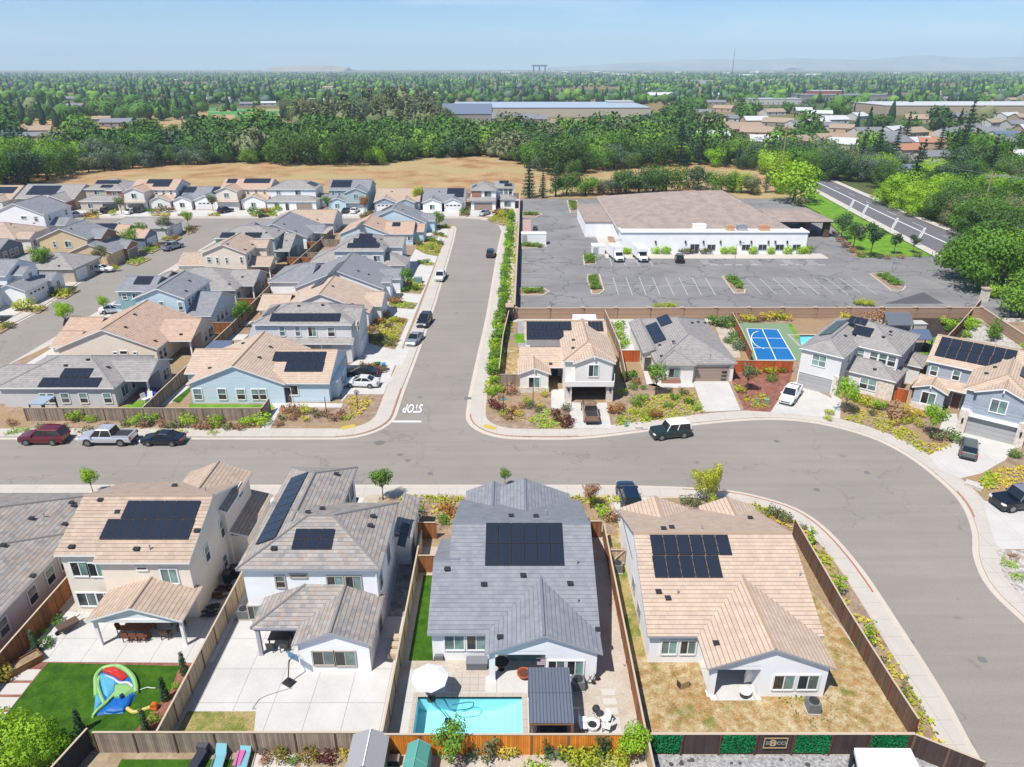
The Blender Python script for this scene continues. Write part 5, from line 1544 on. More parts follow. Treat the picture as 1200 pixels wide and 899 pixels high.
def crown_lobes(rng,kind):
 if kind=='oak':
  H=9.5
  L=[(0,0,5.4,4.0,4.0,3.4)]
  for k in range(12):
   a=k*2.4+rng.random();q=2.2+2.4*rng.random()
   L.append((q*math.cos(a),q*math.sin(a),1.9+5.6*rng.random(),1.8+1.3*rng.random(),1.8+1.3*rng.random(),1.4+.9*rng.random()))
  return L
 if kind=='spread':
  L=[(0,0,6.2,4.6,4.6,2.4)]
  for k in range(12):
   a=k*2.4+rng.random();q=2.6+3.4*rng.random()
   L.append((q*math.cos(a),q*math.sin(a),3.2+4.4*rng.random(),1.7+1.2*rng.random(),1.7+1.2*rng.random(),1.1+.7*rng.random()))
  return L
 if kind=='tall':
  L=[]
  for k in range(13):
   z=3.0+k*.95;q=(1.7-.07*k)*rng.random()*1.5;a=k*2.4
   L.append((q*math.cos(a),q*math.sin(a),z,1.9-.07*k+.4*rng.random(),1.9-.07*k,1.3))
  return L
 if kind=='conifer':
  L=[]
  for k in range(12):
   z=1.6+k*1.12;q=2.7*(1-k/12.5)
   for j in range(5):
    a=j*1.257+k*.7+rng.random()*.4;s=q*(.75+.4*rng.random())
    L.append((s*.55*math.cos(a),s*.55*math.sin(a),z-.12*s,s*.62+.15,s*.62+.15,.42))
  return L
 if kind=='grand':
  L=[(0,0,8,7.5,7.5,5.5)]
  for k in range(26):
   a=k*2.4+rng.random();q=4+6*rng.random()
   L.append((q*math.cos(a),q*math.sin(a),2.6+10.5*rng.random()*(1.15-q/14),2.2+1.5*rng.random(),2.2+1.5*rng.random(),1.6+1.0*rng.random()))
  return L
 if kind=='garden':
  L=[(0,0,1.9,1.5,1.5,1.2)]
  for k in range(14):
   a=k*2.4+rng.random();q=.8+1.1*rng.random()
   L.append((q*math.cos(a),q*math.sin(a),.8+2.3*rng.random(),.5+.45*rng.random(),.5+.45*rng.random(),.4+.35*rng.random()))
  return L
 if kind=='street':
  L=[(0,0,2.75,.95,.95,.95)]
  for k in range(7):
   a=k*2.4+rng.random();q=.45+.5*rng.random()
   L.append((q*math.cos(a),q*math.sin(a),1.9+1.7*rng.random(),.45+.3*rng.random(),.45+.3*rng.random(),.4+.3*rng.random()))
  return L
 if kind=='sapling':
  L=[]
  for k in range(8):
   z=.9+k*.27;q=.32*rng.random()+.05;a=k*2.4
   L.append((q*math.cos(a),q*math.sin(a),z,.34-.02*k,.34-.02*k,.26))
  return L
 if kind=='shrub':
  L=[(0,0,.38,.45,.45,.36)]
  for k in range(6):
   a=k*2.4+rng.random();q=.25+.25*rng.random()
   L.append((q*math.cos(a),q*math.sin(a),.3+.4*rng.random(),.24+.14*rng.random(),.24+.14*rng.random(),.2+.1*rng.random()))
  return L
 if kind=='low':
  L=[]
  for k in range(7):
   a=k*2.4;q=.4*rng.random()+.08
   L.append((q*math.cos(a),q*math.sin(a),.16,.3,.3,.17))
  return L
 if kind=='mound':
  return[(0,0,.42,.55,.55,.42),(.2,.1,.45,.45,.45,.4),(-.2,-.1,.4,.45,.45,.4)]
 if kind=='cypress':
  return[(0,0,.2+.22*k,.26*(1-k/11)+.08,.26*(1-k/11)+.08,.24)for k in range(9)]
 if kind=='hedge':
  L=[]
  for k in range(14):
   L.append(((rng.random()-.5)*1.6,(rng.random()-.5)*1.0,.35+.75*rng.random(),.42,.4,.38))
  return L
KIND=dict(oak=(2600,.6,9.5),spread=(2800,.58,9.0),tall=(1500,.55,15.5),conifer=(2000,.5,15.0),street=(1500,.18,3.9),garden=(5200,.17,3.2),grand=(9500,.62,14),sapling=(230,.17,3.2),shrub=(260,.16,.9),low=(150,.15,.34),mound=(420,.13,.9),cypress=(620,.17,2.2),hedge=(520,.2,1.5))
HASTRUNK={'grand','garden','oak','spread','tall','conifer','street','sapling'}
PM={}
def plant_mesh(kind,var,leaf):
 key=(kind,var,leaf)
 if key in PM:return PM[key]
 rng=np.random.default_rng(hash((kind,var))%1000 if False else sum(map(ord,kind))*7+var)
 lob=crown_lobes(rng,kind)
 n,sz,H=KIND[kind]
 V=leaf_cloud(rng,lob,n,sz,up=.1 if kind=='conifer' else.35,flat=.6 if kind in('conifer','low','cypress')else.85)
 V[:,2]=np.maximum(V[:,2],.01)
 cm=leaf_mesh('crown',V,LF[leaf],leaf_cloud.nrm)
 tm=None
 if kind in HASTRUNK:
  m=MB()
  big=kind in('grand','oak','spread','tall','conifer')
  r=.34 if big else(.06 if kind in('street','garden')else.035)
  top=dict(oak=5.5,spread=5.5,tall=13,conifer=14,garden=1.6,grand=8,street=2.6,sapling=2.6)[kind]
  m.tube([(0,0,-.1),(.02,0,top*.3),(.05,.03,top*.65),(0,0,top)],[r*1.25,r,r*.75,r*.25],7)
  if kind not in('conifer',):
   for l in lob[1:7]:
    e=Vector(l[:3]);s_=Vector((0,0,min(top*.55,e.z*.62)))
    m.tube([s_,s_.lerp(e,.55)+Vector((0,0,.08*top*.3)),e],[r*.5,r*.32,r*.1],5)
  me_o=m.build('trunk',BARK)
  tm=me_o.data
  bpy.data.objects.remove(me_o)
 PM[key]=(cm,tm)
 return PM[key]
PROTO={}
def plant(kind,x,y,s=1.0,leaf='mid',label=None,cat='shrub',group=None,name=None,z=.14,var=None,sz=None):
 """one plant: a mesh, or an Empty with crown and trunk"""
 v=random.randrange(3)if var is None else var
 cm,tm=plant_mesh(kind,v,leaf)
 sc=(s,s,(sz or s))if not isinstance(s,tuple)else s
 j=.92+.16*random.random()
 sc=(sc[0]*j,sc[1]/j,sc[2])
 rz=random.random()*6.28
 if tm is None:
  o=bpy.data.objects.new(name or 'shrub',cm)
  COL.objects.link(o)
 else:
  o=bpy.data.objects.new(name or 'tree',None)
  o.empty_display_size=.5
  COL.objects.link(o)
  for nm,me in(('crown',cm),('trunk',tm)):
   c=bpy.data.objects.new(nm,me)
   COL.objects.link(c)
   c.parent=o
 o.location=(x,y,z);o.rotation_euler=(0,0,rz);o.scale=sc
 tag(o,label,cat,group)
 return o
def plants_px(kind,pts,leaf,label,cat='shrub',group=None,s=1.0,name=None,js=.2,z=.14,vary=None):
 for p in pts:
  x,y=at(p[0],p[1],z)
  q=(p[2]if len(p)>2 else 1.0)*s*(1-js/2+js*random.random())
  lf=random.choice(vary)if vary else leaf
  plant(kind,x,y,q,lf,label,cat,group if len(pts)>1 else None,name,z)
def cover(name,label,poly,leaf,dens=9,size=.26,h=.28,patch=.0,seed=1,z=.15):
 """low ground cover nobody could count: one object"""
 rng=np.random.default_rng(seed)
 P=np.array(poly);x0,y0=P.min(0);x1,y1=P.max(0)
 pts=[]
 n=int((x1-x0)*(y1-y0)*dens)
 for x,y in zip(x0+(x1-x0)*rng.random(n),y0+(y1-y0)*rng.random(n)):
  if inpoly(x,y,poly)and mnoise.noise((x*.55,y*.55,seed*3.7))>patch-.35:
   pts.append((x,y))
 if not pts:return
 pts=np.array(pts);m=len(pts);k=4
 V=[]
 for i in range(k):
  c=np.column_stack([pts+rng.normal(size=(m,2))*.12,z+h*rng.random(m)])
  nr=rng.normal(size=(m,3))*.6+np.array([0,0,.8]);nr/=np.linalg.norm(nr,axis=1)[:,None]
  a=np.cross(nr,rng.normal(size=(m,3)));a/=np.linalg.norm(a,axis=1)[:,None];b=np.cross(nr,a)
  s_=size*(.6+.8*rng.random(m))[:,None]
  a,b=a*s_*.5,b*s_*.35
  V.append(np.stack([c-a,c-b,c+a,c+b],1).reshape(-1,3))
 me=leaf_mesh(name,np.concatenate(V),LF[leaf]if isinstance(leaf,str)else leaf)
 o=bpy.data.objects.new(name,me);COL.objects.link(o)
 tag(o,label,None,None,'stuff')
 return o
def cover_px(name,label,pts,leaf,**k):return cover(name,label,atl(*pts),leaf,**k)
def fence(label,path,mat,h=1.8,name='wooden_fence',step=2.4,post=None,cap=True,z=.13,group=None,side=0):
 r=thing(name,label,'fence',(path[0][0],path[0][1],0),group=group)
 b=MB();c=MB();P=[]
 for(ax,ay),(bx,by)in zip(path,path[1:]):
  d=Vector((bx-ax,by-ay,0));L=d.length;d.normalize()
  b.bar((ax,ay,z+h/2),(bx,by,z+h/2),.04,h)
  if cap:c.bar((ax,ay,z+h+.02),(bx,by,z+h+.02),.13,.04)
  n=max(1,round(L/step))
  for k in range(n+1):
   P.append(Vector((ax,ay,0))+d*(L*k/n))
 b.build('panel',mat,r)
 if cap:c.build('cap_rail',F_CAP,r)
 seen=[]
 for p in P[:100]:
  if any((p-q).length<.3 for q in seen):continue
  seen.append(p)
  m=MB();m.box(p.x-.055,p.x+.055,p.y-.055,p.y+.055,z,z+h+.0);m.build('post',post or F_POST,r)
 return r
F1=F_BROWN
fence('brown wooden fence beside the grey house at the left edge and the turf garden',[(-36.5,31.9),(-36.4,50)],F_BROWN)
fence('long fence between the turf garden and the wide concrete yard, grey near and tan far',[(-22.3,31.8),(-22.3,41),(-22.3,50)],F_TAN)
fence('tan wooden fence between the concrete yard and the pool garden',[(-8.15,31.8),(-8.15,53)],F_TAN)
fence('brown wooden fence between the pool garden and the dry lawn',[(8.4,31.8),(8.4,54)],F_BROWN)
fc=[at(929,628,.13),at(960,684,.13),at(985,729,.13),at(1012,774,.13),at(1040,820,.13),at(1069,866,.13)]
fence('long dark wooden fence with rust-red posts along the dry lawn and curved sidewalk',fc,striped('old_brown_boards',C(136,110,90),(.05,.04,.035),.145,.08,axis=0,tint=.25),post=plain('rust_red_post',C(150,62,40),.8))
fence('weathered grey wooden fence along the bottom of the photo',[(at(106,862,1.9)[0],31.75),(-8.6,31.75)],F_GREY,post=plain('dark_post',C(110,78,60),.85))
fence('orange-stained wooden fence behind the pool and pergola',[(-8.1,31.6),(8.2,31.6)],F_ORANGE)
gx0,gx1=8.6,at(1076,866,1.9)[0]
pf=thing('panel_fence','dark fence with green artificial hedge squares and a framed sign, bottom right','fence',(gx0,31.6,0))
m=MB();m.box(gx0,gx1,31.62,31.68,.13,1.93);m.build('panel',F_DARK,pf)
m=MB();m.box(gx0,gx1,31.56,31.74,1.93,1.97);m.build('cap_rail',F_CAP,pf)
HEDGEG=leafy('artificial_hedge',C(0,104,56),C(10,138,78),C(40,160,90),.1,hue=.05)
def hedge_panel(x0,x1,y,z0,z1,axis='x'):
 rng=np.random.default_rng(int(abs(x0)*10)+5)
 n=int(abs(x1-x0)*(z1-z0)*260)
 u=x0+(x1-x0)*rng.random(n);w=z0+(z1-z0)*rng.random(n);d=rng.random(n)*.09
 c=np.column_stack([u,y-d,w])if axis=='x' else np.column_stack([y+d,u,w])
 nr=rng.normal(size=(n,3))*.6+np.array([0,-1,.3]if axis=='x' else[-1,0,.3]);nr/=np.linalg.norm(nr,axis=1)[:,None]
 a=np.cross(nr,rng.normal(size=(n,3)));a/=np.linalg.norm(a,axis=1)[:,None];b=np.cross(nr,a)
 s_=.11*(.6+.8*rng.random(n))[:,None]
 V=np.stack([c-a*s_*.6,c-b*s_*.45,c+a*s_*.6,c+b*s_*.45],1).reshape(-1,3)
 V-=np.array([gx0,31.6,0])
 o=bpy.data.objects.new('hedge_panel',leaf_mesh('hedge_panel',V,HEDGEG));COL.objects.link(o);o.parent=pf
edges=[at(p,866,1.0)[0]for p in(757,797,841,883,926,970,1014,1058)]
for k in(0,2,4,6):hedge_panel(edges[k]+.05,edges[k+1]-.05,31.6,.35,1.9)
for k in edges:
 m=MB();m.box(k-.05,k+.05,31.52,31.6,.13,1.93);m.build('post',plain('dark_red_post',C(120,66,48),.8),pf)
sgn=MB();sx0,sx1=edges[3]+.42,edges[4]-.42
sgn.box(sx0,sx1,31.5,31.54,.85,1.75);so_=sgn.build('sign_board',plain('black_sign',(.012,.012,.012),.4),pf)
GOLD=plain('gold_paint',C(226,190,140),.4)
fr=MB()
fr.box(sx0,sx1,31.47,31.499,1.70,1.76);fr.box(sx0,sx1,31.47,31.499,.84,.9);fr.box(sx0,sx0+.06,31.47,31.499,.9,1.70);fr.box(sx1-.06,sx1,31.47,31.499,.9,1.70)
fr.build('sign_frame',GOLD,so_)
def words_mesh(txt,size,mat,parent,loc,name='lettering',off=.01):
 cu=bpy.data.curves.new('w','FONT');cu.body=txt;cu.align_x='CENTER';cu.align_y='CENTER';cu.size=size;cu.offset=off;cu.extrude=.006
 o=bpy.data.objects.new('w',cu);COL.objects.link(o);bpy.context.view_layer.update()
 me=bpy.data.meshes.new_from_object(o);bpy.data.objects.remove(o)
 rot=Matrix.Rotation(math.pi/2,4,'X');me.transform(Matrix.Translation(Vector(loc)-ORG[parent.name])@rot)
 me.materials.append(mat);q=bpy.data.objects.new(name,me);COL.objects.link(q);q.parent=parent
words_mesh('SDUCCI',.36,plain('silver_letters',C(190,190,186),.4),so_,((sx0+sx1)/2+.03,31.485,1.29),off=.004)
words_mesh('B',.78,GOLD,so_,((sx0+sx1)/2-.16,31.475,1.3),'emblem',.012)
p1,p2=(gx1,31.6),at(1101,899,.13)
d_=Vector((p2[0]-p1[0],p2[1]-p1[1]));p2=(p1[0]+d_.x*2.2,p1[1]+d_.y*2.2)
fence('dark return of the panelled fence beside the white canopy, corner at bottom right',[p1,p2],F_DARK)
fence('black fence running out of the bottom edge beside the leafy tree',[at(106,866,1.0),(at(106,866,1.0)[0]-1.6,25)],striped('charcoal_boards',C(66,64,66),(.02,.02,.02),.145,.06,axis=0,tint=.15))
fence('short wooden fence at the bottom edge beside the grey shed',[(-8.5,31.7),(-8.75,25)],F_BROWN)
fence('tan wooden fence end between the flower border and the gravel, bottom edge',[(8.45,31.5),(8.5,25)],F_TAN)
fence('brown side gate with lattice top beside the mottled-roof house',[(-8.6,54.2),(-7.0,54.2)],F_BROWN,step=1.6)
fence('short brown fence beside the turf strip and slate-roofed house',[(-8.0,49.4),(-5.95,49.4)],F_BROWN,step=2)
fence('short brown fence beside the slate-roofed house, right side',[(6.3,54.4),(8.2,54.4)],F_BROWN,step=2)
gt=thing('garden_gate','tan wooden gate with diagonal brace beside the white tan-roofed house','gate',(8.6,50.4,0))
m=MB();m.box(8.55,9.85,50.4,50.45,.2,1.95);m.build('gate_leaf',F_TAN,gt)
m=MB();m.bar((8.6,50.36,.35),(9.8,50.36,1.8),.12,.05);m.bar((8.55,50.36,.35),(9.85,50.36,.35),.1,.05);m.bar((8.55,50.36,1.8),(9.85,50.36,1.8),.1,.05);m.build('brace',F_CAP,gt)
fence('long weathered fence in front of the grey and light blue corner houses',[(at(27,497,.13)[0],78.2),(at(306,497,.13)[0],78.2)],F_GREY,h=1.75)
fence('short grey fence return beside the light blue house entry',[(at(306,497,.13)[0],78.2),(at(316,483,.13)[0],81.0)],F_GREY,h=1.75)
fence('long grey-brown fence on the back lot line between the two columns of houses',[(-45.3,78.3),(-45.6,110),(-46.6,140),(-46.4,184)],F_GREY,step=2.6)
fence('side fence behind the light blue house and grey two storey',[(-45.3,96.9),(-39,96.9)],F_GREY)
fence('side fence between the pinkish roof and sky-blue houses',[(-52.5,110.0),(-45.6,110.0)],F_BROWN)
fence('fence beside the patio with white boards, behind the sky-blue house',[(-49.5,123.2),(-46.0,123.2)],F_BROWN)
fence('weathered fence between the grey hip house and the cream two storey',[(-48.2,139.0),(-46.6,139.0)],F_BROWN)
fence('wooden fence by the teal house patio and small lawn',[(-49.4,153.6),(-39.8,153.6)],F_BROWN)
fence('wooden fence behind the white gabled house with brown yard',[(-49,168.6),(-46.5,168.6)],F_BROWN)
fence('side fence between the big tan gable and slate gable houses',[(-46,124.4),(-40,124.4)],F_GREY)
fence('side fence beside the stepped-solar house garden',[(-46,142.6),(-36.5,142.6)],F_GREY)
fence('side fence above the green lawn near the peach-roofed house',[(-46.4,158),(-37,158)],F_GREY)
fence('side fence behind the peach-roofed house',[(-46.4,171.2),(-41.9,171.2)],F_GREY)
fence('dark fence on the corner lot beside the street hedge',[at(585,446,.13),(-1.4,104),(-.5,116.6)],striped('near_black_boards',C(60,54,54),(.02,.02,.02),.145,.06,axis=0,tint=.15))
fence('short grey-brown fence beside the low front gable of the beige house',[at(586,453,.13),at(610,453,.13)],F_GREY)
fence('brown fence between the beige house and the grey hip-roofed house',[at(732,449,.13),(16.2,100),(16.0,116.8)],F_GREY)
fence('red-stained gate fence left of the grey hip-roofed house',[at(725,424,.13),at(749,424,.13)],F_RED,step=3)
fence('rust-brown fence beside the sports court and block wall',[at(879,424,.13),at(868,400,.13),at(857,378,.13)],F_BROWN)
fence('long red-stained fence in front of the blue sports court',[at(859,436,.13),at(927,437,.13)],F_RED)
fence('red gate fence between the two houses on the bend',[at(1046,469,.13),at(1061,472,.13)],F_RED,step=2)
fence('tan fence from the red gate to the slate-blue house',[at(1061,472,.13),at(1069,474,.13)],F_TAN,step=2)
fence('brown fence on the lot line behind the slate-blue house',[at(1064,466,.13),at(1092,432,.13),at(1104,410,.13),at(1120,393,.13),at(1147,362,.13)],F_BROWN)
fence('grey fence along the dry field behind the row of houses',[(-172,241.4),(-90,241.2),(2.2,241)],F_GREY,step=3)
for k,x_ in enumerate((-103.4,-88.9,-74.6,-59.2,-42.8,-27.6,-13.6)):
 fence(('short side fence between two houses of the field row'),[(x_+.3,228),(x_+.3,241)],F_BROWN,group='side fences in the field row',step=3)
for px in(938.5,959.5,1006):
 x,y=at(px,374,.14);m=MB();m.box(x-.62,x+.62,y+.5,y+.56,.2,1.85);
 o=m.build('privacy_screen',plain('brown_screen',C(84,58,54),.6),None,(x,y+.5,.14));tag(o,{938.5:'dark brown screen on the block wall, above the pool',959.5:'dark brown screen beside the pool screen on the block wall',1006:'dark brown screen on the block wall behind the big grey roof'}[px],'screen','brown screens on the block wall')
def paint(name,c,metal=.3):return plain(name,c,.28,metal,.5,.8)
CARGLASS=plain('car_glass',(.012,.016,.02),.06,0,.8)
TYRE=plain('tyre_rubber',(.018,.018,.019),.8)
RIM=plain('alloy_rim',(.30,.31,.32),.35,.8)
HLAMP=plain('headlight_lens',(.75,.77,.78),.12)
TLAMP=plain('taillight_lens',(.35,.02,.02),.2)
PLASTIC=plain('car_trim_plastic',(.03,.03,.032),.6)
def sec(x,w,z0,z1,zt,tw):
 """rounded section at x: half width w, sill z0, shoulder z1, top zt with half width tw"""
 return[(x,-w*.9,z0),(x,-w,z0+.14),(x,-w,z1),(x,-w*.96,z1+(zt-z1)*.5),(x,-tw,zt),(x,tw,zt),(x,w*.96,z1+(zt-z1)*.5),(x,w,z1),(x,w,z0+.14),(x,w*.9,z0)]
SHAPES=dict(sedan=dict(L=4.8,body=[(-2.4,.74,.86),(-2.28,.86,.96),(-1.5,.9,1.0),(1.0,.9,.96),(1.7,.88,.9),(2.25,.8,.76),(2.4,.68,.62)],cab=[(-1.75,.98,.78),(-.95,1.40,.62),(.1,1.44,.63),(1.15,.95,.76)],wb=1.38,r=.33),suv=dict(L=4.9,body=[(-2.45,.78,.98),(-2.38,.9,1.08),(-1.5,.95,1.1),(.9,.95,1.08),(1.7,.94,1.02),(2.3,.88,.92),(2.45,.76,.78)],cab=[(-2.4,1.08,.82),(-2.05,1.70,.70),(.05,1.76,.71),(.95,1.08,.82)],wb=1.42,r=.38),truck=dict(L=5.8,body=[(-2.9,.86,1.1),(-2.8,.96,1.12),(-.9,.98,1.12),(1.5,.98,1.14),(2.2,.97,1.08),(2.75,.92,1.0),(2.9,.82,.86)],cab=[(-.95,1.12,.86),(-.72,1.84,.74),(.75,1.88,.75),(1.55,1.14,.86)],wb=1.8,r=.42),boxy=dict(L=4.6,body=[(-2.3,.88,1.1),(-2.26,.94,1.16),(-1.5,.95,1.18),(.7,.95,1.18),(1.6,.94,1.14),(2.2,.92,1.1),(2.3,.86,.9)],cab=[(-2.25,1.16,.86),(-2.12,1.86,.8),(.35,1.9,.8),(.75,1.16,.86)],wb=1.4,r=.42),)
def car(shape,label,pos,rz,col,name='parked_car',cat='car',roofc=None,group=None,extra=None,scale=1.0):
 S=SHAPES[shape]
 t=thing(name,label,cat,(pos[0],pos[1],pos[2]if len(pos)>2 else 0),rz,group,local=True)
 t.scale=(scale,)*3
 z0=.26 if shape!='truck' else.4
 B=MB()
 secs=[sec(x,w,z0,zt*.72+z0*.28,zt,w*.9)for x,w,zt in S['body']]
 B.loft(secs)
 wb,r=S['wb'],S['r']
 B.build('body',col,t,smooth=False)
 A=MB()
 for sx in(-wb,wb):
  for sy in(-1,1):
   w=.92 if shape=='sedan' else.97
   A.tube([(sx,sy*(w-.22),r+.02),(sx,sy*(w+.012),r+.02)],r*1.16,12)
 A.build('wheel_arch',PLASTIC,t)
 for sx in(-wb,wb):
  for sy in(-1,1):
   w=.92 if shape=='sedan' else.97
   m=MB();m.tube([(sx,sy*(w-.2),r),(sx,sy*(w+.03),r)],r,14);wo=m.build('wheel',TYRE,t)
   m=MB();m.tube([(sx,sy*(w+.02),r),(sx,sy*(w+.045),r)],r*.64,10);m.build('rim',RIM,wo)
 c=S['cab']
 G=MB();
 zb=[p[1]for p in c]
 def ring(x,z,w):return[(x,-w,z),(x,w,z)]
 (xa,za,wa),(xb,z1,w1),(xc,z2,w2),(xd,zd,wd)=c
 lo=[(xa,-wa,za-.04),(xa,wa,za-.04),(xd,wd,zd-.04),(xd,-wd,zd-.04)]
 hi=[(xb,-w1,z1),(xb,w1,z1),(xc,w2,z2),(xc,-w2,z2)]
 for i in range(4):G.face([lo[i],lo[(i+1)%4],hi[(i+1)%4],hi[i]])
 G.build('window_glass',CARGLASS,t)
 Rf=MB()
 e=.02
 hp=[(xb-.05,-w1-e,z1),(xb-.05,w1+e,z1),(xc+.05,w2+e,z2),(xc+.05,-w2-e,z2)]
 h2=[(xb+.1,-w1+.08,z1+.07),(xb+.1,w1-.08,z1+.07),(xc-.12,w2-.08,z2+.06),(xc-.12,-w2+.08,z2+.06)]
 for i in range(4):Rf.face([hp[i],hp[(i+1)%4],h2[(i+1)%4],h2[i]])
 Rf.face(h2)
 for sy in(-1,1):
  L=lambda p,k:tuple(Vector(p)+Vector((0,sy*k,0)))
  for(p,q)in(((xa,sy*wa,za-.04),(xb,sy*w1,z1)),((xd,sy*wd,zd-.04),(xc,sy*w2,z2)),((xa*.35+xd*.65-.25,sy*(wa+wd)/2,za),((xb+xc)/2+.1,sy*(w1+w2)/2,z1))):
   Rf.bar(L(p,.012),L(q,.012),.09,.05,0,(0,1,0))
 if shape in('suv','boxy'):
  for sy in(-1,1):Rf.bar((xb+.25,sy*(w1-.1),z1+.11),(xc-.3,sy*(w2-.1),z2+.11),.05,.05)
 Rf.build('cabin_roof',roofc or col,t)
 fx,fw,fz=S['body'][-1];bx_,bw,bz=S['body'][0]
 f2=S['body'][-2];b2=S['body'][1]
 for sy in(-1,1):
  m=MB();m.obox(((fx+f2[0])/2+.04,sy*fw*.9,fz*.5+f2[2]*.5-.13),(.1,sy*-.05,0),(0,.16,0),(0,0,.08));m.build('headlight',HLAMP,t)
  m=MB();m.obox(((bx_+b2[0])/2-.03,sy*bw*.98,(bz+b2[2])/2-.13),(.08,0,0),(0,.1,0),(0,0,.12));m.build('taillight',TLAMP,t)
  m=MB();m.obox((xd-.2,sy*(wd+.16),zd+.06),(.08,0,0),(0,.1,0),(0,0,.07));m.build('wing_mirror',col,t)
 m=MB();m.box(fx-.05,fx+.03,-fw*.7,fw*.7,z0+.12,fz-.2);m.build('grille',PLASTIC,t)
 m=MB();m.box(bx_-.04,bx_+.06,-bw*.95,bw*.95,z0+.02,z0+.22);m.build('bumper',PLASTIC if shape!='sedan' else col,t)
 if shape=='truck':
  m=MB();m.box(-2.72,-1.02,-.78,.78,1.122,1.13);m.build('cargo_bed',PLASTIC,t)
  m=MB()
  for q in((-2.78,-1.0,-.92,-.78),(-2.78,-1.0,.78,.92),(-2.86,-2.72,-.9,.9)):m.box(*q,1.10,1.24)
  m.build('bed_rail',col,t)
 if shape=='boxy':
  m=MB();m.tube([(-2.28,.1,.95),(-2.5,.1,.95)],.36,14);m.build('spare_wheel',TYRE,t)
 if extra:extra(t)
 return t
PI_=math.pi
def gp(px,py,z=.005):x,y=at(px,py,z);return(x,y,z)
car('suv','maroon SUV parked along the near kerb, leftmost of the kerbside row',gp(53,517.5),PI_,paint('maroon_paint',C(140,24,40)),scale=1.07)
car('truck','silver pickup truck parked along the kerb between the maroon SUV and dark sedan',gp(128,518.5),PI_,paint('silver_paint',(.62,.63,.65),.5),'pickup_truck','pickup',scale=1.06)
car('sedan','dark navy sedan parked along the kerb right of the silver pickup',gp(192,519),PI_,paint('navy_paint',C(26,34,58)))
car('boxy','green off-roader with white roof parked on the bend',gp(784.5,511),R(192),paint('green_paint',C(46,72,62)),'off_roader','car',roofc=plain('white_car_roof',(.8,.8,.8),.4))
car('truck','tan pickup on the driveway of the house with the open garage',gp(691,487,.146),R(90),paint('tan_paint',C(168,134,98),.2),'pickup_truck','pickup',scale=.93)
car('truck','white pickup truck on the driveway beside the red court fence',gp(926,467,.146),R(236),paint('white_paint',(.8,.8,.8),.0),'pickup_truck','pickup',scale=.95)
car('suv','silver-green crossover on the driveway of the slate-blue house',gp(1134,530,.146),R(58),paint('grey_green_paint',C(130,140,138),.5),scale=.93)
car('boxy','black lifted off-roader with grey roof cut off by the right edge',gp(1192,593,.15),PI_+R(8),paint('black_blue_paint',C(18,24,40)),'off_roader','car',roofc=plain('grey_car_roof',C(150,154,166),.4),scale=1.08)
car('suv','dark blue SUV on the driveway behind the tan-roofed corner house',gp(736,587,.146),R(92),paint('blue_paint',C(30,54,88)))
car('sedan','white sedan in the driveway of the light blue corner house',gp(424,452,.146),PI_-R(4),paint('pearl_white_paint',(.72,.73,.74),.2))
car('sedan','black sedan beside the white sedan in the light blue house driveway',gp(424,440.5,.146),PI_,paint('black_paint',(.012,.013,.016)))
car('suv','black SUV parked on the left kerb of the street running away',gp(497.5,380),R(262),paint('black_suv_paint',C(34,38,50)))
car('sedan','light silver sedan parked below the black SUV on the left kerb',gp(486,401),R(260),paint('light_blue_silver_paint',C(190,200,208),.4))
car('truck','white pickup parked halfway along the street running away',gp(516.5,327),R(266),paint('white_truck_paint',(.76,.77,.78),.1),'pickup_truck','pickup',scale=.95)
car('suv','dark SUV parked on the right kerb beside the street hedge',gp(575,300),R(88),paint('dark_grey_paint',C(44,50,62)))
car('sedan','silver car in the driveway of the modern house at the end of the street',gp(568,252,.146),R(240),paint('silver_car_paint',(.6,.62,.66),.5))
car('truck','white and blue pickup parked on the far street by the young tree',gp(203,292),R(70),paint('white_blue_paint',C(186,200,220),.2),'pickup_truck','pickup')
car('sedan','white sedan on the driveway behind the round tree on the far street',gp(120,318,.146),R(0),paint('bright_white_paint',(.8,.8,.8),0))
car('suv','dark car half hidden behind the lime tree on the far street',gp(93,382),R(82),paint('charcoal_paint',C(60,64,72)))
car('suv','silver SUV on the corner of the far street by the brick house',gp(90,255),R(10),paint('grey_suv_paint',C(150,156,164),.5))
car('suv','black SUV in front of the open dark garage in the field row',gp(127,249,.146),R(80),paint('black_suv2_paint',C(20,22,30)))
car('sedan','white car beside the black vehicle at the twin-array house',gp(154,250,.146),R(84),paint('ivory_paint',(.76,.76,.74),0))
car('suv','black SUV at the twin-array house in the field row',gp(165,248.5,.146),R(84),paint('jet_paint',C(18,20,26)))
car('suv','black SUV in front of the tan house with long solar strip',gp(265,249,.146),R(60),paint('ebony_paint',C(26,26,34)))
car('sedan','dark blue car on the driveway of the pale teal house',gp(406,249,.146),R(84),paint('deep_blue_paint',C(30,40,62)))
car('sedan','white car beside the dark car at the pale teal house',gp(416,249,.146),R(84),paint('chalk_white_paint',(.78,.78,.78),0))
car('suv','small black utility vehicle at the kerb in the field row',gp(309,255),R(30),paint('black_utv_paint',(.015,.015,.017)),scale=.6)
car('suv','black SUV parked in front of the white hall',gp(796,306,.17),R(80),paint('hall_black_paint',C(22,24,28)))
car('suv','small dark golf cart beside the white container',gp(627,269,.17),R(85),paint('cart_grey',C(90,94,100)),'golf_cart','cart',roofc=plain('cart_roof_grey',C(120,122,126),.5),scale=.6)
car('sedan','white car at the edge of the far street driveway by the teal boarded house',gp(134,366,.146),R(15),paint('snow_paint',(.78,.79,.8),0))
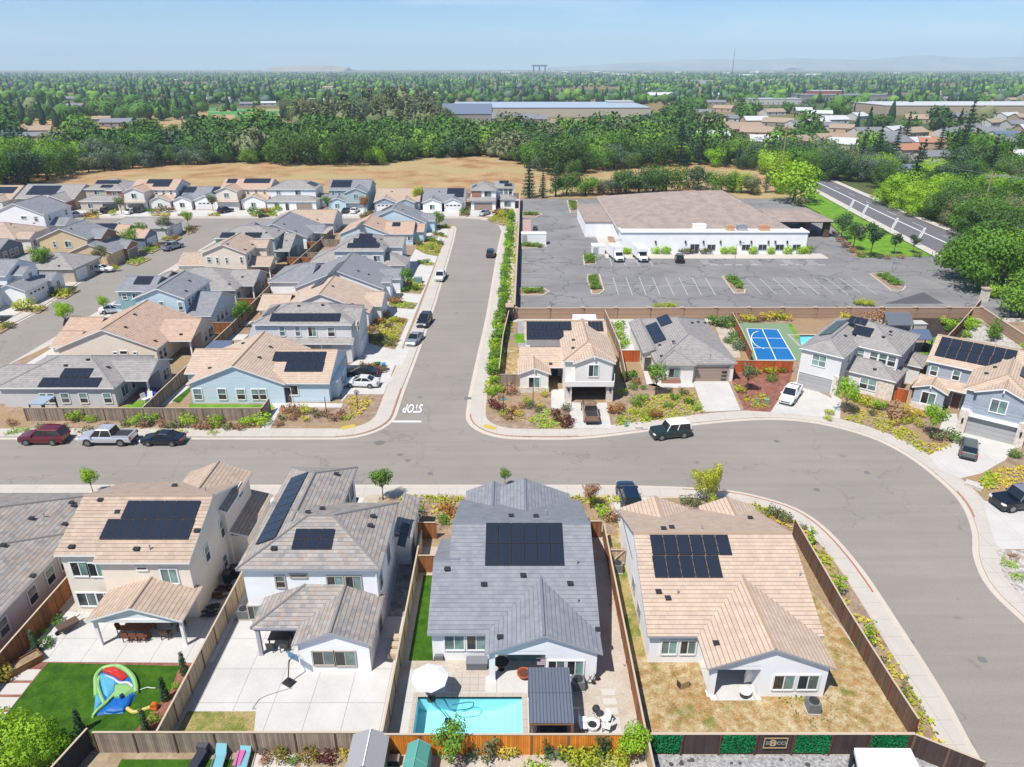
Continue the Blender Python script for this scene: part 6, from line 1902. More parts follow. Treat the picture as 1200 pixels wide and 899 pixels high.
def box_truck(label,pos,rz,motor=False):
 t=thing('camper_van' if motor else 'box_truck',label,'camper' if motor else 'truck',pos,rz,None,True)
 w=plain('truck_white',(.8,.8,.8),.4)
 m=MB();m.box(-3.2,1.2,-1.15,1.15,.75,3.1);
 if motor:m.loft([[(1.2,-1.15,1.9),(1.2,1.15,1.9),(1.2,1.15,3.1),(1.2,-1.15,3.1)],[(2.3,-1.0,2.3),(2.3,1.0,2.3),(2.3,1.0,2.9),(2.3,-1.0,2.9)]])
 m.build('cargo_box',w,t)
 m=MB();m.loft([sec(x,ww,.5,zt*.7,zt,ww*.85)for x,ww,zt in((1.22,1.0,2.1),(1.7,1.0,2.05),(2.4,.98,1.35),(3.1,.94,1.25),(3.3,.84,1.0))]);m.build('cab',w,t)
 g=MB();g.face([(1.72,-.84,2.03),(1.72,.84,2.03),(2.38,.86,1.4),(2.38,-.86,1.4)]);g=MB();g.obox((2.08,0,1.74),(.34,0,-.32),(0,.8,0),(.015,0,.016));g.build('windscreen',CARGLASS,t)
 for sx in(-2.1,2.4):
  for sy in(-1,1):
   m=MB();m.tube([(sx,sy*.78,.42),(sx,sy*1.08,.42)],.42,12);wo=m.build('wheel',TYRE,t);m=MB();m.tube([(sx,sy*1.07,.42),(sx,sy*1.1,.42)],.24,9);m.build('rim',RIM,wo)
 for sy in(-1,1):
  m=MB();m.box(3.22,3.34,sy*.7-.14,sy*.7+.14,.82,1.02);m.build('headlight',HLAMP,t)
 m=MB();m.box(3.3,3.38,-.5,.5,.6,.95);m.build('grille',PLASTIC,t)
 m=MB();m.box(-3.3,-3.2,-1.1,1.1,.5,.75);m.build('bumper',PLASTIC,t)
box_truck('white box truck parked nose-out beside the white hall, left of two',gp(722,304,.17),R(-82))
box_truck('white camper with overcab parked beside the box truck',gp(750,304,.17),R(-84),True)
def P3(px,py,z=.15):x,y=at(px,py,z);return(x,y,z)
def solo(mb,name,mats,loc,label,cat,group=None,smooth=False):
 o=mb.build(name,mats,None,loc,smooth=smooth);return tag(o,label,cat,group)
def ac_unit(px,py,label,rz=0):
 t=thing('air_conditioner',label,'air conditioner',P3(px,py),rz,'air conditioners beside the houses',True)
 m=MB();m.box(-.45,.45,-.45,.45,0,.08);m.build('base',PAVE,t)
 m=MB();m.box(-.4,.4,-.4,.4,.08,.85)
 for k in range(6):m.box(-.42,.42,-.42,.42,.15+k*.11,.17+k*.11)
 m.build('cabinet',plain('unit_grey',C(140,142,146),.5),t)
 m=MB();m.lathe([(.34,.86),(.34,.9),(.3,.9),(.1,.88),(.0,.88)],14);m.build('fan_grille',DKMETAL,t)
ac_unit(287,723,'grey air conditioner at the left wall of the mottled-roof house')
ac_unit(677,806,'grey air conditioner by the rear wall of the slate-roofed house',.1)
ac_unit(951.5,832,'grey air conditioner on a pale slab in the dry lawn',-.05)
ac_unit(723,669,'grey air conditioner beside the tan gate of the corner house')
x,y,_=P3(503.7,791.5,2.35)
t=thing('patio_umbrella','large white octagonal patio umbrella standing at the corner of the pool','umbrella',(x,y,.15),.2,None,True)
m=MB();m.lathe([(1.28,1.95),(1.27,2.0),(.7,2.32),(.06,2.55),(0,2.58)],8);m.build('canopy',plain('white_canvas',(.82,.82,.84),.8),t)
m=MB();m.tube([(0,0,0),(0,0,2.6)],.03,8);m.build('pole',GALV,t)
m=MB();m.lathe([(.32,0),(.32,.08),(.06,.14),(.05,.3)],12);m.build('base',DKMETAL,t)
m=MB()
for k in range(8):
 a=k*PI_/4;m.bar((0,0,2.45),(1.22*math.cos(a),1.22*math.sin(a),1.96),.02,.02)
m.build('rib',GALV,t)
A,B_,C_,D_=P3(618.7,782,2.75),P3(667.5,782,2.75),P3(672.5,846.5,2.55),P3(620,846.5,2.55)
x0,x1,y0,y1=(A[0]+D_[0])/2,(B_[0]+C_[0])/2,C_[1],A[1]
t=thing('pergola','wooden pergola with blue-grey ribbed metal roof beside the pool','pergola',((x0+x1)/2,(y0+y1)/2,.15))
m=MB();ym=(y0+y1)/2
for a,b,za,zb in((y0,ym-.02,2.5,2.72),(ym+.02,y1,2.72,2.74)):
 m.face([(x0,a,za),(x1,a,za),(x1,b,zb),(x0,b,zb)]);m.face([(x0,a,za-.06),(x1,a,za-.06),(x1,b,zb-.06),(x0,b,zb-.06)])
 m.face([(x0,a,za-.06),(x1,a,za-.06),(x1,a,za),(x0,a,za)])
m.build('metal_roof',STEELG,t)
m=MB();m.bar((x0,y0+.1,2.34),(x1,y0+.1,2.34),.12,.2);m.bar((x0,y1-.1,2.55),(x1,y1-.1,2.55),.12,.2);m.bar((x0+.1,y0,2.36),(x0+.1,y1,2.58),.12,.2);m.bar((x1-.1,y0,2.36),(x1-.1,y1,2.58),.12,.2);m.build('beam',WOODP,t)
for a,b in((x0+.1,y0+.1),(x1-.1,y0+.1),(x0+.1,y1-.1),(x1-.1,y1-.1)):
 m=MB();m.box(a-.08,a+.08,b-.08,b+.08,.15,2.4);m.build('post',WOODP,t)
DKCUSH=plain('charcoal_cushion',C(58,62,78),.9)
def sofa(label,x,y,rz,w,mat=DKCUSH,name='outdoor_sofa',cat='sofa',z=.15,fr=DKMETAL,group=None):
 t=thing(name,label,cat,(x,y,z),rz,group,True)
 m=MB();m.box(-w/2,w/2,-.4,.4,.12,.2);m.build('frame',fr,t)
 n=max(1,round(w/.7))
 for k in range(n):
  a,b=-w/2+w*k/n+.02,-w/2+w*(k+1)/n-.02
  m=MB();m.box(a,b,-.38,.25,.2,.42);m.build('seat_cushion',mat,t)
  m=MB();m.obox(((a+b)/2,.32,.58),((b-a)/2,0,0),(0,.07,.02),(0,-.05,.2));m.build('back_cushion',mat,t)
 for sx in(-1,1):
  m=MB();m.box(sx*w/2-.05,sx*w/2+.05,-.4,.4,0,.55);m.build('arm',fr,t)
xc=(x0+x1)/2
sofa('left dark cushioned sofa under the pergola',x0+.75,y0+1.2,R(90),1.9);sofa('right dark cushioned sofa under the pergola',x1-.75,y0+1.2,R(-90),1.9)
t=thing('coffee_table','dark square coffee table between the pergola sofas','table',(xc,y0+.95,.15),0,None,True)
m=MB();m.box(-.45,.45,-.35,.35,.3,.36);m.build('table_top',DKMETAL,t)
for a in(-.4,.4):
 for b in(-.3,.3):
  m=MB();m.box(a-.03,a+.03,b-.03,b+.03,0,.3);m.build('leg',DKMETAL,t)
sheet('patio',rect(x0+.25,x1-.25,y0+.0,y1-.1),plain('dark_outdoor_rug',C(70,72,80),.95),.156)
t=thing('pool_cleaner','dark blue pool cleaner at the end of its floating hose in the pool','pool cleaner',P3(525,845,.02))
c=P3(525,845,.02);m=MB();m.box(c[0]-.22,c[0]+.22,c[1]-.18,c[1]+.18,-.1,.12);m.box(c[0]-.14,c[0]+.14,c[1]-.1,c[1]+.1,.12,.2);m.build('cleaner_body',plain('navy_plastic',C(20,50,100),.4),t)
hp=smooth_path([P3(*q,.05)for q in((507.5,818),(511,826),(519,835),(525,843))],5);m=MB();m.tube(hp,.035,5);
hp2=smooth_path([P3(*q,.05)for q in((508,817),(516,815.5),(522,822),(528,831),(540,832),(552,829.5),(555,824),(548,823),(530,826))],5);m.tube(hp2,.035,5);m.build('floating_hose',plain('blue_hose',C(40,130,160),.5),t)
x,y,_=P3(515,772);t=thing('hose_reel','grey garden hose reel against the wall by the turf strip','hose reel',(x,y,.15),0,None,True)
m=MB();m.tube([(-.3,0,.35),(.3,0,.35)],.3,12);m.build('drum',plain('grey_hose',C(130,136,140),.6),t)
m=MB();m.bar((-.35,-.2,0),(-.35,0,.7),.05);m.bar((.35,-.2,0),(.35,0,.7),.05);m.bar((-.35,.25,0),(-.35,0,.6),.05);m.bar((.35,.25,0),(.35,0,.6),.05);m.build('stand',DKMETAL,t)
x,y,_=P3(559,781);t=thing('deck_box','grey plastic deck box against the rear wall by the pool','storage box',(x,y,.15),0,None,True)
m=MB();m.box(-.75,.75,-.35,.35,0,.55);m.build('box_body',plain('grey_box_plastic',C(128,130,142),.5),t);m=MB();m.box(-.78,.78,-.38,.38,.55,.64);m.build('lid',plain('grey_lid_plastic',C(156,158,168),.5),t)
x,y,_=P3(614,793);t=thing('fire_bowl','orange round bowl planter at the edge of the covered patio','planter',(x,y,.15),0,None,True)
m=MB();m.lathe([(.25,0),(.5,.3),(.52,.42),(.44,.42),(.3,.3),(0,.28)],14);m.build('bowl',plain('terracotta',C(214,104,60),.7),t);m=MB();m.lathe([(.4,.38),(.3,.5),(0,.52)],9);m.build('soil',plain('potting_soil',C(120,70,50),.9),t)
x,y,_=P3(589,784);t=thing('round_table','black round table in the shade of the covered patio by the pool','table',(x-.1,38.6,.15),0,None,True)
m=MB();m.lathe([(.55,.7),(.55,.74),(0,.74)],16);m.build('table_top',BLACK,t);m=MB();m.lathe([(.25,0),(.05,.06),(.05,.7)],8);m.build('leg',BLACK,t)
t=thing('hanging_flag','small red and white striped flag hung beside the covered patio','flag',(2.36,37.35,1.9),0)
m=MB()
for k in range(7):m.face([(1.75,37.42,1.7+k*.09),(2.3,37.42,1.7+k*.09),(2.3,37.42,1.79+k*.09),(1.75,37.42,1.79+k*.09)],k%2)
m.face([(1.75,37.41,2.06),(2.0,37.41,2.06),(2.0,37.41,2.33),(1.75,37.41,2.33)],2);m.build('cloth',[plain('flag_red',C(190,40,50),.8),plain('flag_white',(.8,.8,.8),.8),plain('flag_blue',C(40,50,110),.8)],t)
m=MB();m.tube([(1.7,37.43,2.36),(2.36,37.45,2.36)],.015,5);m.build('rod',GALV,t)
px_sheet('patio_rug',[(680,845),(715,846),(716,862),(679,862)],plain('pale_rug',C(236,232,226),.95),.156)
def chair(label,x,y,rz,mat,name='patio_chair',z=.16,legm=None,group=None,s=1.0):
 t=thing(name,label,'chair',(x,y,z),rz,group,True);t.scale=(s,)*3;lm=legm or mat
 m=MB();m.box(-.25,.25,-.25,.25,.4,.45);m.build('seat',mat,t)
 m=MB();m.obox((0,.26,.7),(.25,0,0),(0,.025,0),(0,.05,.26));m.build('backrest',mat,t)
 for a in(-.22,.22):
  for b in(-.22,.22):
   m=MB();m.box(a-.025,a+.025,b-.025,b+.025,0,.4);m.build('leg',lm,t)
 return t
WHC=plain('white_chair',(.75,.75,.75),.5)
for k,(px,py,rz)in enumerate(((683,849,R(90)),(683,856,R(90)),(709,848,R(-60)),(711,856,R(-110)))):
 a=P3(px,py);chair(('left rear','left front','right rear','right front')[k]+' white chair on the pale rug by the grill',a[0],a[1],rz,WHC,group='white chairs on the rug',legm=DKMETAL)
a=P3(694,853);t=thing('fire_pit','round white fire pit in the middle of the pale rug','fire pit',a,0,None,True)
m=MB();m.lathe([(.38,0),(.48,.35),(.48,.42),(.36,.42),(.3,.3),(0,.3)],16);m.build('bowl',WHITE,t);m=MB();m.lathe([(.3,.32),(0,.36)],10);m.build('grate',BLACK,t)
a=P3(698,841);t=thing('grill','grey kettle grill behind the pale rug','grill',a,0,None,True)
m=MB();m.lathe([(0,.6),(.22,.66),(.28,.8),(.22,.98),(0,1.05)],12);m.build('kettle',DKMETAL,t)
for k in range(3):
 m=MB();m.bar((.2*math.cos(k*2.1),.2*math.sin(k*2.1),.7),(.34*math.cos(k*2.1),.34*math.sin(k*2.1),0),.03);m.build('leg',GALV,t)
for k,(px,py)in enumerate(((691,802),(697,799))):
 a=P3(px,py);t=thing('bicycle' if False else 'garden_cart',('black' if k==0 else 'dark')+' folded garden stand beside the air conditioner, '+('left' if k==0 else 'right'),'cart',a,.4*k,None,True)
 m=MB();m.bar((-.3,0,0),(.1,0,.8),.04);m.bar((.3,0,0),(-.1,0,.8),.04);m.bar((-.2,0,.2),(.2,0,.2),.04);m.build('frame',BLACK,t)
 m=MB();m.tube([(.3,-.04,.14),(.3,.04,.14)],.14,9);m.build('wheel',TYRE,t)
a=P3(884,806);t=thing('patio_table','white oval table tipped beside the wall of the corner house patio','table',(a[0]-.1,37.3,.16),R(10),None,True)
m=MB();m.obox((0,0,.9),(.55,0,0),(0,.06,.3),(0,-.1,.5));m.build('table_top',WHITE,t);m=MB();m.bar((-.3,.3,0),(-.2,0,.7),.05);m.bar((.3,.3,0),(.2,0,.7),.05);m.build('leg',GALV,t)
a=P3(872.5,815);t=thing('side_table','small round white table with dark base on the corner house patio','table',a,0,None,True)
m=MB();m.lathe([(.42,.42),(.42,.47),(0,.47)],16);m.build('table_top',WHITE,t);m=MB();m.lathe([(.34,0),(.34,.42)],12);m.build('base',DKMETAL,t)
a=P3(800,804);t=thing('yard_crate','light wooden crate with dark opening lying in the dry lawn','crate',a,R(25),None,True)
m=MB();m.box(-.35,.35,-.25,.25,0,.6);m.build('box',plain('raw_plywood',C(206,176,130),.85),t);m=MB();m.box(-.38,-.352,-.2,.2,.06,.54);m.build('opening',BLACK,t)
bx,by,_=P3(339,800)
t=thing('basketball_hoop','portable basketball hoop with black base on the wide concrete yard','basketball hoop',(bx,by,.15),R(150),None,True);t.scale=(.85,.85,.72)
m=MB();m.loft([[(-.5,-.4,0),(.5,-.4,0),(.5,.4,0),(-.5,.4,0)],[(-.4,-.3,.22),(.4,-.3,.22),(.4,.3,.22),(-.4,.3,.22)]]);m.build('base',BLACK,t)
m=MB();m.tube([(0,.1,.2),(0,-.35,2.6)],.05,8);m.bar((0,-.3,2.4),(0,-.75,2.6),.06);m.build('pole',DKMETAL,t)
m=MB();m.box(-.6,.6,-.82,-.78,2.2,3.0);m.build('backboard',plain('blue_backboard',C(90,150,190),.3),t)
m=MB();m.tube([(.23*math.cos(k*.52),-1.1+.23*math.sin(k*.52),2.3)for k in range(13)],.02,5);m.build('rim',plain('orange_rim',C(220,90,50),.5),t)
m=MB()
for k in range(8):
 a_=k*.785;m.bar((.23*math.cos(a_),-1.1+.23*math.sin(a_),2.3),(.13*math.cos(a_+.3),-1.1+.13*math.sin(a_+.3),1.95),.015)
m.build('net',plain('net_white',(.7,.6,.6),.9),t)
a=P3(348,797);m=MB();m.tube(smooth_path([P3(*q,.17)for q in((343,806),(325,811),(306,818),(299,826),(296,831),(300,830))],4),.03,5);solo(m,'garden_hose',plain('pale_hose',C(190,190,180),.6),P3(325,811),'pale garden hose trailing across the concrete yard','hose')
a=P3(330,752);t=thing('patio_table','dark slatted patio table under the mottled-roof porch','table',(a[0],41.2,.15),0,None,True)
m=MB();m.box(-.8,.8,-.5,.5,.68,.74);m.build('table_top',DKMETAL,t)
for p_ in(-.7,.7):
 for q in(-.4,.4):
  m=MB();m.box(p_-.04,p_+.04,q-.04,q+.04,0,.68);m.build('leg',DKMETAL,t)
for k,(dx,dy,rz)in enumerate(((-.5,-.8,PI_),(.5,-.8,PI_),(-.5,.8,0),(.5,.8,0))):chair(('near left','near right','far left','far right')[k]+' dark chair at the slatted table under the mottled-roof porch',a[0]+dx,41.2+dy,rz,DKMETAL,group='dark patio chairs')
for k in range(3):
 a=P3(466-k*2.0,752+9*k);m=MB();m.box(a[0]-.45,a[0]+.45,a[1]-.3,a[1]+.3,.15,.62);m.box(a[0]-.4,a[0]+.4,a[1]-.25,a[1]+.25,.62,.7);solo(m,'paver_stack',plain('sandstone_pavers',C(226,208,180),.9),a,('top','middle','bottom')[k]+' pale block of stacked pavers along the side path fence','pavers','paver stacks by the fence')
TEAK=plain('teak_wood',C(150,84,46),.6)
t=thing('dining_table','brown wooden dining table under the tan covered patio','table',(-28.6,42.2,.16),0,None,True)
m=MB();m.box(-1.05,1.05,-.5,.5,.7,.76);m.build('table_top',TEAK,t)
for p_ in(-.95,.95):
 for q in(-.42,.42):
  m=MB();m.box(p_-.05,p_+.05,q-.05,q+.05,0,.7);m.build('leg',TEAK,t)
for k in range(3):chair(('left','middle','right')[k]+' teak chair on the near side of the dining table',-29.2+.62*k,41.4,PI_,TEAK,'dining_chair',group='teak dining chairs')
for k in range(3):chair(('left','middle','right')[k]+' teak chair on the far side of the dining table',-29.2+.62*k,43.05,0,TEAK,'dining_chair',group='teak dining chairs')
chair('teak chair at the left end of the dining table',-30.1,42.3,R(90),TEAK,'dining_chair',group='teak dining chairs')
for k,(x_,y_,rz)in enumerate(((-26.4,41.7,PI_),(-25.6,42.6,R(-80)),(-26.3,43.2,0))):chair(('near','right','far')[k]+' brown lounge chair beside the patio post',x_,y_,rz,plain('brown_wicker',C(110,84,66),.8),'lounge_chair',group='brown lounge chairs',s=1.15)
a=P3(81,738);t=thing('garden_cart','brown wheelbarrow tipped by the raised bed and shrubs','cart',a,R(50),None,True)
m=MB();m.loft([[(-.6,-.3,.3),(.6,-.3,.3),(.6,.3,.3),(-.6,.3,.3)],[(-.75,-.4,.65),(.75,-.4,.65),(.75,.4,.65),(-.75,.4,.65)]]);m.build('tray',plain('brown_tray',C(110,88,74),.7),t)
m=MB();m.tube([(-.75,-.05,.2),(-.75,.05,.2)],.2,10);m.build('wheel',TYRE,t);m=MB();m.bar((-.7,-.2,.25),(1.1,-.35,.6),.05);m.bar((-.7,.2,.25),(1.1,.35,.6),.05);m.build('handle',WOODP,t)
a=P3(27,782);t=thing('raised_planter','long raised wooden planter box with bark soil beside the brown fence','planter',a,R(52),None,True)
m=MB();m.box(-1.25,1.25,-.5,-.44,0,.55);m.box(-1.25,1.25,.44,.5,0,.55);m.box(-1.25,-1.19,-.438,.438,0,.55);m.box(1.19,1.25,-.438,.438,0,.55);m.build('frame',WOODP,t)
m=MB();m.box(-1.18,1.18,-.43,.43,.0,.42);m.build('soil',G_SOIL,t)
t=thing('inflatable_slide','deflated colourful inflatable water slide lying on the green turf','inflatable',P3(134,808),0)
IB=lambda n,c:plain('vinyl_'+n,C(*c),.45)
VM=[IB('lime',(170,226,140)),IB('red',(232,60,44)),IB('sky',(110,200,236)),IB('blue',(20,120,214)),IB('white',(226,232,236)),IB('navy',(20,60,120)),IB('yellow',(240,220,120))]
def vp(u,v,z):return P3(80+u/9.99,760+v/9.99,z)
def cushion(name,pts,h,mi,z0=.16,bump=.08):
 """soft heap over a surveyed outline"""
 m=MB();P=[Vector(vp(u,v,z0))for u,v in pts];c=sum(P,Vector())/len(P)
 rings=[P]
 for k,(f,q)in enumerate(((.94,.6),(.75,.95),(.4,1.05),(.12,1.0))):
  rings.append([c.lerp(p,f)+Vector((0,0,h*q+bump*mnoise.noise((p.x*2.1+k,p.y*2.3,mi*5+k))))for p in P])
 n=len(P)
 for a_,b_ in zip(rings,rings[1:]):
  for i in range(n):m.face([a_[i],a_[(i+1)%n],b_[(i+1)%n],b_[i]])
 m.face(rings[-1]);m.build(name,VM[mi],t,smooth=True)
cushion('slide_base',[(310,330),(330,600),(290,800),(420,770),(640,760),(760,620),(820,480),(800,380),(700,250),(600,210),(450,210),(350,260)],.18,3)
cushion('splash_pool',[(380,310),(360,360),(420,560),(470,620),(560,500),(590,400),(520,340),(430,305)],.30,2)
cushion('red_panel',[(415,250),(410,300),(500,330),(580,370),(650,410),(715,350),(660,290),(560,245),(480,240)],.36,1)
cushion('green_netting',[(560,440),(620,420),(740,430),(800,480),(770,530),(680,600),(540,600),(440,700),(290,820),(270,805),(400,690),(500,580),(570,500)],.34,0)
cushion('blue_ramp',[(430,760),(520,660),(650,600),(770,560),(720,680),(650,750),(540,765)],.30,3)
cushion('dark_flap',[(600,590),(660,560),(670,600),(630,625)],.42,5,bump=.02)
cushion('blue_flank',[(318,470),(360,520),(410,640),(330,760),(300,790),(322,620)],.27,2)
m=MB();rim=[vp(u,v,.36+.05*math.sin(u*.03))for u,v in((330,560),(325,400),(330,320),(400,240),(500,212),(600,212),(690,262),(760,340),(790,430),(795,520))];m.tube(smooth_path(rim,3),[.17]*(3*9+1),8);m.build('green_tube',VM[0],t,smooth=True)
m=MB();m.tube(smooth_path([vp(u,v,.38)for u,v in((420,640),(370,520),(345,420),(370,330))],3),.12,8);m.build('green_tube',VM[0],t,smooth=True)
m=MB();m.tube(smooth_path([vp(u,v,.4)for u,v in((430,320),(520,350),(600,400),(700,400),(760,450))],3),.09,8);m.build('white_tube',VM[4],t,smooth=True)
bl=thing('air_blower','orange air blower with pale yellow tube beside the deflated slide','blower',vp(1000,680,.16),0)
m=MB();m.tube(smooth_path([vp(u,v,.24)for u,v in((690,700),(770,745),(880,715),(985,680))],4),[.13]*13,8);m.build('tube',VM[6],bl,smooth=True)
m=MB();c=Vector(vp(1005,670,.4));m.tube([c+Vector((0,-.14,0)),c+Vector((0,.14,0))],.24,12);m.box(c.x-.2,c.x+.2,c.y-.2,c.y+.2,.16,.3);m.build('blower_body',plain('orange_plastic',C(238,130,40),.5),bl)
m=MB();m.tube(smooth_path([vp(u,v,.2)for u,v in((820,490),(920,455),(960,460),(1020,462))],3),.025,5);solo(m,'tie_rope',plain('white_rope',(.7,.75,.7),.8),vp(920,455,.2),'pale tie rope lying on the turf beside the slide','rope')
BIN=plain('black_bin',(.02,.022,.025),.5)
for k,(px,py)in enumerate(((268,682),(276,676))):
 a=P3(px,py);t=thing('wheeled_bin',('front' if k==0 else 'rear')+' black wheeled bin in the shaded side yard of the beige house','bin',a,.3*k,'black bins',True)
 m=MB();m.loft([[(-.25,-.3,.05),(.25,-.3,.05),(.25,.3,.05),(-.25,.3,.05)],[(-.3,-.38,1.0),(.3,-.38,1.0),(.3,.38,1.0),(-.3,.38,1.0)]]);m.build('bin_body',BIN,t);m=MB();m.box(-.33,.33,-.42,.42,1.0,1.08);m.build('lid',BIN,t)
 for s_ in(-.24,.24):
  m=MB();m.tube([(s_-.03,.32,.12),(s_+.03,.32,.12)],.12,8);m.build('wheel',TYRE,t)
for k,(px,py)in enumerate(((262,692),(258,700),(252,712),(246,722))):
 a=P3(px,py);m=MB()
 for j in range(7):
  q=(a[0]+random.uniform(-.4,.4),a[1]+random.uniform(-.3,.3),.25+.1*j*.4);m.obox(q,(random.uniform(.15,.4),random.uniform(-.1,.1),0),(random.uniform(-.1,.1),.1,0),(0,0,.05))
 solo(m,'lumber_pile',plain('lumber_%d'%k,C(*((90,66,54),(130,92,66),(70,62,60),(56,58,80))[k]),.85),a,('dark','brown','grey','bluish')[k]+' heap of scrap in the side yard of the beige house','heap')
LBLUE=plain('light_blue_sling',C(140,208,222),.7)
def lounger(px,py,label,towel=None):
 a=P3(px,py);t=thing('sun_lounger',label,'lounger',a,R(6),'loungers at the bottom edge',True)
 m=MB();m.obox((0,-.3,.35),(.33,0,0),(0,.65,0),(0,0,.03));m.build('seat',LBLUE,t);m=MB();m.obox((0,.62,.6),(.33,0,0),(0,.3,.28),(0,-.02,.02));m.build('backrest',LBLUE,t)
 for x_ in(-.3,.3):
  for y_ in(-.85,.3):
   m=MB();m.box(x_-.025,x_+.025,y_-.025,y_+.025,0,.34);m.build('leg',GALV,t)
 for x_ in(-.36,.36):
  m=MB();m.bar((x_,-.9,.5),(x_,.4,.5),.04);m.build('arm',GALV,t)
 if towel:
  m=MB();m.obox((-.28,-.1,.42),(.25,0,.02),(0,.5,.03),(0,0,.03));o=m.build('beach_towel',towel,None,None);o.location=(a[0],a[1],a[2]);tag(o,'pink towel draped over the right light blue lounger','towel')
lounger(258,896,'left light blue lounger at the bottom edge below the grey fence');lounger(287,892,'right light blue lounger with a pink towel at the bottom edge',plain('pink_towel',C(236,120,190),.9))
a=P3(235,893);t=thing('grey_bench','long grey covered bench beside the turf at the bottom edge','bench',a,R(-8),None,True)
m=MB();m.box(-.3,.3,-1.6,.8,0,.55);m.build('seat',DKCUSH,t);m=MB();m.box(-.34,.34,.3,.85,.55,.95);m.build('backrest',plain('grey_cover',C(92,92,102),.9),t)
m=MB();a=P3(309,881);m.lathe([(0,0),(.3,.03),(.36,.2),(.2,.42),(0,.46)],9,(a[0],a[1],.14));solo(m,'boulder',plain('dark_boulder',C(96,92,88),.9),a,'dark round boulder beside the loungers below the fence','boulder')
def shed(px,py,w,d,hw,label,wm_,rm_,dz=0):
 a=P3(px,py);t=thing('garden_shed',label,'shed',a,0,None,True)
 m=MB();m.box(-w/2,w/2,-d,0,0,hw,top=False)
 for y_ in(-d,0):m.face([(-w/2,y_,hw),(w/2,y_,hw),(0,y_,hw+w*.2)])
 m.build('wall',wm_,t);m=MB()
 for s_ in(-1,1):
  m.face([(s_*(w/2+.1),-d-.1,hw-.03),(s_*(w/2+.1),.1,hw-.03),(0,.1,hw+w*.2+.06),(0,-d-.1,hw+w*.2+.06)])
  m.face([(s_*(w/2+.1),-d-.1,hw-.08),(s_*(w/2+.1),.1,hw-.08),(s_*(w/2+.1),.1,hw-.03),(s_*(w/2+.1),-d-.1,hw-.03)])
  m.face([(s_*(w/2+.1),-d-.1,hw-.09),(0,-d-.1,hw+w*.2),(0,-d-.1,hw+w*.2+.06),(s_*(w/2+.1),-d-.1,hw-.03)])
 m.build('roof',rm_,t)
 m=MB();m.box(-.03,.03,-d-.12,.12,hw+w*.2+.05,hw+w*.2+.1);m.build('ridge_cap',TRIMW,t)
 for s_ in(-1,1):
  m=MB();m.box(s_*.02 if s_>0 else-w*.3,w*.3 if s_>0 else-.02,-d-.04,-d-.005,.05,hw-.1);dn=m.build('door',wm_,t)
  m=MB();m.box(s_*.12-.02,s_*.12+.02,-d-.07,-d-.042,hw*.45,hw*.55);m.build('handle',BLACK,dn)
shed(437.5,884,2.1,2.4,1.7,'grey plastic garden shed with pale roof at the bottom edge',striped('shed_siding',C(176,170,160),C(130,126,120),.25,.08,axis=0,tint=.03),plain('shed_roof_grey',C(186,184,188),.6))
gs=thing('green_tent','small teal-green fabric storage tent at the bottom edge beside the tree','tent',P3(493,893),R(-4),None,True)
GT=plain('teal_tarp',C(110,190,176),.6);m=MB();w,d=1.5,2.6
for y0_,y1_ in((-d,-d/2),(-d/2,0)):
 for s_ in(-1,1):
  m.face([(s_*w/2,y0_,0),(s_*w/2,y1_,0),(s_*w/2*.95,y1_,1.5),(s_*w/2*.95,y0_,1.5)]);m.face([(s_*w/2*.95,y0_,1.5),(s_*w/2*.95,y1_,1.5),(0,y1_,2.0),(0,y0_,2.0)])
for y_ in(-d,0):m.face([(-w/2,y_,0),(w/2,y_,0),(w/2*.95,y_,1.5),(0,y_,2.0),(-w/2*.95,y_,1.5)])
m.build('cover',GT,gs);m=MB()
for y_ in(-d,-d/2,0):
 for s_ in(-1,1):m.bar((0,y_,2.02),(s_*w/2*.96,y_,1.52),.04);m.bar((s_*w/2*.96,y_,1.52),(s_*w/2,y_,0),.04)
m.bar((0,-d,2.02),(0,0,2.02),.04);m.build('frame',plain('tent_seam',C(150,214,202),.6),gs)
a=P3(462,893);m=MB();m.box(a[0]-.4,a[0]+.4,a[1]-.3,a[1]+.3,.14,.5);m.box(a[0]-.35,a[0]+.35,a[1]-.25,a[1]+.25,.5,.56,1);solo(m,'storage_crate',[BLACK,GALV],a,'black crate with grey lid between the shed and the green tent','crate')
cn=thing('white_canopy','white square canopy tent with dark legs at the bottom edge on the gravel','canopy',(at(1035,890,2.6)[0],at(1035,890,2.6)[1],.14))
c1,c2,c3,c4=P3(1001,876.5,2.4),P3(1067,877,2.4),P3(1090,925,2.4),P3(1012,925,2.4)
m=MB();m.face([c1,c2,c3,c4]);
for p_,q in((c1,c2),(c2,c3),(c3,c4),(c4,c1)):m.face([p_,q,(q[0],q[1],2.15),(p_[0],p_[1],2.15)])
m.build('canopy_top',WHITE,cn)
for c in(c1,c2,c3,c4):
 s_=MB();s_.box(c[0]-.05,c[0]+.05,c[1]-.05,c[1]+.05,.14,2.38);s_.build('leg',DKMETAL,cn)
sheet('outdoor_pad',rect(c1[0]-.6,c1[0]+.5,26,c1[1]-.2),plain('slate_blue_pad',C(74,92,120),.6),.15)
a=P3(1003,892);chair('dark folding chair beside the white canopy leg',a[0]-.2,a[1]-.2,.4,DKMETAL)
t=thing('stop_sign','stop sign seen from behind on its brown post at the corner bed','sign',P3(419.5,479.5),0,None,True)
m=MB();m.box(-.04,.04,-.04,.04,0,2.4);m.build('post',plain('brown_post',C(110,84,70),.7),t)
m=MB();o_=[(.38*math.cos(R(22.5+45*k)),.38*math.sin(R(22.5+45*k))+2.35)for k in range(8)]
m.loft([[(x_,.05,z_)for x_,z_ in o_],[(x_,.07,z_)for x_,z_ in o_]]);m.build('sign_back',plain('aluminium_sheet',C(220,220,220),.5,.2),t)
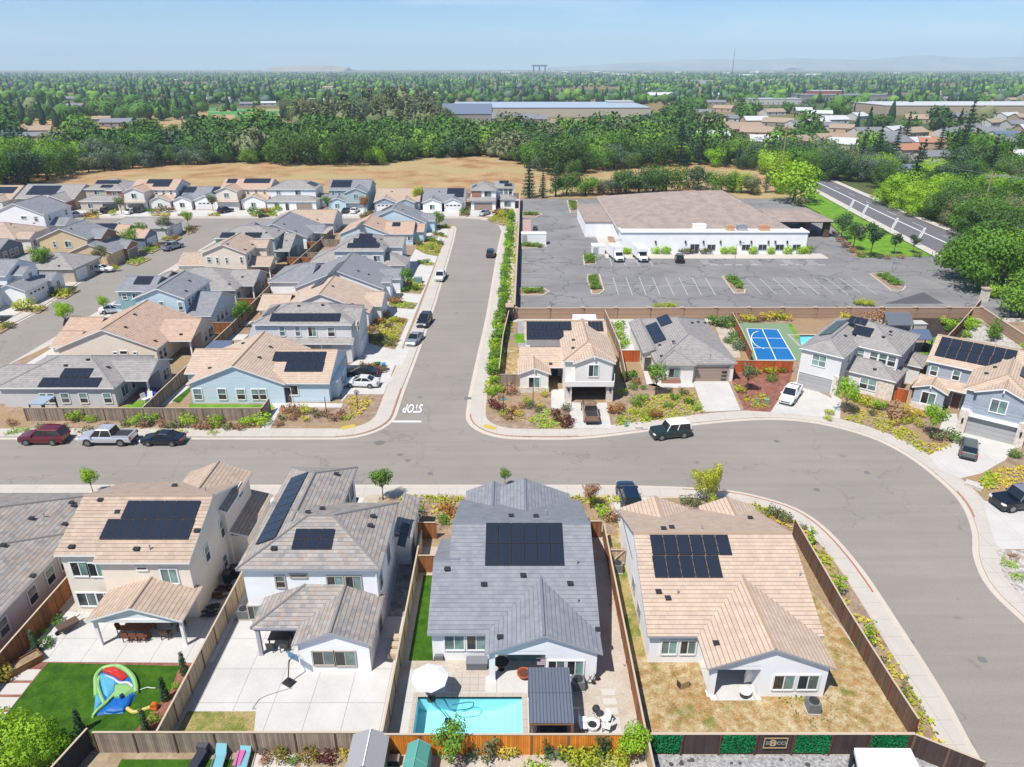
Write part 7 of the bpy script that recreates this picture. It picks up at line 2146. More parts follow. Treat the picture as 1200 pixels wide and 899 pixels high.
m=MB();m.face([(x_*.97,.072,(z_-2.35)*.97+2.35)for x_,z_ in o_]);fo=m.build('sign_face',plain('sign_red',C(190,30,36),.5),t)
cu=bpy.data.curves.new('w','FONT');cu.body='STOP';cu.align_x='CENTER';cu.align_y='CENTER';cu.size=.27;q=bpy.data.objects.new('w',cu);COL.objects.link(q);bpy.context.view_layer.update();me=bpy.data.meshes.new_from_object(q);bpy.data.objects.remove(q)
me.transform(Matrix.Translation((0,.076,2.35))@Matrix.Rotation(PI_,4,'Z')@Matrix.Rotation(PI_/2,4,'X'));me.materials.append(PAINT);q=bpy.data.objects.new('lettering',me);COL.objects.link(q);q.parent=fo
def slim_post(px,py,label,h=3.4,arm=False,col=None,name='street_post',top=None):
 a=P3(px,py,.14);t=thing(name,label,'lamp post' if arm else 'post',a,0,None,True);mt=col or plain('brown_post',C(110,84,70),.7)
 m=MB();m.tube([(0,0,0),(0,0,h)],[.07,.045],7);m.build('post',mt,t)
 if arm:
  m=MB();m.tube([(0,0,h-.1),(arm*.5,0,h+.2),(arm,0,h+.25)],.04,6);m.build('arm',mt,t);m=MB();m.box(arm-.1,arm+.45*(1 if arm>0 else-1)+.1,-.12,.12,h+.18,h+.3);m.build('lamp_head',GALV,t)
 if top:
  m=MB();m.box(-.45,.45,-.02,.02,h-.25,h-.03);m.build('name_plate',top,t)
 return t
slim_post(383.5,491,'thin brown post at the corner bed left of the stop sign',3.0)
slim_post(590,487,'thin post with teal plate in the corner bed across from the stop sign',2.4,top=plain('teal_plate',C(120,190,186),.5))
slim_post(624.5,476,'thin dark post before the low beige gable',3.2)
slim_post(718,318,'slim grey light pole on the parking island, left',6.5,1.0,GALV,'light_pole');slim_post(859,322,'slim grey light pole on the middle parking island',6.5,1.0,GALV,'light_pole');slim_post(1045,318,'slim grey light pole on the right parking island',6.5,-1.0,GALV,'light_pole')
slim_post(1092,300,'short dark bollard post at the corner of the lawn',1.2,col=DKMETAL,name='bollard')
UTIL=plain('utility_green',C(150,196,150),.6)
def ubox(px,py,label,w=.5,h=.5,mat=UTIL,rz=0,name='utility_box'):
 a=P3(px,py);t=thing(name,label,'utility box',a,rz,None,True);m=MB();m.box(-w/2,w/2,-w*.4,w*.4,0,h);m.build('housing',mat,t);m=MB();m.box(-w/2-.03,w/2+.03,-w*.4-.03,w*.4+.03,h,h+.05);m.build('lid',mat,t)
ubox(733,500,'small pale green utility post in the front bed left of the green off-roader',.25,.8);ubox(748,501,'flat pale utility lid in the bed behind the green off-roader',.8,.15,PAVE)
ubox(886,474,'left pale green utility post in the bark bed by the white pickup',.25,.8);ubox(898,473,'right pale green utility box in the bark bed by the white pickup',.6,.6)
ubox(1139,569,'flat pale concrete utility vault beside the curved walk',1.2,.25,PAVE,R(-40));ubox(1147,574,'small pale concrete box next to the utility vault',.6,.3,PAVE,R(-40))
ubox(490,331,'teal transformer box by the sidewalk beside the young tree',1.6,1.0,plain('teal_utility',C(150,182,178),.6))
for k,(px,py,c)in enumerate(((444,433,(40,130,80)),(450,434,(90,160,210)))):
 a=P3(px,py);t=thing('wheeled_bin',('green','light blue')[k]+' wheeled bin in the bed beside the black sedan','bin',a,.2,None,True);bm_=plain('bin_col%d'%k,C(*c),.5)
 m=MB();m.loft([[(-.25,-.3,.05),(.25,-.3,.05),(.25,.3,.05),(-.25,.3,.05)],[(-.3,-.36,1.0),(.3,-.36,1.0),(.3,.36,1.0),(-.3,.36,1.0)]]);m.build('bin_body',bm_,t);m=MB();m.box(-.32,.32,-.4,.4,1.0,1.07);m.build('lid',bm_,t)
 for s_ in(-.24,.24):
  m=MB();m.tube([(s_-.03,.32,.12),(s_+.03,.32,.12)],.12,8);m.build('wheel',TYRE,t)
for k,(px,py)in enumerate(((992,252),(1008,257.5),(1042,275),(1073,287.5))):
 a=P3(px,py,.17);t=thing('feather_flag',('first','second','third','fourth')[k]+' white feather flag from the hall along the road verge','flag',a,R(-10),'white feather flags along the road',True)
 m=MB();m.tube([(0,0,0),(.2,0,2.2),(.9,0,4.2)],.04,5);m.build('pole',GALV,t)
 m=MB();q=[(.12,1.2),(.3,2.6),(.9,4.3),(1.5,4.35),(1.25,3.2),(.85,2.0),(.62,1.25)];m.loft([[(x_,-.02,z_)for x_,z_ in q],[(x_,.02,z_)for x_,z_ in q]]);fl=m.build('banner',WHITE,t)
 m=MB()
 for j in range(5):m.box(.5+j*.13-.12,.5+j*.13+.12,-.034,-.022,1.7+j*.5,1.86+j*.5)
 m.build('lettering',plain('flag_grey_print',C(150,160,176),.8),fl)
a=P3(1009,272,.17);t=thing('monument_sign','tan monument sign on the green lawn by the road','sign',a,R(-60),None,True)
m=MB();m.box(-1.1,1.1,-.3,.3,0,1.3);m.build('plinth',plain('sign_brick',C(200,150,124),.85),t);m=MB();m.box(-1.2,1.2,-.36,.36,1.3,1.45);m.build('cap',BLOCKC,t);m=MB();m.box(-.9,.9,-.34,-.302,.4,1.1);m.build('sign_panel',WHITE,t)
def bigbox(label,px0,px1,py,w,h,mat,name,cat,z=.165):
 a,b=P3(px0,py,z),P3(px1,py,z);t=thing(name,label,cat,((a[0]+b[0])/2,a[1],z),0,None,True);L=b[0]-a[0]
 m=MB();m.box(-L/2,L/2,0,w,0,h);m.build('box_body',mat,t);m=MB();m.box(-L/2-.05,L/2+.05,-.05,w+.05,h,h+.1);m.build('roof',mat,t)
 m=MB();m.box(-L/2+.2,-L/2+1.4,-.04,-.002,.1,h-.2);m.build('door',TRIMG,t)
bigbox('long white storage container by the brown wall in the parking lot',611,640,287,2.6,2.6,WHITE,'storage_container','container')
bigbox('white low utility enclosure beside the parked box truck',694,708.5,298,3.2,1.8,WHITE,'equipment_enclosure','enclosure')
px_sheet('parking_patch',[(611,258),(622,258),(622,273),(611,273)],plain('pink_slab',C(216,180,172),.9),.168)
def cover_roof(label,quad,h,mat,name='shade_canopy',posts=DKMETAL,sl=.15):
 P=[P3(*q,h)for q in quad];c=sum((Vector(p)for p in P),Vector())/4;t=thing(name,label,'canopy',(c.x,c.y,.14))
 m=MB();T=[(p[0],p[1],h+(sl if k in(2,3)else 0))for k,p in enumerate(P)];m.face(T);Bq=[(p[0],p[1],p[2]-.12)for p in T];m.face(Bq[::-1])
 for i in range(4):m.face([Bq[i],Bq[(i+1)%4],T[(i+1)%4],T[i]])
 m.build('canopy_roof',mat,t)
 for p in T:
  q=Vector(p).lerp(Vector((c.x,c.y,p[2])),.06);m=MB();m.box(q.x-.07,q.x+.07,q.y-.07,q.y+.07,.14,p[2]-.1);m.build('post',posts,t)
BLUEM=plain('blue_grey_sheet',C(112,130,156),.5);PALEM=plain('pale_blue_sheet',C(186,204,220),.4)
cover_roof('pale blue-grey lean-to roof behind the plank fence of the grey corner house',[(33,473.5),(51,473.5),(65,465),(46,465)],2.3,PALEM)
cover_roof('white shade roof behind the beige house at the block wall',[(671,375),(699,375),(698,369.5),(671,369.5)],2.3,WHITE)
cover_roof('blue flat garden canopy between the tan-roofed houses',[(239,409),(267,409),(274,400),(250,400)],2.4,BLUEM)
cover_roof('grey ribbed pavilion roof by the black bark bed',[(1041,381),(1072,381),(1066,367),(1036,367)],2.6,plain('pavilion_grey',C(128,132,140),.5))
cover_roof('slate-blue pavilion roof with dark open sides beside the green lawn',[(1061,398),(1094,398),(1088,387),(1066,387)],2.6,BLUEM)
cover_roof('pale grey pergola roof beside the two storey grey house',[(290,398),(314,398),(318,376),(298,376)],2.6,plain('pale_pergola',C(196,198,198),.6))
a=P3(1060,383);m=MB();m.box(a[0]-3,a[0]+3,a[1]-1.2,a[1]+.6,.14,1.0);m.box(a[0]-3.1,a[0]+3.1,a[1]-1.3,a[1]+.7,1.0,1.08);solo(m,'outdoor_counter',plain('counter_white',C(232,230,224),.6),a,'long white outdoor kitchen counter below the pavilion','counter')
a=P3(1066,438);t=thing('hot_tub','round purple-grey trampoline-like hot tub beside the lot fence','hot tub',a,0,None,True)
m=MB();m.lathe([(1.15,0),(1.2,.8),(1.05,.85),(.9,.8),(0,.75)],18);m.build('shell',plain('mauve_tub',C(112,96,112),.6),t);m=MB();m.lathe([(.9,.82),(.5,.9),(0,.92)],14);m.build('cover',plain('lilac_cover',C(186,190,206),.6),t)
a=P3(1068,428);m=MB();m.box(a[0]-1,a[0]+1,a[1]-.8,a[1]+.8,.14,1.0);m.box(a[0]-.9,a[0]+.9,a[1]-.7,a[1]+.7,1.0,1.15);solo(m,'covered_grill',plain('pale_cover',C(206,214,222),.7),a,'pale covered box behind the mauve hot tub','box')
a=P3(1087,411);m=MB();m.lathe([(.8,0),(.9,.5),(.6,.95),(0,1.0)],12,(a[0],a[1],.14));solo(m,'covered_chair',plain('black_cover',C(40,42,50),.8),a,'black covered seat at the edge of the green lawn','seat')
for k,(px,py,w)in enumerate(((273,375,3.6),(283,380,3.0),(272,388,2.2),(278,396,2.6))):
 a=P3(px,py);slab('patio',[(a[0]-w/2,a[1]-1),(a[0]+w/2,a[1]-1),(a[0]+w/2,a[1]+1.6),(a[0]-w/2,a[1]+1.6)],CON_D,.13,.17)
a=P3(181,465);m=MB();m.lathe([(.0,.9),(.6,.8),(1.2,.4),(1.4,0)],10,(a[0],a[1],.14));solo(m,'blue_tarp',plain('blue_tarp',C(40,76,170),.7),a,'bright blue tarp-covered heap beside the grey patio post','tarp')
for k,(px,py)in enumerate(((176,470),(171,472))):
 a=P3(px,py);chair(('right','left')[k]+' pale chair on the small lawn under the grey patio roof',a[0],a[1],k,WHC,group='pale chairs at the grey patio',s=1.3)
sheet('driveway',rect(-23.2,-17.15,86,197),CON_D,.142)
sheet('driveway',rect(-71.5,-66,84,192),CON_D,.142)
sheet('driveway',[(-92,118),(-87.3,118),(-90.8,142),(-92.4,176),(-95,188),(-98,188),(-96,140)],CON_D,.142)
sheet('driveway',rect(-148,-4,209.9,219.5),CON_D,.1425)
BEDS=[[(426,386),(452,369),(479,375),(463,411),(441,406),(429,402)],[(454,359),(458.5,352),(490,356),(485,363.5),(465,362)],[(469,344),(473,330.5),(487,327),(499,335),(493,345.5)],[(490,310),(493,307),(510,309),(508,312),(499,312)],[(486,292),(489,284),(506,279.5),(521,285),(513,301),(499,299)],[(504,276.5),(512,274),(525.5,277),(524,279.5)],[(508,268),(513,264),(530,265),(527,269)],[(424,428),(455,429),(450,438.5),(430,436)],[(16,365.5),(21,362.7),(57,360),(46,368)],[(52.5,348.5),(57,342),(95,340),(77,351)],[(162,295.6),(172,287),(193,289),(178,298)],[(188,281),(195,277.5),(214,279),(206,283.5)],[(213,272),(222,265),(232,267),(229,273),(220,275)],[(0,378),(21,380),(0,392),(-20,392)],[(145,309),(160,302),(178,304),(160,312)],[(97,253),(117,250),(116,257),(98,257)],[(208,252),(226,250),(225,253),(208,254)],[(242,254),(256,248),(259,254)],[(290,250),(322,247),(326,254),(296,255)],[(488,251),(500,250),(498,255),(487,256)],[(538,245),(552,245),(550,254),(538,254)],[(570,258),(586,248),(601,247),(598,262),(590,266)],[(368,250),(392,249),(390,254),(366,255)],[(176,252),(200,250),(200,254),(178,254)],[(420,252),(437,250),(436,256),(422,256)]]
for b_ in BEDS:sheet('planting_bed',atl(*b_),G_MULCH,.147)
px_sheet('lawn',[(143,478),(172,468),(178,477),(160,482)],G_TURFL,.148);px_sheet('lawn',[(202,471),(222,455),(226,457),(210,474)],G_TURF,.149);px_sheet('side_yard',[(186,478),(216,452),(222,455),(200,474)],CON_D,.147)
px_sheet('lawn',[(222,474.5),(320,475.5),(320,480),(221,479)],G_TURFL,.149);px_sheet('lawn',[(268,428),(296,414),(292,400),(300,398)],G_TURFL,.149)
px_sheet('lawn',[(375,300),(383,293),(392,293),(388,303)],G_TURFL,.149);px_sheet('lawn',[(363,311),(382,309),(382,318),(362,318)],G_TURFL,.149);px_sheet('lawn',[(325,340),(343,333),(350,336),(345,345),(328,345)],G_PATCHY,.149)
px_sheet('path',[(305,505),(316,505),(333,473),(326,473)],CON_D,.148);px_sheet('path',[(316,478),(400,479),(402,474),(320,473)],CON_D,.147)
px_sheet('driveway',[(400,473),(408,463),(442,462),(462,446),(456,440),(405,434),(402,446)],CON_D,.1475)
px_sheet('driveway',[(405,432),(420,436),(472,428),(480,410),(440,408)],CON_D,.1465)
t=thing('storage_shelf','dark storage shelf with boxes at the back of the open garage','shelf',(10.2,88.9,.13),0,None,True)
m=MB()
for z_ in(.1,.8,1.5):m.box(-1.6,1.6,-.3,.3,z_,z_+.05)
for x_ in(-1.58,1.55):m.box(x_,x_+.05,-.3,.3,0,1.9)
m.build('frame',DKMETAL,t)
for k in range(7):
 m=MB();x_=-1.35+.45*k;m.box(x_-.18,x_+.18,-.25,.2,(.15,.85,1.55)[k%3],(.5,1.2,1.85)[k%3]);m.build('box',plain('box_tint_%d'%(k%4),C(*((200,190,180),(150,80,140),(110,120,140),(196,160,110))[k%4]),.8),t)
G1='low shrubs in the front beds'
plant('garden',*at(16,896,.14),1.12,'lime','large bright green tree at the bottom left corner','tree',None,'tree',sz=1.05)
plant('garden',*at(60,903,.14),.66,'lime','smaller bright green tree at the bottom left, by the black fence','tree',None,'tree',sz=1.0)
for(px,py,s,lf,lb)in((449,586,.95,'mid','young green street tree behind the mottled-roof house'),(110,580,.8,'lime','lime street tree between the two left rooftops'),(592,570,.55,'mid','small green tree top behind the slate roof'),(692,596,.75,'brown','thin pinkish-brown tree by the front bed of the slate-roofed house'),(768,463,1.15,'mid','bright green tree in front of the grey hip-roofed house'),(875,458,1.0,'olive','green tree on the red bark beside the sports court'),(989,484,1.25,'lime','bright green tree at the steps of the house on the bend'),(1090,512,1.15,'lime','leafy green tree in the long bed before the slate-blue house'),(478,341,1.15,'mid','young green tree beside the teal transformer box'),(515,268,1.3,'mid','spindly green tree near the end of the street'),(490,244,1.7,'yellow','round yellow-lime tree in front of the white garage in the field row'),(48,351,.01,'mid',''),(54,327,1.75,'mid','round green street tree before the speckled hip roof'),(120,314,1.25,'olive','dark green tree beside the round street tree'),(155,297,1.6,'mid','bushy green tree nearer of the pair on the far street'),(170,287,1.5,'mid','bushy green tree farther of the pair on the far street'),(195,278,1.5,'olive','olive street tree before the corner house'),(221,266,1.2,'lime','small lime tree on the rounded corner of the far street'),(80,388,1.3,'lime','bright lime tree behind the pinkish roof on the far street'),(124,369,.9,'lime','small lime tree by the teal boarded house'),(143,251,1.3,'olive','olive tree before the grey brick house in the field row'),(250,248,1.3,'olive','olive tree between white and tan houses in the field row'),(384,247,1.2,'mid','green tree beside the low gable of the teal house'),(428,250,1.3,'rust','russet tree right of the teal house'),(286,384,1.3,'mid','garden tree beside the blue flat canopy')):
 if not lb:continue
 x,y=at(px,py,.14);plant('street',x,y,s,lf,lb,'tree',None,'tree')
x,y=at(827,588,.14);plant('garden',x,y,(.74,.74,1.2),'yellow','round yellow-green tree on the kerb behind the tan-roofed corner house','tree',None,'tree')
for k,(px,py)in enumerate(((948,641),(980,699),(1015,757),(1052,826))):
 x,y=at(px,py,.14);plant('sapling',x,y,(1.1,1.1,.78)if k<3 else(.75,.75,.85),'lime' if k<3 else 'olive',('farthest','second','third','nearest, sparsest')[k]+' sapling in the bed between the curved fence and sidewalk','tree','saplings along the curved sidewalk','sapling',sz=None)
for k,(px,py)in enumerate(((44,764),(217,790),(194,820),(95,858),(172,858))):
 x,y=at(px,py,.14);plant('cypress',x,y,1.0,'dark',('dark cypress beside the raised planter','dark cypress at the patio corner of the turf','dark cypress by the blower on the turf edge','dark cypress at the near edge of the turf, left','dark cypress at the near edge of the turf, right')[k],'cypress','small cypresses round the turf','cypress_tree')
plants_px('shrub',[(55,757,1.2),(70,731,1.1)],'mid','rounded green shrub along the brown fence of the turf garden',group='green shrubs by the brown fence',s=.8)
plants_px('mound',[(4,796,1.2)],'gold','gold flowering shrub beside the raised planter at the left edge',s=1.1);plants_px('shrub',[(182,845,.8),(207,806,.5),(52,742,.5)],'lime','lime shrub in the bark bed around the turf',group='lime shrubs round the turf')
for(px,py,lf,s,lb)in((313,892,'brown',.7,'thin reddish twig plant below the grey fence'),(330,889,'red',1.0,'red-orange flowering shrub below the grey fence, left'),(345,893,'mid',.6,'small round green shrub between the red flowering shrubs'),(363,891,'red',1.0,'red-yellow flowering shrub below the grey fence, middle'),(384,892,'purple',1.0,'purple spiky shrub below the grey fence'),(408,888,'gold',.9,'gold and green shrub beside the grey shed')):
 x,y=at(px,py,.14);plant('shrub',x,y,s,lf,lb,'shrub')
x,y=at(529,893,.14);plant('street',x,y,(.9,.9,.85),'mid','bright green bushy tree against the orange fence, left','tree',None,'tree')
x,y=at(573,890,.14);plant('sapling',x,y,(1.3,1.3,.6),'olive','slim dark green bush against the orange fence','bush',None,'bush');x,y=at(641,889,.14);plant('sapling',x,y,(.7,.7,.5),'dark','narrow dark shrub against the orange fence, middle','bush',None,'bush');x,y=at(708,888,.14);plant('sapling',x,y,(1.2,1.2,.62),'dark','dark green upright bush among the yellow shrubs','bush',None,'bush')
x,y=at(740,891,.14);plant('street',x,y,(.85,.85,.66),'lime','large light green bush at the right end of the orange fence','bush',None,'bush')
plants_px('mound',[(592,884,1),(603,882,1)],'gold','yellow flowering shrub against the orange fence',group='yellow shrubs by the orange fence');plants_px('shrub',[(555,886,.9),(650,885,1),(662,886,1)],'grey','grey-green shrub against the orange fence',group='grey shrubs by the orange fence')
plants_px('shrub',[(668,892,1.3),(678,891,1.3),(688,890,1.4),(699,893,1.1),(718,894,1.1),(728,895,1.0)],'yellow','yellow-green shrub in the flower border below the orange fence',group='yellow-green border shrubs');plants_px('shrub',[(722,880,.9)],'red','pink flowering shrub before the light green bush');plants_px('low',[(629,897,1.6)],'lime','lime grass tuft on the pale gravel',cat='grass tuft')
RK=plain('pale_rock',C(226,216,200),.9)
for k in range(16):
 px,py=random.choice(((random.uniform(540,640),random.uniform(889,898)),(random.uniform(770,985),random.uniform(888,897))));a=P3(px,py);s=random.uniform(.07,.17);m=MB();m.lathe([(s*.8,0),(s,s*.4),(s*.5,s*.8),(0,s*.85)],6,(a[0],a[1],.14));solo(m,'garden_rock',RK if px<700 else plain('dark_rock',C(90,88,88),.9),a,'small rounded rock on the gravel at the bottom edge','rock','small rocks at the bottom edge')
cover_px('ground_cover',None,[(470,583),(546,583),(543,592),(470,592)],'yellow',dens=10,seed=2,patch=-.2)
cover_px('ground_cover',None,[(505,592),(542,592),(520,632),(508,628)],'gold',dens=5,seed=3,patch=.2)
cover_px('ground_cover',None,[(668,583),(724,583),(724,592),(668,592)],'yellow',dens=9,seed=4,patch=-.2)
plants_px('shrub',[(487,604,1.3),(492,612,1.0),(523,598,1.2),(528,604,1),(519,613,1.2)],'olive','shrub in the front bed between the mottled and slate roofs',group=G1,vary=['gold','olive','mid','rust'])
plants_px('mound',[(717,610,1.5)],'brown','large brown-green mounded shrub beside the slate-roofed house front');plants_px('shrub',[(707,604,1.2)],'lime','lime shrub left of the brown mounded shrub')
plants_px('shrub',[(803,590,1),(815,592,1.2),(836,593,1.1)],'olive','shrub under the round yellow-green kerb tree',group='shrubs under the kerb tree')
cv=[at(*p,.14)for p in((880,594),(905,603),(930,618),(955,645),(985,690),(1015,740),(1050,800),(1085,862),(1092,880))]
for k in range(len(cv)-1):
 a,b=Vector(cv[k]),Vector(cv[k+1]);d=(b-a).normalized();n=Vector((-d.y,d.x))*.75
 cover('ground_cover',None,[tuple(a-n),tuple(b-n),tuple(b+n),tuple(a+n)],'gold' if k%3 else 'yellow',dens=9 if k not in(4,)else 4,seed=20+k,patch=.05 if k>2 else-.3)
plants_px('shrub',[(905,604,1.2),(912,606,1.1),(921,611,1.0),(938,621,.9),(1028,780,.9)],'olive','olive shrub along the curved sidewalk bed',group='olive shrubs along the curved bed')
cover_px('weeds',None,[(705,670),(725,680),(745,760),(735,790)],'olive',dens=2.5,size=.14,h=.1,seed=31,patch=.1);cover_px('weeds',None,[(905,815),(1000,822),(1030,855),(930,855)],'olive',dens=4,size=.13,h=.1,seed=32,patch=.2);cover_px('weeds',None,[(908,814),(942,816),(940,828),(910,826)],'mid',dens=9,size=.14,h=.12,seed=34,patch=-.1)
plants_px('shrub',[(93,492,1.5),(108,494,.9),(159,497,1.5),(180,494,1.2),(221,499,1.5),(253,499,1.5),(292,499,1.5),(309,497,1.4)],'lime','lime-green shrub in the bed before the long plank fence',group='lime shrubs before the plank fence',s=1.15)
plants_px('shrub',[(146,499,1),(170,500,1),(190,500,1.1),(200,501,1.1),(208,501,1.1),(232,502,1.1),(241,502,1.2),(246,502,1.0),(268,503,1.2),(279,503,1.1),(15,498,1),(48,503,.9),(62,503,.9),(76,503,.9),(125,503,.9)],'brown','brownish shrub in the bed before the long plank fence',group='brown shrubs before the plank fence',vary=['brown','olive','brown'])
plants_px('low',[(15,507,1.6),(30,506,1.4),(70,507,1.5),(100,506,1.5),(118,507,1.4),(135,507,1.6),(188,508,1.4),(210,508,1.4),(250,508,1.3)],'olive','low olive tuft along the kerbside walk',group='low tufts along the kerbside walk',vary=['olive','lime','yellow'])
plants_px('shrub',[(174,498,1.1),(165,498,1.0)],'grey','pale grey-green shrub before the plank fence',group='grey shrubs before the plank fence')
plants_px('shrub',[(337,483,1.2),(346,484,1.3),(359,484,1.3),(331,492,1),(342,492,.9),(358,493,1.0),(372,488,1.2),(382,487,1),(392,493,1.2),(350,488,.9),(327,499,.9),(400,486,1.0)],'brown','shrub in the corner bed of the light blue house',group='corner bed shrubs',vary=['gold','brown','brown','olive','yellow'])
cover_px('ground_cover',None,[(402,484),(410,466),(438,468),(425,486),(405,495)],'gold',dens=7,seed=41);cover_px('ground_cover',None,[(395,492),(420,482),(405,497)],'lime',dens=7,seed=42)
for k,b_ in enumerate(BEDS[:7]):
 cover('ground_cover',None,inset(atl(*b_),.35),'yellow' if k%2==0 else 'lime',dens=5,size=.32,seed=50+k,patch=.05)
for k,b_ in enumerate(BEDS[8:]):
 cover('ground_cover',None,inset(atl(*b_),.3),('olive','yellow','lime','gold')[k%4],dens=2.6,size=.45,h=.4,seed=60+k,patch=.0)
plants_px('shrub',[(432,397,1.6),(436,389,1.4),(446,379,1.5),(462,378,1.2),(455,384,1.2),(448,400,1.6),(456,405,1.4),(461,400,1.3),(470,378,1.2),(440,401,1.3),(452,372,1.5)],'olive','mixed shrub in the wide bed beside the pale tan house',group='shrubs in the wide street bed',vary=['olive','rust','yellow','brown','mid'])
plants_px('shrub',[(460,356,1.5),(466,355,1.4),(471,335,1.5),(475,342,1.3),(488,340,1.3),(500,308,1.3),(493,309,1.1),(492,288,1.8),(507,283,1.6),(516,287,1.3),(505,292,1.3),(512,296,1.3),(510,275,1.3),(517,276,1.2),(511,264,1.8),(521,267,1.3),(428,432,1.3),(437,432,1.2),(447,436,1.2)],'mid','shrub in a front bed along the street running away',group='shrubs along the street',vary=['mid','olive','rust','lime','yellow'])
plants_px('shrub',[(31,362,2.6),(22,363,1.6),(46,364,1.5)],'mid','shrub in the bed at the left driveway on the far street',group='shrubs at the left driveway',vary=['mid','yellow'])
plants_px('shrub',[(61,345,1.8),(70,343,1.7),(76,345,1.4),(84,343,1.4),(135,317,1.6),(130,315,1.7),(206,281,1.5),(196,282,1.5),(174,291,1.6),(185,290,1.3),(10,384,1.4),(222,270,1.6),(228,269,1.3)],'olive','shrub along the far street walks',group='shrubs along the far street',vary=['olive','yellow','brown','lime'])
plants_px('shrub',[(104,254,2),(112,252,2),(133,252,2),(178,250,2),(186,250,2.2),(195,249,2.4),(202,248,2),(296,250,2.2),(304,250,2.2),(312,250,2),(320,249,2.2),(326,247,2),(371,251,2),(380,252,2),(388,251,2),(431,254,2),(435,252,2),(492,253,1.8),(543,250,1.8),(547,252,1.6),(582,252,2.2),(588,254,2.2),(593,251,2.2)],'olive','garden shrub before the houses of the field row',group='shrubs of the field row',vary=['olive','mid','rust','brown','yellow'])
cover_px('ground_cover',None,[(577,470),(567,462),(575,415),(588,370),(598,300),(604,262),(608,262),(604,370),(592,420),(582,460)],'yellow',dens=2.2,size=.4,h=.35,seed=80,patch=-.3)
n_=46
for k in range(n_):
 f=k/(n_-1);yw=93+(214-93)*f**1.12;xl=-2.6+2.4*min(1,max(0,(yw-93)/120));plant('hedge',xl+random.uniform(-.35,.35),yw,random.uniform(.95,1.35),random.choice(('mid','mid','lime')),'green hedge bush in the long strip between the street and the brown wall','hedge bush','hedge bushes in the long strip','hedge_bush',sz=random.uniform(1.0,1.4))
plants_px('mound',[(575,462,1.4),(586,459,1.3)],'lime','bright lime bush at the corner before the beige house',group='lime corner bushes');plants_px('hedge',[(580,450,.9)],'lime','tall lime bush at the end of the hedge strip',name='hedge_bush')
plants_px('shrub',[(598,461,1.6)],'brown','dark bronze shrub by the short grey fence',cat='shrub');plants_px('shrub',[(579,477,1.2),(585,481,1.2)],'purple','purple shrub in the corner bed',group='purple corner shrubs',s=1.1)
plants_px('shrub',[(650,487,1),(655,494,1),(664,492,1),(665,501,1.1),(669,495,.9),(598,487,.9)],'purple','small dark purple shrub beside the tan pickup driveway',group='purple shrubs by the driveway')
plants_px('shrub',[(590,488,1.1),(596,491,1.1),(617,474,1.2),(622,478,1.1),(633,478,1.0),(638,464,1.0),(630,482,1.0),(612,478,1.0),(664,481,1.1),(587,468,.9),(602,482,1.0),(608,487,.9)],'olive','mixed shrub in the bed before the low beige gable',group='bed shrubs before the beige gable',vary=['gold','olive','brown','yellow'])
cover_px('ground_cover',None,[(615,498),(640,480),(662,497),(660,503),(625,503)],'lime',dens=9,seed=90,patch=-.1);cover_px('ground_cover',None,[(585,480),(612,476),(630,495),(600,500)],'gold',dens=2.5,seed=91,patch=.2)
plants_px('hedge',[(730,463,.8)],'lime','bright lime bush beside the right garage pier',name='bush');plants_px('shrub',[(738,445,1.9)],'mid','green shrub by the red gate fence');plants_px('shrub',[(742,456,1.2),(746,450,1.0),(754,456,.8),(720,484,1.5),(727,480,1.0)],'brown','shrub in the narrow bark strip beside the beige house',group='bark strip shrubs',vary=['brown','mid','rust'])
cover_px('ground_cover',None,[(745,472),(780,463),(815,462),(826,484),(790,492),(750,497),(722,500),(725,488)],'yellow',dens=6,seed=92,patch=-.15);cover_px('ground_cover',None,[(722,490),(765,478),(770,495),(725,501)],'lime',dens=6,seed=93,patch=-.05)
plants_px('hedge',[(767,490,1.0)],'rust','rust-orange shrub behind the green off-roader',name='bush');plants_px('shrub',[(753,470,1.3),(790,468,1.2),(800,463,1.1),(808,474,1.2),(782,478,1.1),(745,476,1.3),(816,480,1)],'olive','shrub in the yellow-green bed of the grey hip-roofed house',group='shrubs of the grey hip house bed',vary=['olive','lime','rust','mid'])
px_sheet('yard_ground',[(858,437),(928,438),(925,450),(906,478),(903,484),(872,482),(856,446)],G_REDBARK,.1465)
plants_px('shrub',[(904,447,1.2),(886,438,1.2),(916,436,1.1),(902,438,1.4),(866,460,1.2)],'mid','shrub on the red bark by the court fence',group='red bark shrubs',vary=['mid','gold','yellow']);cover_px('ground_cover',None,[(872,466),(898,464),(902,480),(874,480)],'yellow',dens=6,seed=94,patch=0)
plants_px('hedge',[(1031,480,1.15)],'lime','lime bush below the lower windows of the house on the bend',name='bush');plants_px('hedge',[(1048,491,1.5)],'brown','large brown twiggy bush in the bed on the bend',name='bush');plants_px('hedge',[(1063,487,1.1)],'gold','golden bush right of the brown twiggy bush',name='bush')
plants_px('shrub',[(1010,472,1.4),(1015,476,1.3),(1003,470,1.2),(1022,486,1),(1060,496,1),(1070,494,1.1),(1078,488,1.1),(1098,515,1.4),(1110,514,1.4),(1118,517,1.2),(1078,500,1),(1046,498,1.2),(972,486,.9),(970,492,.8)],'olive','shrub in the long bed on the bend',group='shrubs of the bend bed',vary=['olive','mid','yellow','gold'])
cover_px('ground_cover',None,[(986,492),(1000,486),(1050,497),(1075,513),(1092,530),(1086,534),(1050,515),(1015,500)],'yellow',dens=7,seed=95,patch=-.1);cover_px('ground_cover',None,[(1000,480),(1040,486),(1042,492),(1003,486)],'gold',dens=6,seed=96,patch=-.1);cover_px('ground_cover',None,[(1080,522),(1105,520),(1118,524),(1090,533)],'gold',dens=6,seed=97,patch=-.1)
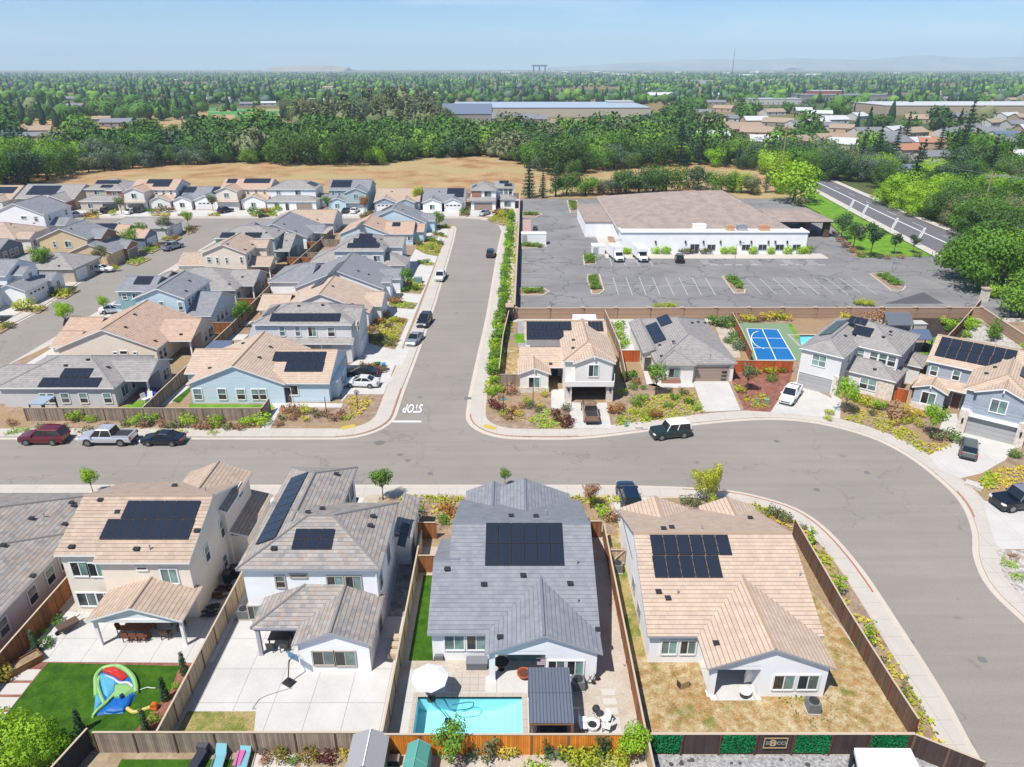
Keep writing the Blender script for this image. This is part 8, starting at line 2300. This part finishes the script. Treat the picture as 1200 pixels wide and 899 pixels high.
cover_px('ground_cover',None,[(1145,566),(1165,552),(1215,545),(1225,560),(1180,574),(1155,576)],'gold',dens=8,seed=98,patch=-.2);cover_px('ground_cover',None,[(1148,562),(1160,555),(1172,560),(1160,574),(1150,574)],'lime',dens=12,seed=99,patch=-.4);plants_px('mound',[(1188,536,1.2)],'mid','round green shrub at the right driveway corner')
for k,(px,py)in enumerate(((1187,653),(1182,662),(1192,677))):
 plants_px('low',[(px,py,1.2)],'brown' if k==0 else 'lime',('low brown tuft on the pale cobbles at the right edge','farther lime tuft on the pale cobbles','nearer lime tuft on the pale cobbles')[k],cat='grass tuft',group='tufts on the cobbles')
plants_px('shrub',[(726,385,1.6),(725,392,1.5),(728,398,1.4),(729,408,1.4),(733,404,1.2)],'lime','green shrub in the side garden left of the grey hip roof',group='side garden shrubs');plants_px('shrub',[(836,381,2),(842,381,2),(848,383,2),(854,384,2),(858,396,1.4),(862,405,1.8),(866,410,1.8),(853,402,1.3)],'grey','shrub in the garden strip right of the grey hip roof',group='garden strip shrubs',vary=['grey','mid'])
plants_px('shrub',[(864,377,1.8),(872,376,1.7),(880,377,1.6),(890,377,1.8),(899,376,1.9),(912,375,1.9),(922,376,1.6),(1018,378,2.2),(1030,376,2),(988,375,1.8)],'gold','shrub along the foot of the block wall',group='shrubs along the block wall',vary=['gold','brown','olive','yellow'])
plants_px('hedge',[(1135,386,1.4),(1139,382,1.3),(1132,395,1.0),(1164,396,1.4),(1165,390,1.3),(1202,412,1.2),(1118,384,1.2),(1108,382,1.2),(1112,388,.9)],'lime','green bush on the pebbled slope and dark bed behind the slate-blue house',cat='bush',group='bushes on the slope',name='bush',vary=['lime','mid']);x,y=at(1161,401,.14);plant('sapling',x,y,1.5,'mid','slim young tree on the pebbled slope at the right edge','tree',None,'tree')
for k,q in enumerate(ISL):
 P=[at(*p,.3)for p in q];xs=[p[0]for p in P];ys=[p[1]for p in P];n=4 if k not in(0,5,6)else 3
 for j in range(n):
  f=(j+.5)/n
  a=(sum(xs[:])/len(xs),sum(ys)/len(ys));L0=Vector(P[0]).lerp(Vector(P[1]),.5)if len(P)>1 else Vector(a);L1=Vector(P[len(P)//2]).lerp(Vector(P[min(len(P)//2+1,len(P)-1)]),.5)
  p=L0.lerp(L1,.12+.7*f)
  if k in(0,5,6):p=Vector(P[0]).lerp(Vector(P[-1]),.5).lerp(Vector(P[2]),.1+.62*f)
  plant('hedge',p.x,p.y,random.uniform(1.2,1.5),'mid','clipped green bush on a parking lot island','bush','bushes on the parking islands','bush',z=.3,sz=.75)
plants_px('mound',[(732,297.5,1.9),(738,297.5,1.7),(769,297.5,2.2),(780,297.5,2.2),(848,297.5,2.2),(857,297.5,2.2),(882,297.5,2.2),(903,297.5,2.2),(923,297.5,2.4),(938,297.5,2),(943,297,2.2)],'lime','round clipped green bush along the front of the white hall',cat='bush',group='clipped bushes at the white hall',name='bush');plants_px('shrub',[(801,297.5,1.8),(807,297.5,1.8),(824,297.5,1.8),(828,297.5,1.8),(946,295,2.4)],'olive','olive shrub at the hall door',group='olive shrubs at the hall')
plants_px('hedge',[(780,361.5,.9),(786,361.5,.9),(1005,357.5,.9),(1012,358,1.0),(1018,358.5,.9),(770,361.5,.8)],'yellow','low yellow-green bush beyond the block wall at the lot edge',cat='bush',group='low bushes at the lot edge',name='bush')
plants_px('street',[(985,281,1.75),(999,293,1.9),(1019,302,1.9),(1047,298,1.15),(1069,297,1.1)],'dark','dark round tree on the lawn bed between lot and road',cat='tree',group='dark round trees on the lawn',name='tree')
plants_px('shrub',[(978,277,1.8),(985,284,1.8),(991,290,1.8),(998,296,1.8),(1008,301,1.6),(1030,303,1.4),(1040,303.5,1.4),(1055,303,1.4),(1075,301,1.4)],'brown','low dark shrub along the lawn edge',group='low shrubs along the lawn edge',vary=['olive','brown'])
sheet('field',[(-420,243),(140,241),(100,262),(300,520),(-700,520)],G_FIELD,.02)
sheet('field',[(-400,520.1),(-60,520.1),(-40,800),(-460,800)],G_FIELD,.02)
WTL=plain('far_cream_wall',C(226,212,192),.85)
RBL=plain('far_pale_blue_roof',C(196,212,230),.7)
RW,RG,RT,RR,RB=plain('far_white_roof',C(236,238,240),.7),plain('far_grey_roof',C(150,152,158),.8),plain('far_tan_roof',C(196,172,148),.85),plain('far_orange_roof',C(206,150,116),.85),plain('far_blue_roof',C(128,142,166),.6)
WW,WT,WG=plain('far_white_wall',C(232,230,226),.85),plain('far_tan_wall',C(214,192,166),.85),plain('far_grey_wall',C(176,172,168),.85)
LEFT=[(42,158,20,11,RT,WT,'tan low house among trees at far left'),(55,165,22,9,RG,WT,'long grey-brown shed in the clearing at far left'),(75,167,12,8,RT,WG,'small brown outbuilding right of the long shed'),(90,128,20,12,RG,WW,'pale grey house above the left clearing'),(145,148,30,12,RG,WG,'long grey-roofed house in the clearing'),(118,144,16,9,RT,WG,'brown-roofed house left of the long grey house'),(165,150,10,8,RT,WT,'small tan barn right of the long grey house'),(205,165,12,9,RG,WG,'grey roof half hidden in the woods'),(250,120,26,14,RT,WT,'tan-roofed house with several gables beyond the green nursery'),(268,119,20,12,RT,WW,'tan house right of the gabled tan house'),(228,113,18,12,RW,WW,'white house left of the tan gabled house'),(290,125,14,9,RG,WG,'grey barn beyond the nursery'),(315,124,16,8,RW,WW,'white shed by the nursery rows'),(362,107,14,10,RW,WW,'white house among the far trees'),(2,118,14,10,RW,WW,'white house at the left edge of the woods'),(382,112,12,9,RG,WW,'grey roof left of the eucalyptus grove')]
RIGHT=[(868,158,26,16,RT,WT,'tan two-gabled apartment house right of the woods'),(885,160,20,14,RT,WT,'tan house beside the tan apartment house'),(850,143,18,12,RG,WW,'grey roof in the far right suburb'),(935,150,16,11,RG,WW,'grey-roofed house in the right suburb, near the dark trees'),(955,148,18,12,RW,WG,'pale roofed house in the right suburb'),(968,152,14,10,RG,WW,'small grey house in the right suburb'),(1015,160,18,12,RG,WW,'white-walled grey-roofed house in the right suburb'),(1030,165,20,12,RG,WG,'grey house with parked cars in the right suburb'),(1045,158,16,11,RW,WW,'white roof among the suburb houses'),(1060,185,14,11,RR,WW,'orange-roofed white two storey house behind the dark conifer'),(1075,172,14,10,RW,WW,'white house right of the orange roof'),(1091,173,14,10,RR,WT,'second orange-roofed house in the suburb'),(1090,190,14,10,RG,WW,'grey house below the second orange roof'),(1110,160,16,11,RG,WW,'blue-grey roofed house by the tall conifer'),(1135,155,18,12,RG,WG,'low grey house at the right suburb'),(1150,170,18,12,RG,WG,'brown-grey roofed house near the right edge'),(1175,165,18,12,RB,WW,'blue-roofed white house near the right edge'),(1196,190,14,12,RW,WW,'white gabled house at the right edge'),(1160,148,16,11,RT,WW,'tan roof in the far right suburb'),(1190,150,16,11,RG,WW,'grey roof at the far right'),(1050,208,14,10,RB,WW,'blue-roofed house above the bright road trees'),(1150,222,16,9,RG,WG,'long grey roof behind the power pole'),(905,135,20,12,RT,WW,'tan roof beyond the carports'),(1180,140,20,12,RW,WW,'white-roofed building at the far right edge')]
BIG=[(640,133,178,110,7.5,RBL,WTL,'long tan retail building with blue roof under construction',False),(548,141,40,34,6,RB,WG,'blue-roofed building left of the long retail building',True),(600,146,30,16,5,RG,WG,'dark-roofed entrance building before the long retail building',True),(628,147,16,12,5,RG,WT,'gabled tan entrance with dark roof at the construction site',True),(725,130,26,20,9,RW,WW,'white block at the right end of the long retail building',False),(773,118,34,16,7,RW,plain('brick_red_wall',C(170,110,90),.85),'white-roofed red brick church-like building',True),(1120,132,175,80,8,RW,WT,'very long white-roofed tan store at the right',False),(985,119,120,60,8,RG,WG,'long grey carport-roofed building beyond the suburb',False),(965,118,40,26,12,RW,plain('far_brick_wall',C(196,120,100),.85),'red brick block with pale roof above the carports',False),(905,122,60,24,6,RW,WW,'long white roof beyond the suburb',False),(1040,116,60,24,7,RT,WT,'tan store beyond the long grey building',False),(820,98,70,30,8,RW,WW,'far white warehouse near the horizon, middle',False),(905,97,90,30,8,RW,WW,'far white warehouse near the horizon, right',False),(380,93,60,20,8,RW,WW,'far white roof near the horizon, left',False),(1100,103,80,26,8,RT,WT,'far tan roofs near the right horizon',False)]
random.seed(33)
EXTRA=[]
for _ in range(400):
 if len(EXTRA)>=74:break
 px,py=(random.uniform(820,1210),random.uniform(92,176))if random.random()<.68 else(random.uniform(0,520),random.uniform(90,128))
 if any(abs(px-q[0])<17 and abs(py-q[1])<7 for q in LEFT+RIGHT+EXTRA)or any(abs(px-q[0])<40 and abs(py-q[1])<8 for q in BIG):continue
 EXTRA.append((px,py,random.uniform(14,22),random.uniform(10,14),random.choice((RW,RG,RG,RT,RT,RW)),random.choice((WW,WT,WG))))
for _ in range(26):EXTRA.append((random.uniform(560,1200),random.uniform(83.5,90),random.uniform(50,110),30,random.choice((RW,RW,RT)),WW))
BBOX=[]
for q in LEFT+RIGHT+EXTRA+BIG:
 d_=at(q[0],q[1])[1];BBOX.append((q[0],q[1],q[2]*FPX/d_*.62+4,900/d_*6+2))
def road_x(y):
 for a,b in zip(RDL,RDL[1:]):
  if a[1]<=y<=b[1]:
   xl=a[0]+(b[0]-a[0])*(y-a[1])/(b[1]-a[1]);return xl,xl+17-max(0,(y-60))*.016
 return(1e9,1e9)
random.seed(21)
from bisect import bisect
FRONT=[(-60,225),(0,215),(60,210),(130,201),(200,195),(300,193),(400,196),(450,194),(500,187),(560,184),(600,190),(640,206),(670,210),(705,201),(760,197),(840,196),(900,206),(960,212),(1010,205),(1080,205),(1260,230)]
def front(px):
 for a,b in zip(FRONT,FRONT[1:]):
  if a[0]<=px<=b[0]:return a[1]+(b[1]-a[1])*(px-a[0])/(b[0]-a[0])
 return 230
NOTREE=[[(515,122),(780,122),(765,157),(700,162),(640,158),(560,164),(515,156)],[(150,148),(300,130),(330,120),(330,152),(260,160),(170,158)],[(20,150),(90,150),(90,172),(20,170)],[(100,152),(170,142),(175,165),(100,165)],[(840,150),(900,145),(905,162),(850,164)],[(300,152),(345,140),(350,160),(310,165)]]
MODE={}
placed,cand=[],[]
def clear_of(x,y,d):
 return all((x-a)**2+(y-b)**2>(d+e)**2*.25 for a,b,e in placed[-260:])
TG={'oak':('dark oak in the belt of woods beyond the dry field','oaks of the belt woods'),'mid':('mid green broadleaf tree in the belt of woods','green trees of the belt woods'),'lime':('bright green tree in the belt of woods','bright trees of the belt woods')}
for(px,py,k,s,lf,lb)in((620,232,'conifer',.95,'con','tallest of two dark conifers behind the parking lot corner'),(636,232,'conifer',.62,'con','smaller dark conifer right of the tall one behind the parking lot'),(651,231,'tall',.72,'dark','upright dark tree behind the parking lot, beside the small conifer'),(664,229,'oak',.9,'oak','dark round tree behind the parking lot, left group'),(686,229,'oak',.78,'mid','green round tree behind the parking lot, left group'),(707,228,'oak',.6,'olive','small olive tree behind the parking lot'),(717,228,'oak',.65,'grey','small grey-green tree behind the parking lot'),(733,228,'oak',.95,'oak','dense dark tree behind the hall roof, first'),(748,228,'oak',.95,'dark','dense dark tree behind the hall roof, second'),(765,227,'oak',1.0,'oak','dense dark tree behind the hall roof, third'),(780,226,'oak',1.05,'mid','green tree behind the hall roof, fourth'),(817,222,'oak',.95,'dark','dark tree behind the right part of the hall roof'),(845,225,'oak',.8,'mid','green tree right of the hall roof, first'),(858,226,'tall',.5,'lime','slim lime tree right of the hall roof'),(868,226,'oak',.8,'lime','lime tree right of the hall roof'),(880,227,'oak',.75,'olive','olive tree right of the hall roof'),(897,226,'tall',.5,'grey','grey upright tree right of the hall roof'),(930,238,'oak',1.45,'lime','large bright lime-green tree at the end of the hall'),(938,243,'hedge',2.6,'olive','dark bush below the large lime-green tree'),(912,226,'oak',.7,'lime','lime tree left of the large lime-green tree'),(1150,335,'grand',.95,'mid','huge green tree at the right edge beyond the parking lot'),(1192,330,'grand',.8,'lime','large bright tree at the right edge behind the huge green tree'),(1195,372,'oak',.8,'mid','green tree beyond the block wall at the right edge'),(1168,350,'hedge',2.2,'lime','bright bush by the stone pillar'),(1130,318,'oak',.8,'grey','grey-green tree at the left side of the huge green tree'),(1120,312,'oak',.6,'mid','smaller green tree at the road edge'),(1046,239,'grand',.62,'lime','bright green tree across the road, first'),(1068,247,'grand',.62,'lime','bright green tree across the road, second'),(1090,255,'grand',.62,'lime','bright green tree across the road, third'),(1018,213,'grand',.8,'grey','wide dark grey-green tree across the road'),(972,204,'oak',1.2,'grey','grey-green tree across the road at its far bend'),(1112,260,'grand',.72,'oak','dark dense tree across the road, fourth'),(1135,268,'grand',.72,'olive','olive dense tree across the road, fifth'),(1155,282,'grand',.72,'oak','dark dense tree across the road, sixth'),(1192,292,'grand',.72,'oak','dark tree at the right edge across the road'),(1222,306,'grand',.72,'dark','dark tree cut by the right edge across the road')):
 x,y=at(px,py);plant(k,x,y,s,lf,lb,'tree' if k!='hedge' else 'bush',None,'tree' if k!='hedge' else 'bush',z=0);placed.append((x,y,8*s))
NAMES={'oak':'deep green oak','dark':'dense dark evergreen tree','mid':'mid green broadleaf tree','lime':'bright green broadleaf tree','grey':'grey-green tree','olive':'olive-toned tree','con':'dark conifer'}
WALLT=[(1060,243),(1084,249),(1106,257),(1128,266),(1150,276),(1176,289),(1204,303),(1075,228),(1101,236),(1126,246),(1152,255),(1180,264),(1208,277),(1040,222),(1090,214),(1120,224),(1160,234),(1196,245),(1012,207),(996,203),(948,206),(962,210),(934,205),(980,211),(1030,209),(1138,212),(1178,216),(1205,222)]
for k,(px,py)in enumerate(WALLT):
 x,y=at(px,py)
 if any((x-a)**2+(y-b)**2<30 for a,b,e in placed):continue
 lf=('lime','mid','oak','olive','mid','oak','lime','dark')[k%8]
 plant('grand',x,y,random.uniform(.62,.85),lf,NAMES[lf]+' in the tall wall of trees along the right road','tree',NAMES[lf]+'s in the tree wall along the road','tree',z=0);placed.append((x,y,12))
for k,(px,py,s)in enumerate(((1066,232,1.25),(1076,207,1.0),(1129,176,1.7),(1060,168,1.2),(1100,178,1.0),(1047,190,1.1))):
 x,y=at(px,py);plant('conifer',x,y,s,'con',('tall dark conifer behind the bright road trees','dark conifer near the orange roof','very tall dark conifer in the right suburb','slim dark conifer in the right suburb, left','slim dark conifer in the right suburb, right','dark conifer above the blue-roofed house')[k],'conifer',None,'conifer_tree',z=0);placed.append((x,y,6))
for k in range(26):
 px,py=345+180*((k*.618)%1),141+14*((k*.37)%1);x,y=at(px,py)
 plant('oak',x,y,(random.uniform(1.2,1.7),random.uniform(1.2,1.7),random.uniform(1.7,2.5)),random.choice(('olive','olive','grey')),'tall olive-green grove tree rising above the belt woods, left of the retail site','tree','olive-green grove trees','tree',z=0);placed.append((x,y,9))
for px,py in((8,217),(34,215),(56,211),(74,205),(20,208),(-12,222)):
 x,y=at(px,py);plant('oak',x,y,random.uniform(1.1,1.5),random.choice(('oak','dark','mid')),'dark oak at the far left end of the dry field','tree','oaks at the left end of the field','tree',z=0);placed.append((x,y,10))
tries=0
trees=[]
while tries<9000:
 tries+=1
 px=random.uniform(-70,1275);f=front(px)
 py=f-1.0-abs(random.gauss(0,1))*20 if random.random()<.6 else random.uniform(118,f-1)
 if py<118:continue
 x,y=at(px,py)
 if any(inpoly(px,py,q)for q in NOTREE):continue
 if y<262 and 0<x<125:continue
 if y<430 and road_x(y)[0]-4<x<road_x(y)[1]+6:continue
 if any(abs(px-bx)<bw and-1.5<py-by<bh for bx,by,bw,bh in BBOX):continue
 if px>880 and 110<py<165 and random.random()<.45:continue
 big=random.random()
 s=.7+1.0*big**1.6
 if not all((x-a)**2+(y-b)**2>(3.0*s+3.2*c)**2 for a,b,c in trees):continue
 if not all((x-a)**2+(y-b)**2>(e*.55+2.5)**2 for a,b,e in placed):continue
 trees.append((x,y,s))
trees.sort(key=lambda t_:t_[1])
def pick(x,y):
 n=mnoise.noise((x*.012,y*.012,3.3));r=random.random()
 if 60<x and y<420:
  if r<.14:return('conifer','con')
 if y>480 and r<.24:return('conifer','con')
 if-150<x<-30 and 470<y<700:return('tall','olive')
 if n>.12:return(('oak','spread')[r<.3],random.choice(('lime','mid','mid','oak')if y<380 else('mid','mid','oak')))
 if n<-.28:return('oak',random.choice(('oak','dark','mid','grey')))
 return('oak',random.choice(('oak','mid','mid','dark','olive','lime')))
rest=[]
for i,(x,y,s)in enumerate(trees):
 k,lf=pick(x,y)
 if i<210:
  right=x>60
  where='in the wooded belt right of the road' if right else('in the wooded belt beyond the dry field')
  o=plant(k,x,y,s*(1.0 if k!='conifer' else.95),lf,NAMES[lf]+' '+where,'tree',NAMES[lf]+'s '+where,'tree' if k!='conifer' else 'conifer_tree',z=0)
 else:rest.append((x,y,min(s,1.05)if k=='conifer' else s,k,lf))
print('TREES',len(trees),'rest',len(rest))
def forest(name,items,sub=2,leaves=False):
 """a far wood that reads as one mass: lumpy crowns, some leaf clumps on their outline"""
 rng=np.random.default_rng(5)
 import bmesh
 d_=lambda a,b:math.hypot(a,b)
 base={}
 for k in('round','cone'):
  for v in range(6):
   bm=bmesh.new();bmesh.ops.create_icosphere(bm,subdivisions=sub,radius=1.0)
   P=np.array([tuple(q.co)for q in bm.verts]);F=np.array([[q.index for q in f.verts]for f in bm.faces]);bm.free()
   dsp=np.array([1+.30*mnoise.noise((p[0]*1.7+v*9,p[1]*1.7,p[2]*1.7))+.22*mnoise.noise((p[0]*4+v*5,p[1]*4,p[2]*4))for p in P])
   P=P*dsp[:,None]
   if k=='round':P=P*np.array([4.6,4.6,3.9])+np.array([0,0,4.2])
   else:
    h=(P[:,2]+1)/2;P=np.column_stack([P[:,0]*3.1*(1.15-h),P[:,1]*3.1*(1.15-h),h*15])
   base[(k,v)]=(P,F)
 V,T,M,mats,nv=[],[],[],[],0
 for x,y,s,k,lf in items:
  P,F=base[('cone' if k in('conifer',)else 'round',int(rng.integers(6)))]
  a=rng.random()*6.28;c,q=math.cos(a),math.sin(a);sh=.74 if leaves and d_(x,y)<640 else 1.0;w=s*sh*(.8+.4*rng.random());z=s*sh*(.8+.5*rng.random())*(1.4 if k=='tall' else 1)
  V.append(np.column_stack([(P[:,0]*c-P[:,1]*q)*w+x,(P[:,0]*q+P[:,1]*c)*w+y,P[:,2]*z]))
  T.append(F+nv);nv+=len(P)
  if lf not in mats:mats.append(lf)
  M+=[mats.index(lf)]*len(F)
 if leaves:
  for x,y,s,k,lf in items:
   d=math.hypot(x,y);n=int(min(520,520*(420/d)**1.2));L=crown_lobes(np.random.default_rng(int(rng.integers(5))),k)
   q=leaf_cloud(rng,L,n,.95 if d<450 else 1.25)*s*1.06+np.array([x,y,0]);V.append(q)
   i4=np.arange(len(q)).reshape(-1,4)+nv;T.append(np.concatenate([i4[:,[0,1,2]],i4[:,[0,2,3]]]));nv+=len(q);M+=[mats.index(lf)]*(2*n)
 V,T=np.concatenate(V),np.concatenate(T)
 me=bpy.data.meshes.new(name);n=len(T)
 me.vertices.add(len(V));me.vertices.foreach_set('co',V.astype(np.float32).ravel())
 me.loops.add(3*n);me.loops.foreach_set('vertex_index',T.astype(np.int32).ravel())
 me.polygons.add(n);me.polygons.foreach_set('loop_start',np.arange(0,3*n,3,dtype=np.int32));me.polygons.foreach_set('material_index',np.array(M,np.int32))
 for m_ in mats:me.materials.append(FLF[m_])
 me.update(calc_edges=True);me.validate()
 o=bpy.data.objects.new(name,me);COL.objects.link(o);o['kind']='stuff'
 return o
def far_leaf(name,a,b):
 m,ns,ls,bs=new_mat(name);p=wpos(ns)
 rn=ns.new('ShaderNodeNewGeometry').outputs['Random Per Island']
 t=math_(ns,ls,'ADD',math_(ns,ls,'MULTIPLY',rn,.6),math_(ns,ls,'MULTIPLY',noise_(ns,ls,p,.9,3),.4))
 ls.new(ramp(ns,ls,t,[(.15,a),(.85,b)]),bs.inputs['Base Color']);bs.inputs['Roughness'].default_value=.8;bs.inputs['Specular IOR Level'].default_value=.1
 bump_(ns,ls,bs,noise_(ns,ls,p,1.1,4),1.0,.9)
 return m
FLF={k:far_leaf('far_'+k,*c)for k,c in dict(oak=(CL(60,92,42),CL(94,126,62)),dark=(CL(50,78,50),CL(78,108,70)),mid=(CL(70,106,44),CL(100,138,60)),lime=(CL(100,140,48),CL(130,166,70)),grey=(CL(80,102,86),CL(108,128,110)),olive=(CL(100,110,74),CL(132,140,100)),con=(CL(34,62,46),CL(56,84,58))).items()}
forest('woodland',rest,2,True)
far=[]
random.seed(5)
for ring,(y0,y1,n)in enumerate(((900,1500,2000),(1500,2600,3400),(2600,5400,6500))):
 for _ in range(n):
  y=y0+(y1-y0)*random.random();x=random.uniform(-.80,.82)*y
  if mnoise.noise((x*.004,y*.004,8.1))<-.32:continue
  r=random.random();nn=mnoise.noise((x*.006,y*.006,1.7))
  k,lf=('conifer','con')if r<.3 else(('oak',random.choice(('lime','mid','mid')))if nn>.05 else('oak',random.choice(('oak','dark','mid','grey'))))
  far.append((x,y,random.uniform(.75,1.25)*(.95 if k=='conifer' else 1.05),k,lf))
forest('far_forest',far,2)
def tiny(px,py,w,d,hgt,wall,roofm,rz,label,name='house',cat='house',gable=True,group=None):
 x,y=at(px,py);t=thing(name,label,cat,(x,y,0),rz,group,True)
 m=MB();m.box(-w/2,w/2,-d/2,d/2,0,hgt,top=not gable)
 if gable:
  for s_ in(-1,1):m.face([(s_*w/2,-d/2,hgt),(s_*w/2,d/2,hgt),(s_*w/2,0,hgt+d*.2)])
 m.build('wall',wall,t)
 if gable:
  m=MB()
  for s_ in(-1,1):
   a=[(-w/2-.4,s_*(d/2+.4),hgt-.1),(w/2+.4,s_*(d/2+.4),hgt-.1),(w/2+.4,0,hgt+d*.2+.12),(-w/2-.4,0,hgt+d*.2+.12)]
   m.face(a);m.face([(p[0],p[1],p[2]-.15)for p in a[:2]]+[a[1],a[0]])
  m.build('roof',roofm,t)
 else:
  m=MB();m.box(-w/2-.3,w/2+.3,-d/2-.3,d/2+.3,hgt,hgt+.5);m.build('roof',roofm,t)
 n=min(10,max(2,int(w/6)))
 for k in range(n):
  u=-w/2+w*(k+.5)/n;m=MB();m.box(u-.6,u+.6,-d/2-.05,-d/2-.002,1.0,min(2.3,hgt-.3));m.build('window',GL_D,t)
for(px,py,w,d,rm_,wm_,lb)in LEFT:tiny(px,py,w,d,3.2,wm_,rm_,random.uniform(-.3,.3),lb)
for(px,py,w,d,rm_,wm_,lb)in RIGHT:tiny(px,py,w,d,4.4 if 'two' in lb else 3.2,wm_,rm_,random.uniform(-.6,.6),lb)
for k,(px,py,w,d,rm_,wm_)in enumerate(EXTRA):tiny(px,py,w,d,3.4,wm_,rm_,random.uniform(-.6,.6),'far small house with a pale roof among the trees of the '+('right' if px>700 else 'left')+' suburb',group='far small houses, '+('right' if px>700 else 'left'))
for(px,py,w,d,hg,rm_,wm_,lb,gb)in BIG:tiny(px,py,w,d,hg,wm_,rm_,0,lb,'store_building','building',gb)
px_sheet('construction_ground',[(640,152),(520,150),(560,140),(760,139),(745,150)],G_SOIL,.06);px_sheet('yard_ground',[(150,150),(330,128),(330,145),(230,158)],G_FIELD,.06);px_sheet('road',[(735,124),(745,124),(790,142),(770,142)],ASPH_D,.08);px_sheet('yard_ground',[(20,160),(95,160),(95,172),(20,172)],G_FIELD,.06)
NET=plain('nursery_net',C(80,170,90),.7)
for k,(px,py,w)in enumerate(((262,134,26),(285,131,20),(300,137,34),(318,133,22),(240,130,24))):
 x,y=at(px,py);t=thing('shade_tunnel',('first','second','third','fourth','fifth')[k]+' green nursery tunnel in the far left clearing','tunnel',(x,y,0),.15,'green nursery tunnels',True)
 m=MB();m.loft([[(u,-4*math.cos(a),2.6*math.sin(a))for a in(0,.6,1.2,1.94,2.54,PI_)]for u in(-w/2,w/2)]);m.build('cover',NET,t)
rows=[(x_,108,random.uniform(.9,1.2))for x_ in()]
def pole(px,py,h,label):
 x,y=at(px,py);t=thing('power_pole',label,'power pole',(x,y,0),R(-20),None,True);wd=plain('pole_wood',C(196,168,130),.85)
 m=MB();m.tube([(0,0,0),(0,0,h)],[.22,.14],7);m.build('mast',wd,t);m=MB();m.box(-1.5,1.5,-.08,.08,h-1.2,h-1.0);m.box(-1.1,1.1,-.08,.08,h-2.4,h-2.2);m.build('crossarm',wd,t)
 m=MB()
 for u in(-1.4,-.7,.7,1.4):m.tube([(u,0,h-1.0),(u,0,h-.75)],.07,5)
 m.build('insulator',GALV,t);return(x,y,h-.8)
pa=pole(1146,268,15,'wooden power pole among the trees at the right');pb=pole(913,214,21,'tall wooden power pole beyond the hall')
m=MB()
for k in range(3):m.tube(smooth_path([(pa[0]+k*.7,pa[1],pa[2]),(pa[0]+40,pa[1]-45,pa[2]-2.2+k*.2),(pa[0]+90,pa[1]-95,pa[2])],4),.03,4)
for k in range(2):m.tube(smooth_path([(pa[0],pa[1]+k*.5,pa[2]),((pa[0]+pb[0])/2,(pa[1]+pb[1])/2,(pa[2]+pb[2])/2-2),(pb[0],pb[1],pb[2])],5),.03,4)
solo(m,'power_lines',plain('wire_grey',C(150,156,160),.6),pa,'thin overhead wires strung from the power pole at the right','wires')
x,y=at(857,95);m=MB();m.tube([(x,y,0),(x,y,95)],[1.1,.5],5);solo(m,'radio_mast',plain('mast_grey',C(120,130,140),.7),(x,y,0),'tall thin radio mast on the right horizon','mast')
x,y=at(632,88.5);m=MB();m.box(x-42,x+42,y-16,y+16,44,52);m.box(x-34,x-28,y-8,y+8,0,44);m.box(x+28,x+34,y-8,y+8,0,44);m.box(x-3,x+3,y-8,y+8,0,44);solo(m,'water_tower',plain('tower_grey',C(120,130,146),.8),(x,y,0),'wide dark water tower on the horizon','water tower')
def ridge(name,px0,px1,dist,prof,mat,depth=500):
 m=MB();n=len(prof)-1;fr_,cr,bk=[],[],[]
 for i,hpx in enumerate(prof):
  px=px0+(px1-px0)*i/n;x=(px-600)/FPX*dist;hh=CAMH+(79-hpx)/FPX*dist*1.0
  fr_.append((x,dist-depth,-1));cr.append((x,dist+120*mnoise.noise((i*.7,1,2)),hh));bk.append((x,dist+depth,-1))
 for i in range(n):
  m.face([fr_[i],fr_[i+1],cr[i+1],cr[i]]);m.face([cr[i],cr[i+1],bk[i+1],bk[i]])
 o=m.build(name,mat);o['kind']='structure'
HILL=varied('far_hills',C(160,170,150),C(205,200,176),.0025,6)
pr=[79-(0 if i<4 else 1)-max(0,5+4*mnoise.noise((i*.28,4.1,0))+i*.18+1.2*mnoise.noise((i*.9,7,0)))*min(1,i/6)for i in range(40)]
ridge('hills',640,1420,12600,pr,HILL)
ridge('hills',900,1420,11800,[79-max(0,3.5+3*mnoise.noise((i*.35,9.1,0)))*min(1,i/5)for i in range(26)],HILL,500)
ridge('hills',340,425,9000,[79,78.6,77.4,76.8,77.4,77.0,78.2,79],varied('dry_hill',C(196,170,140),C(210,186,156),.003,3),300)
hz=MB();hz.box(-9400,9400,-120,13200,-1.6,330)
m,ns,ls,bb=new_mat('haze_air')
ns.remove(bb)
pv=ns.new('ShaderNodeVolumePrincipled')
pv.inputs['Color'].default_value=(.62,.80,1.0,1)
pv.inputs['Density'].default_value=.00012
pv.inputs['Anisotropy'].default_value=.0
ls.new(pv.outputs[0],ns['Material Output'].inputs['Volume'])
ho=hz.build('haze',m);ho['kind']='stuff'
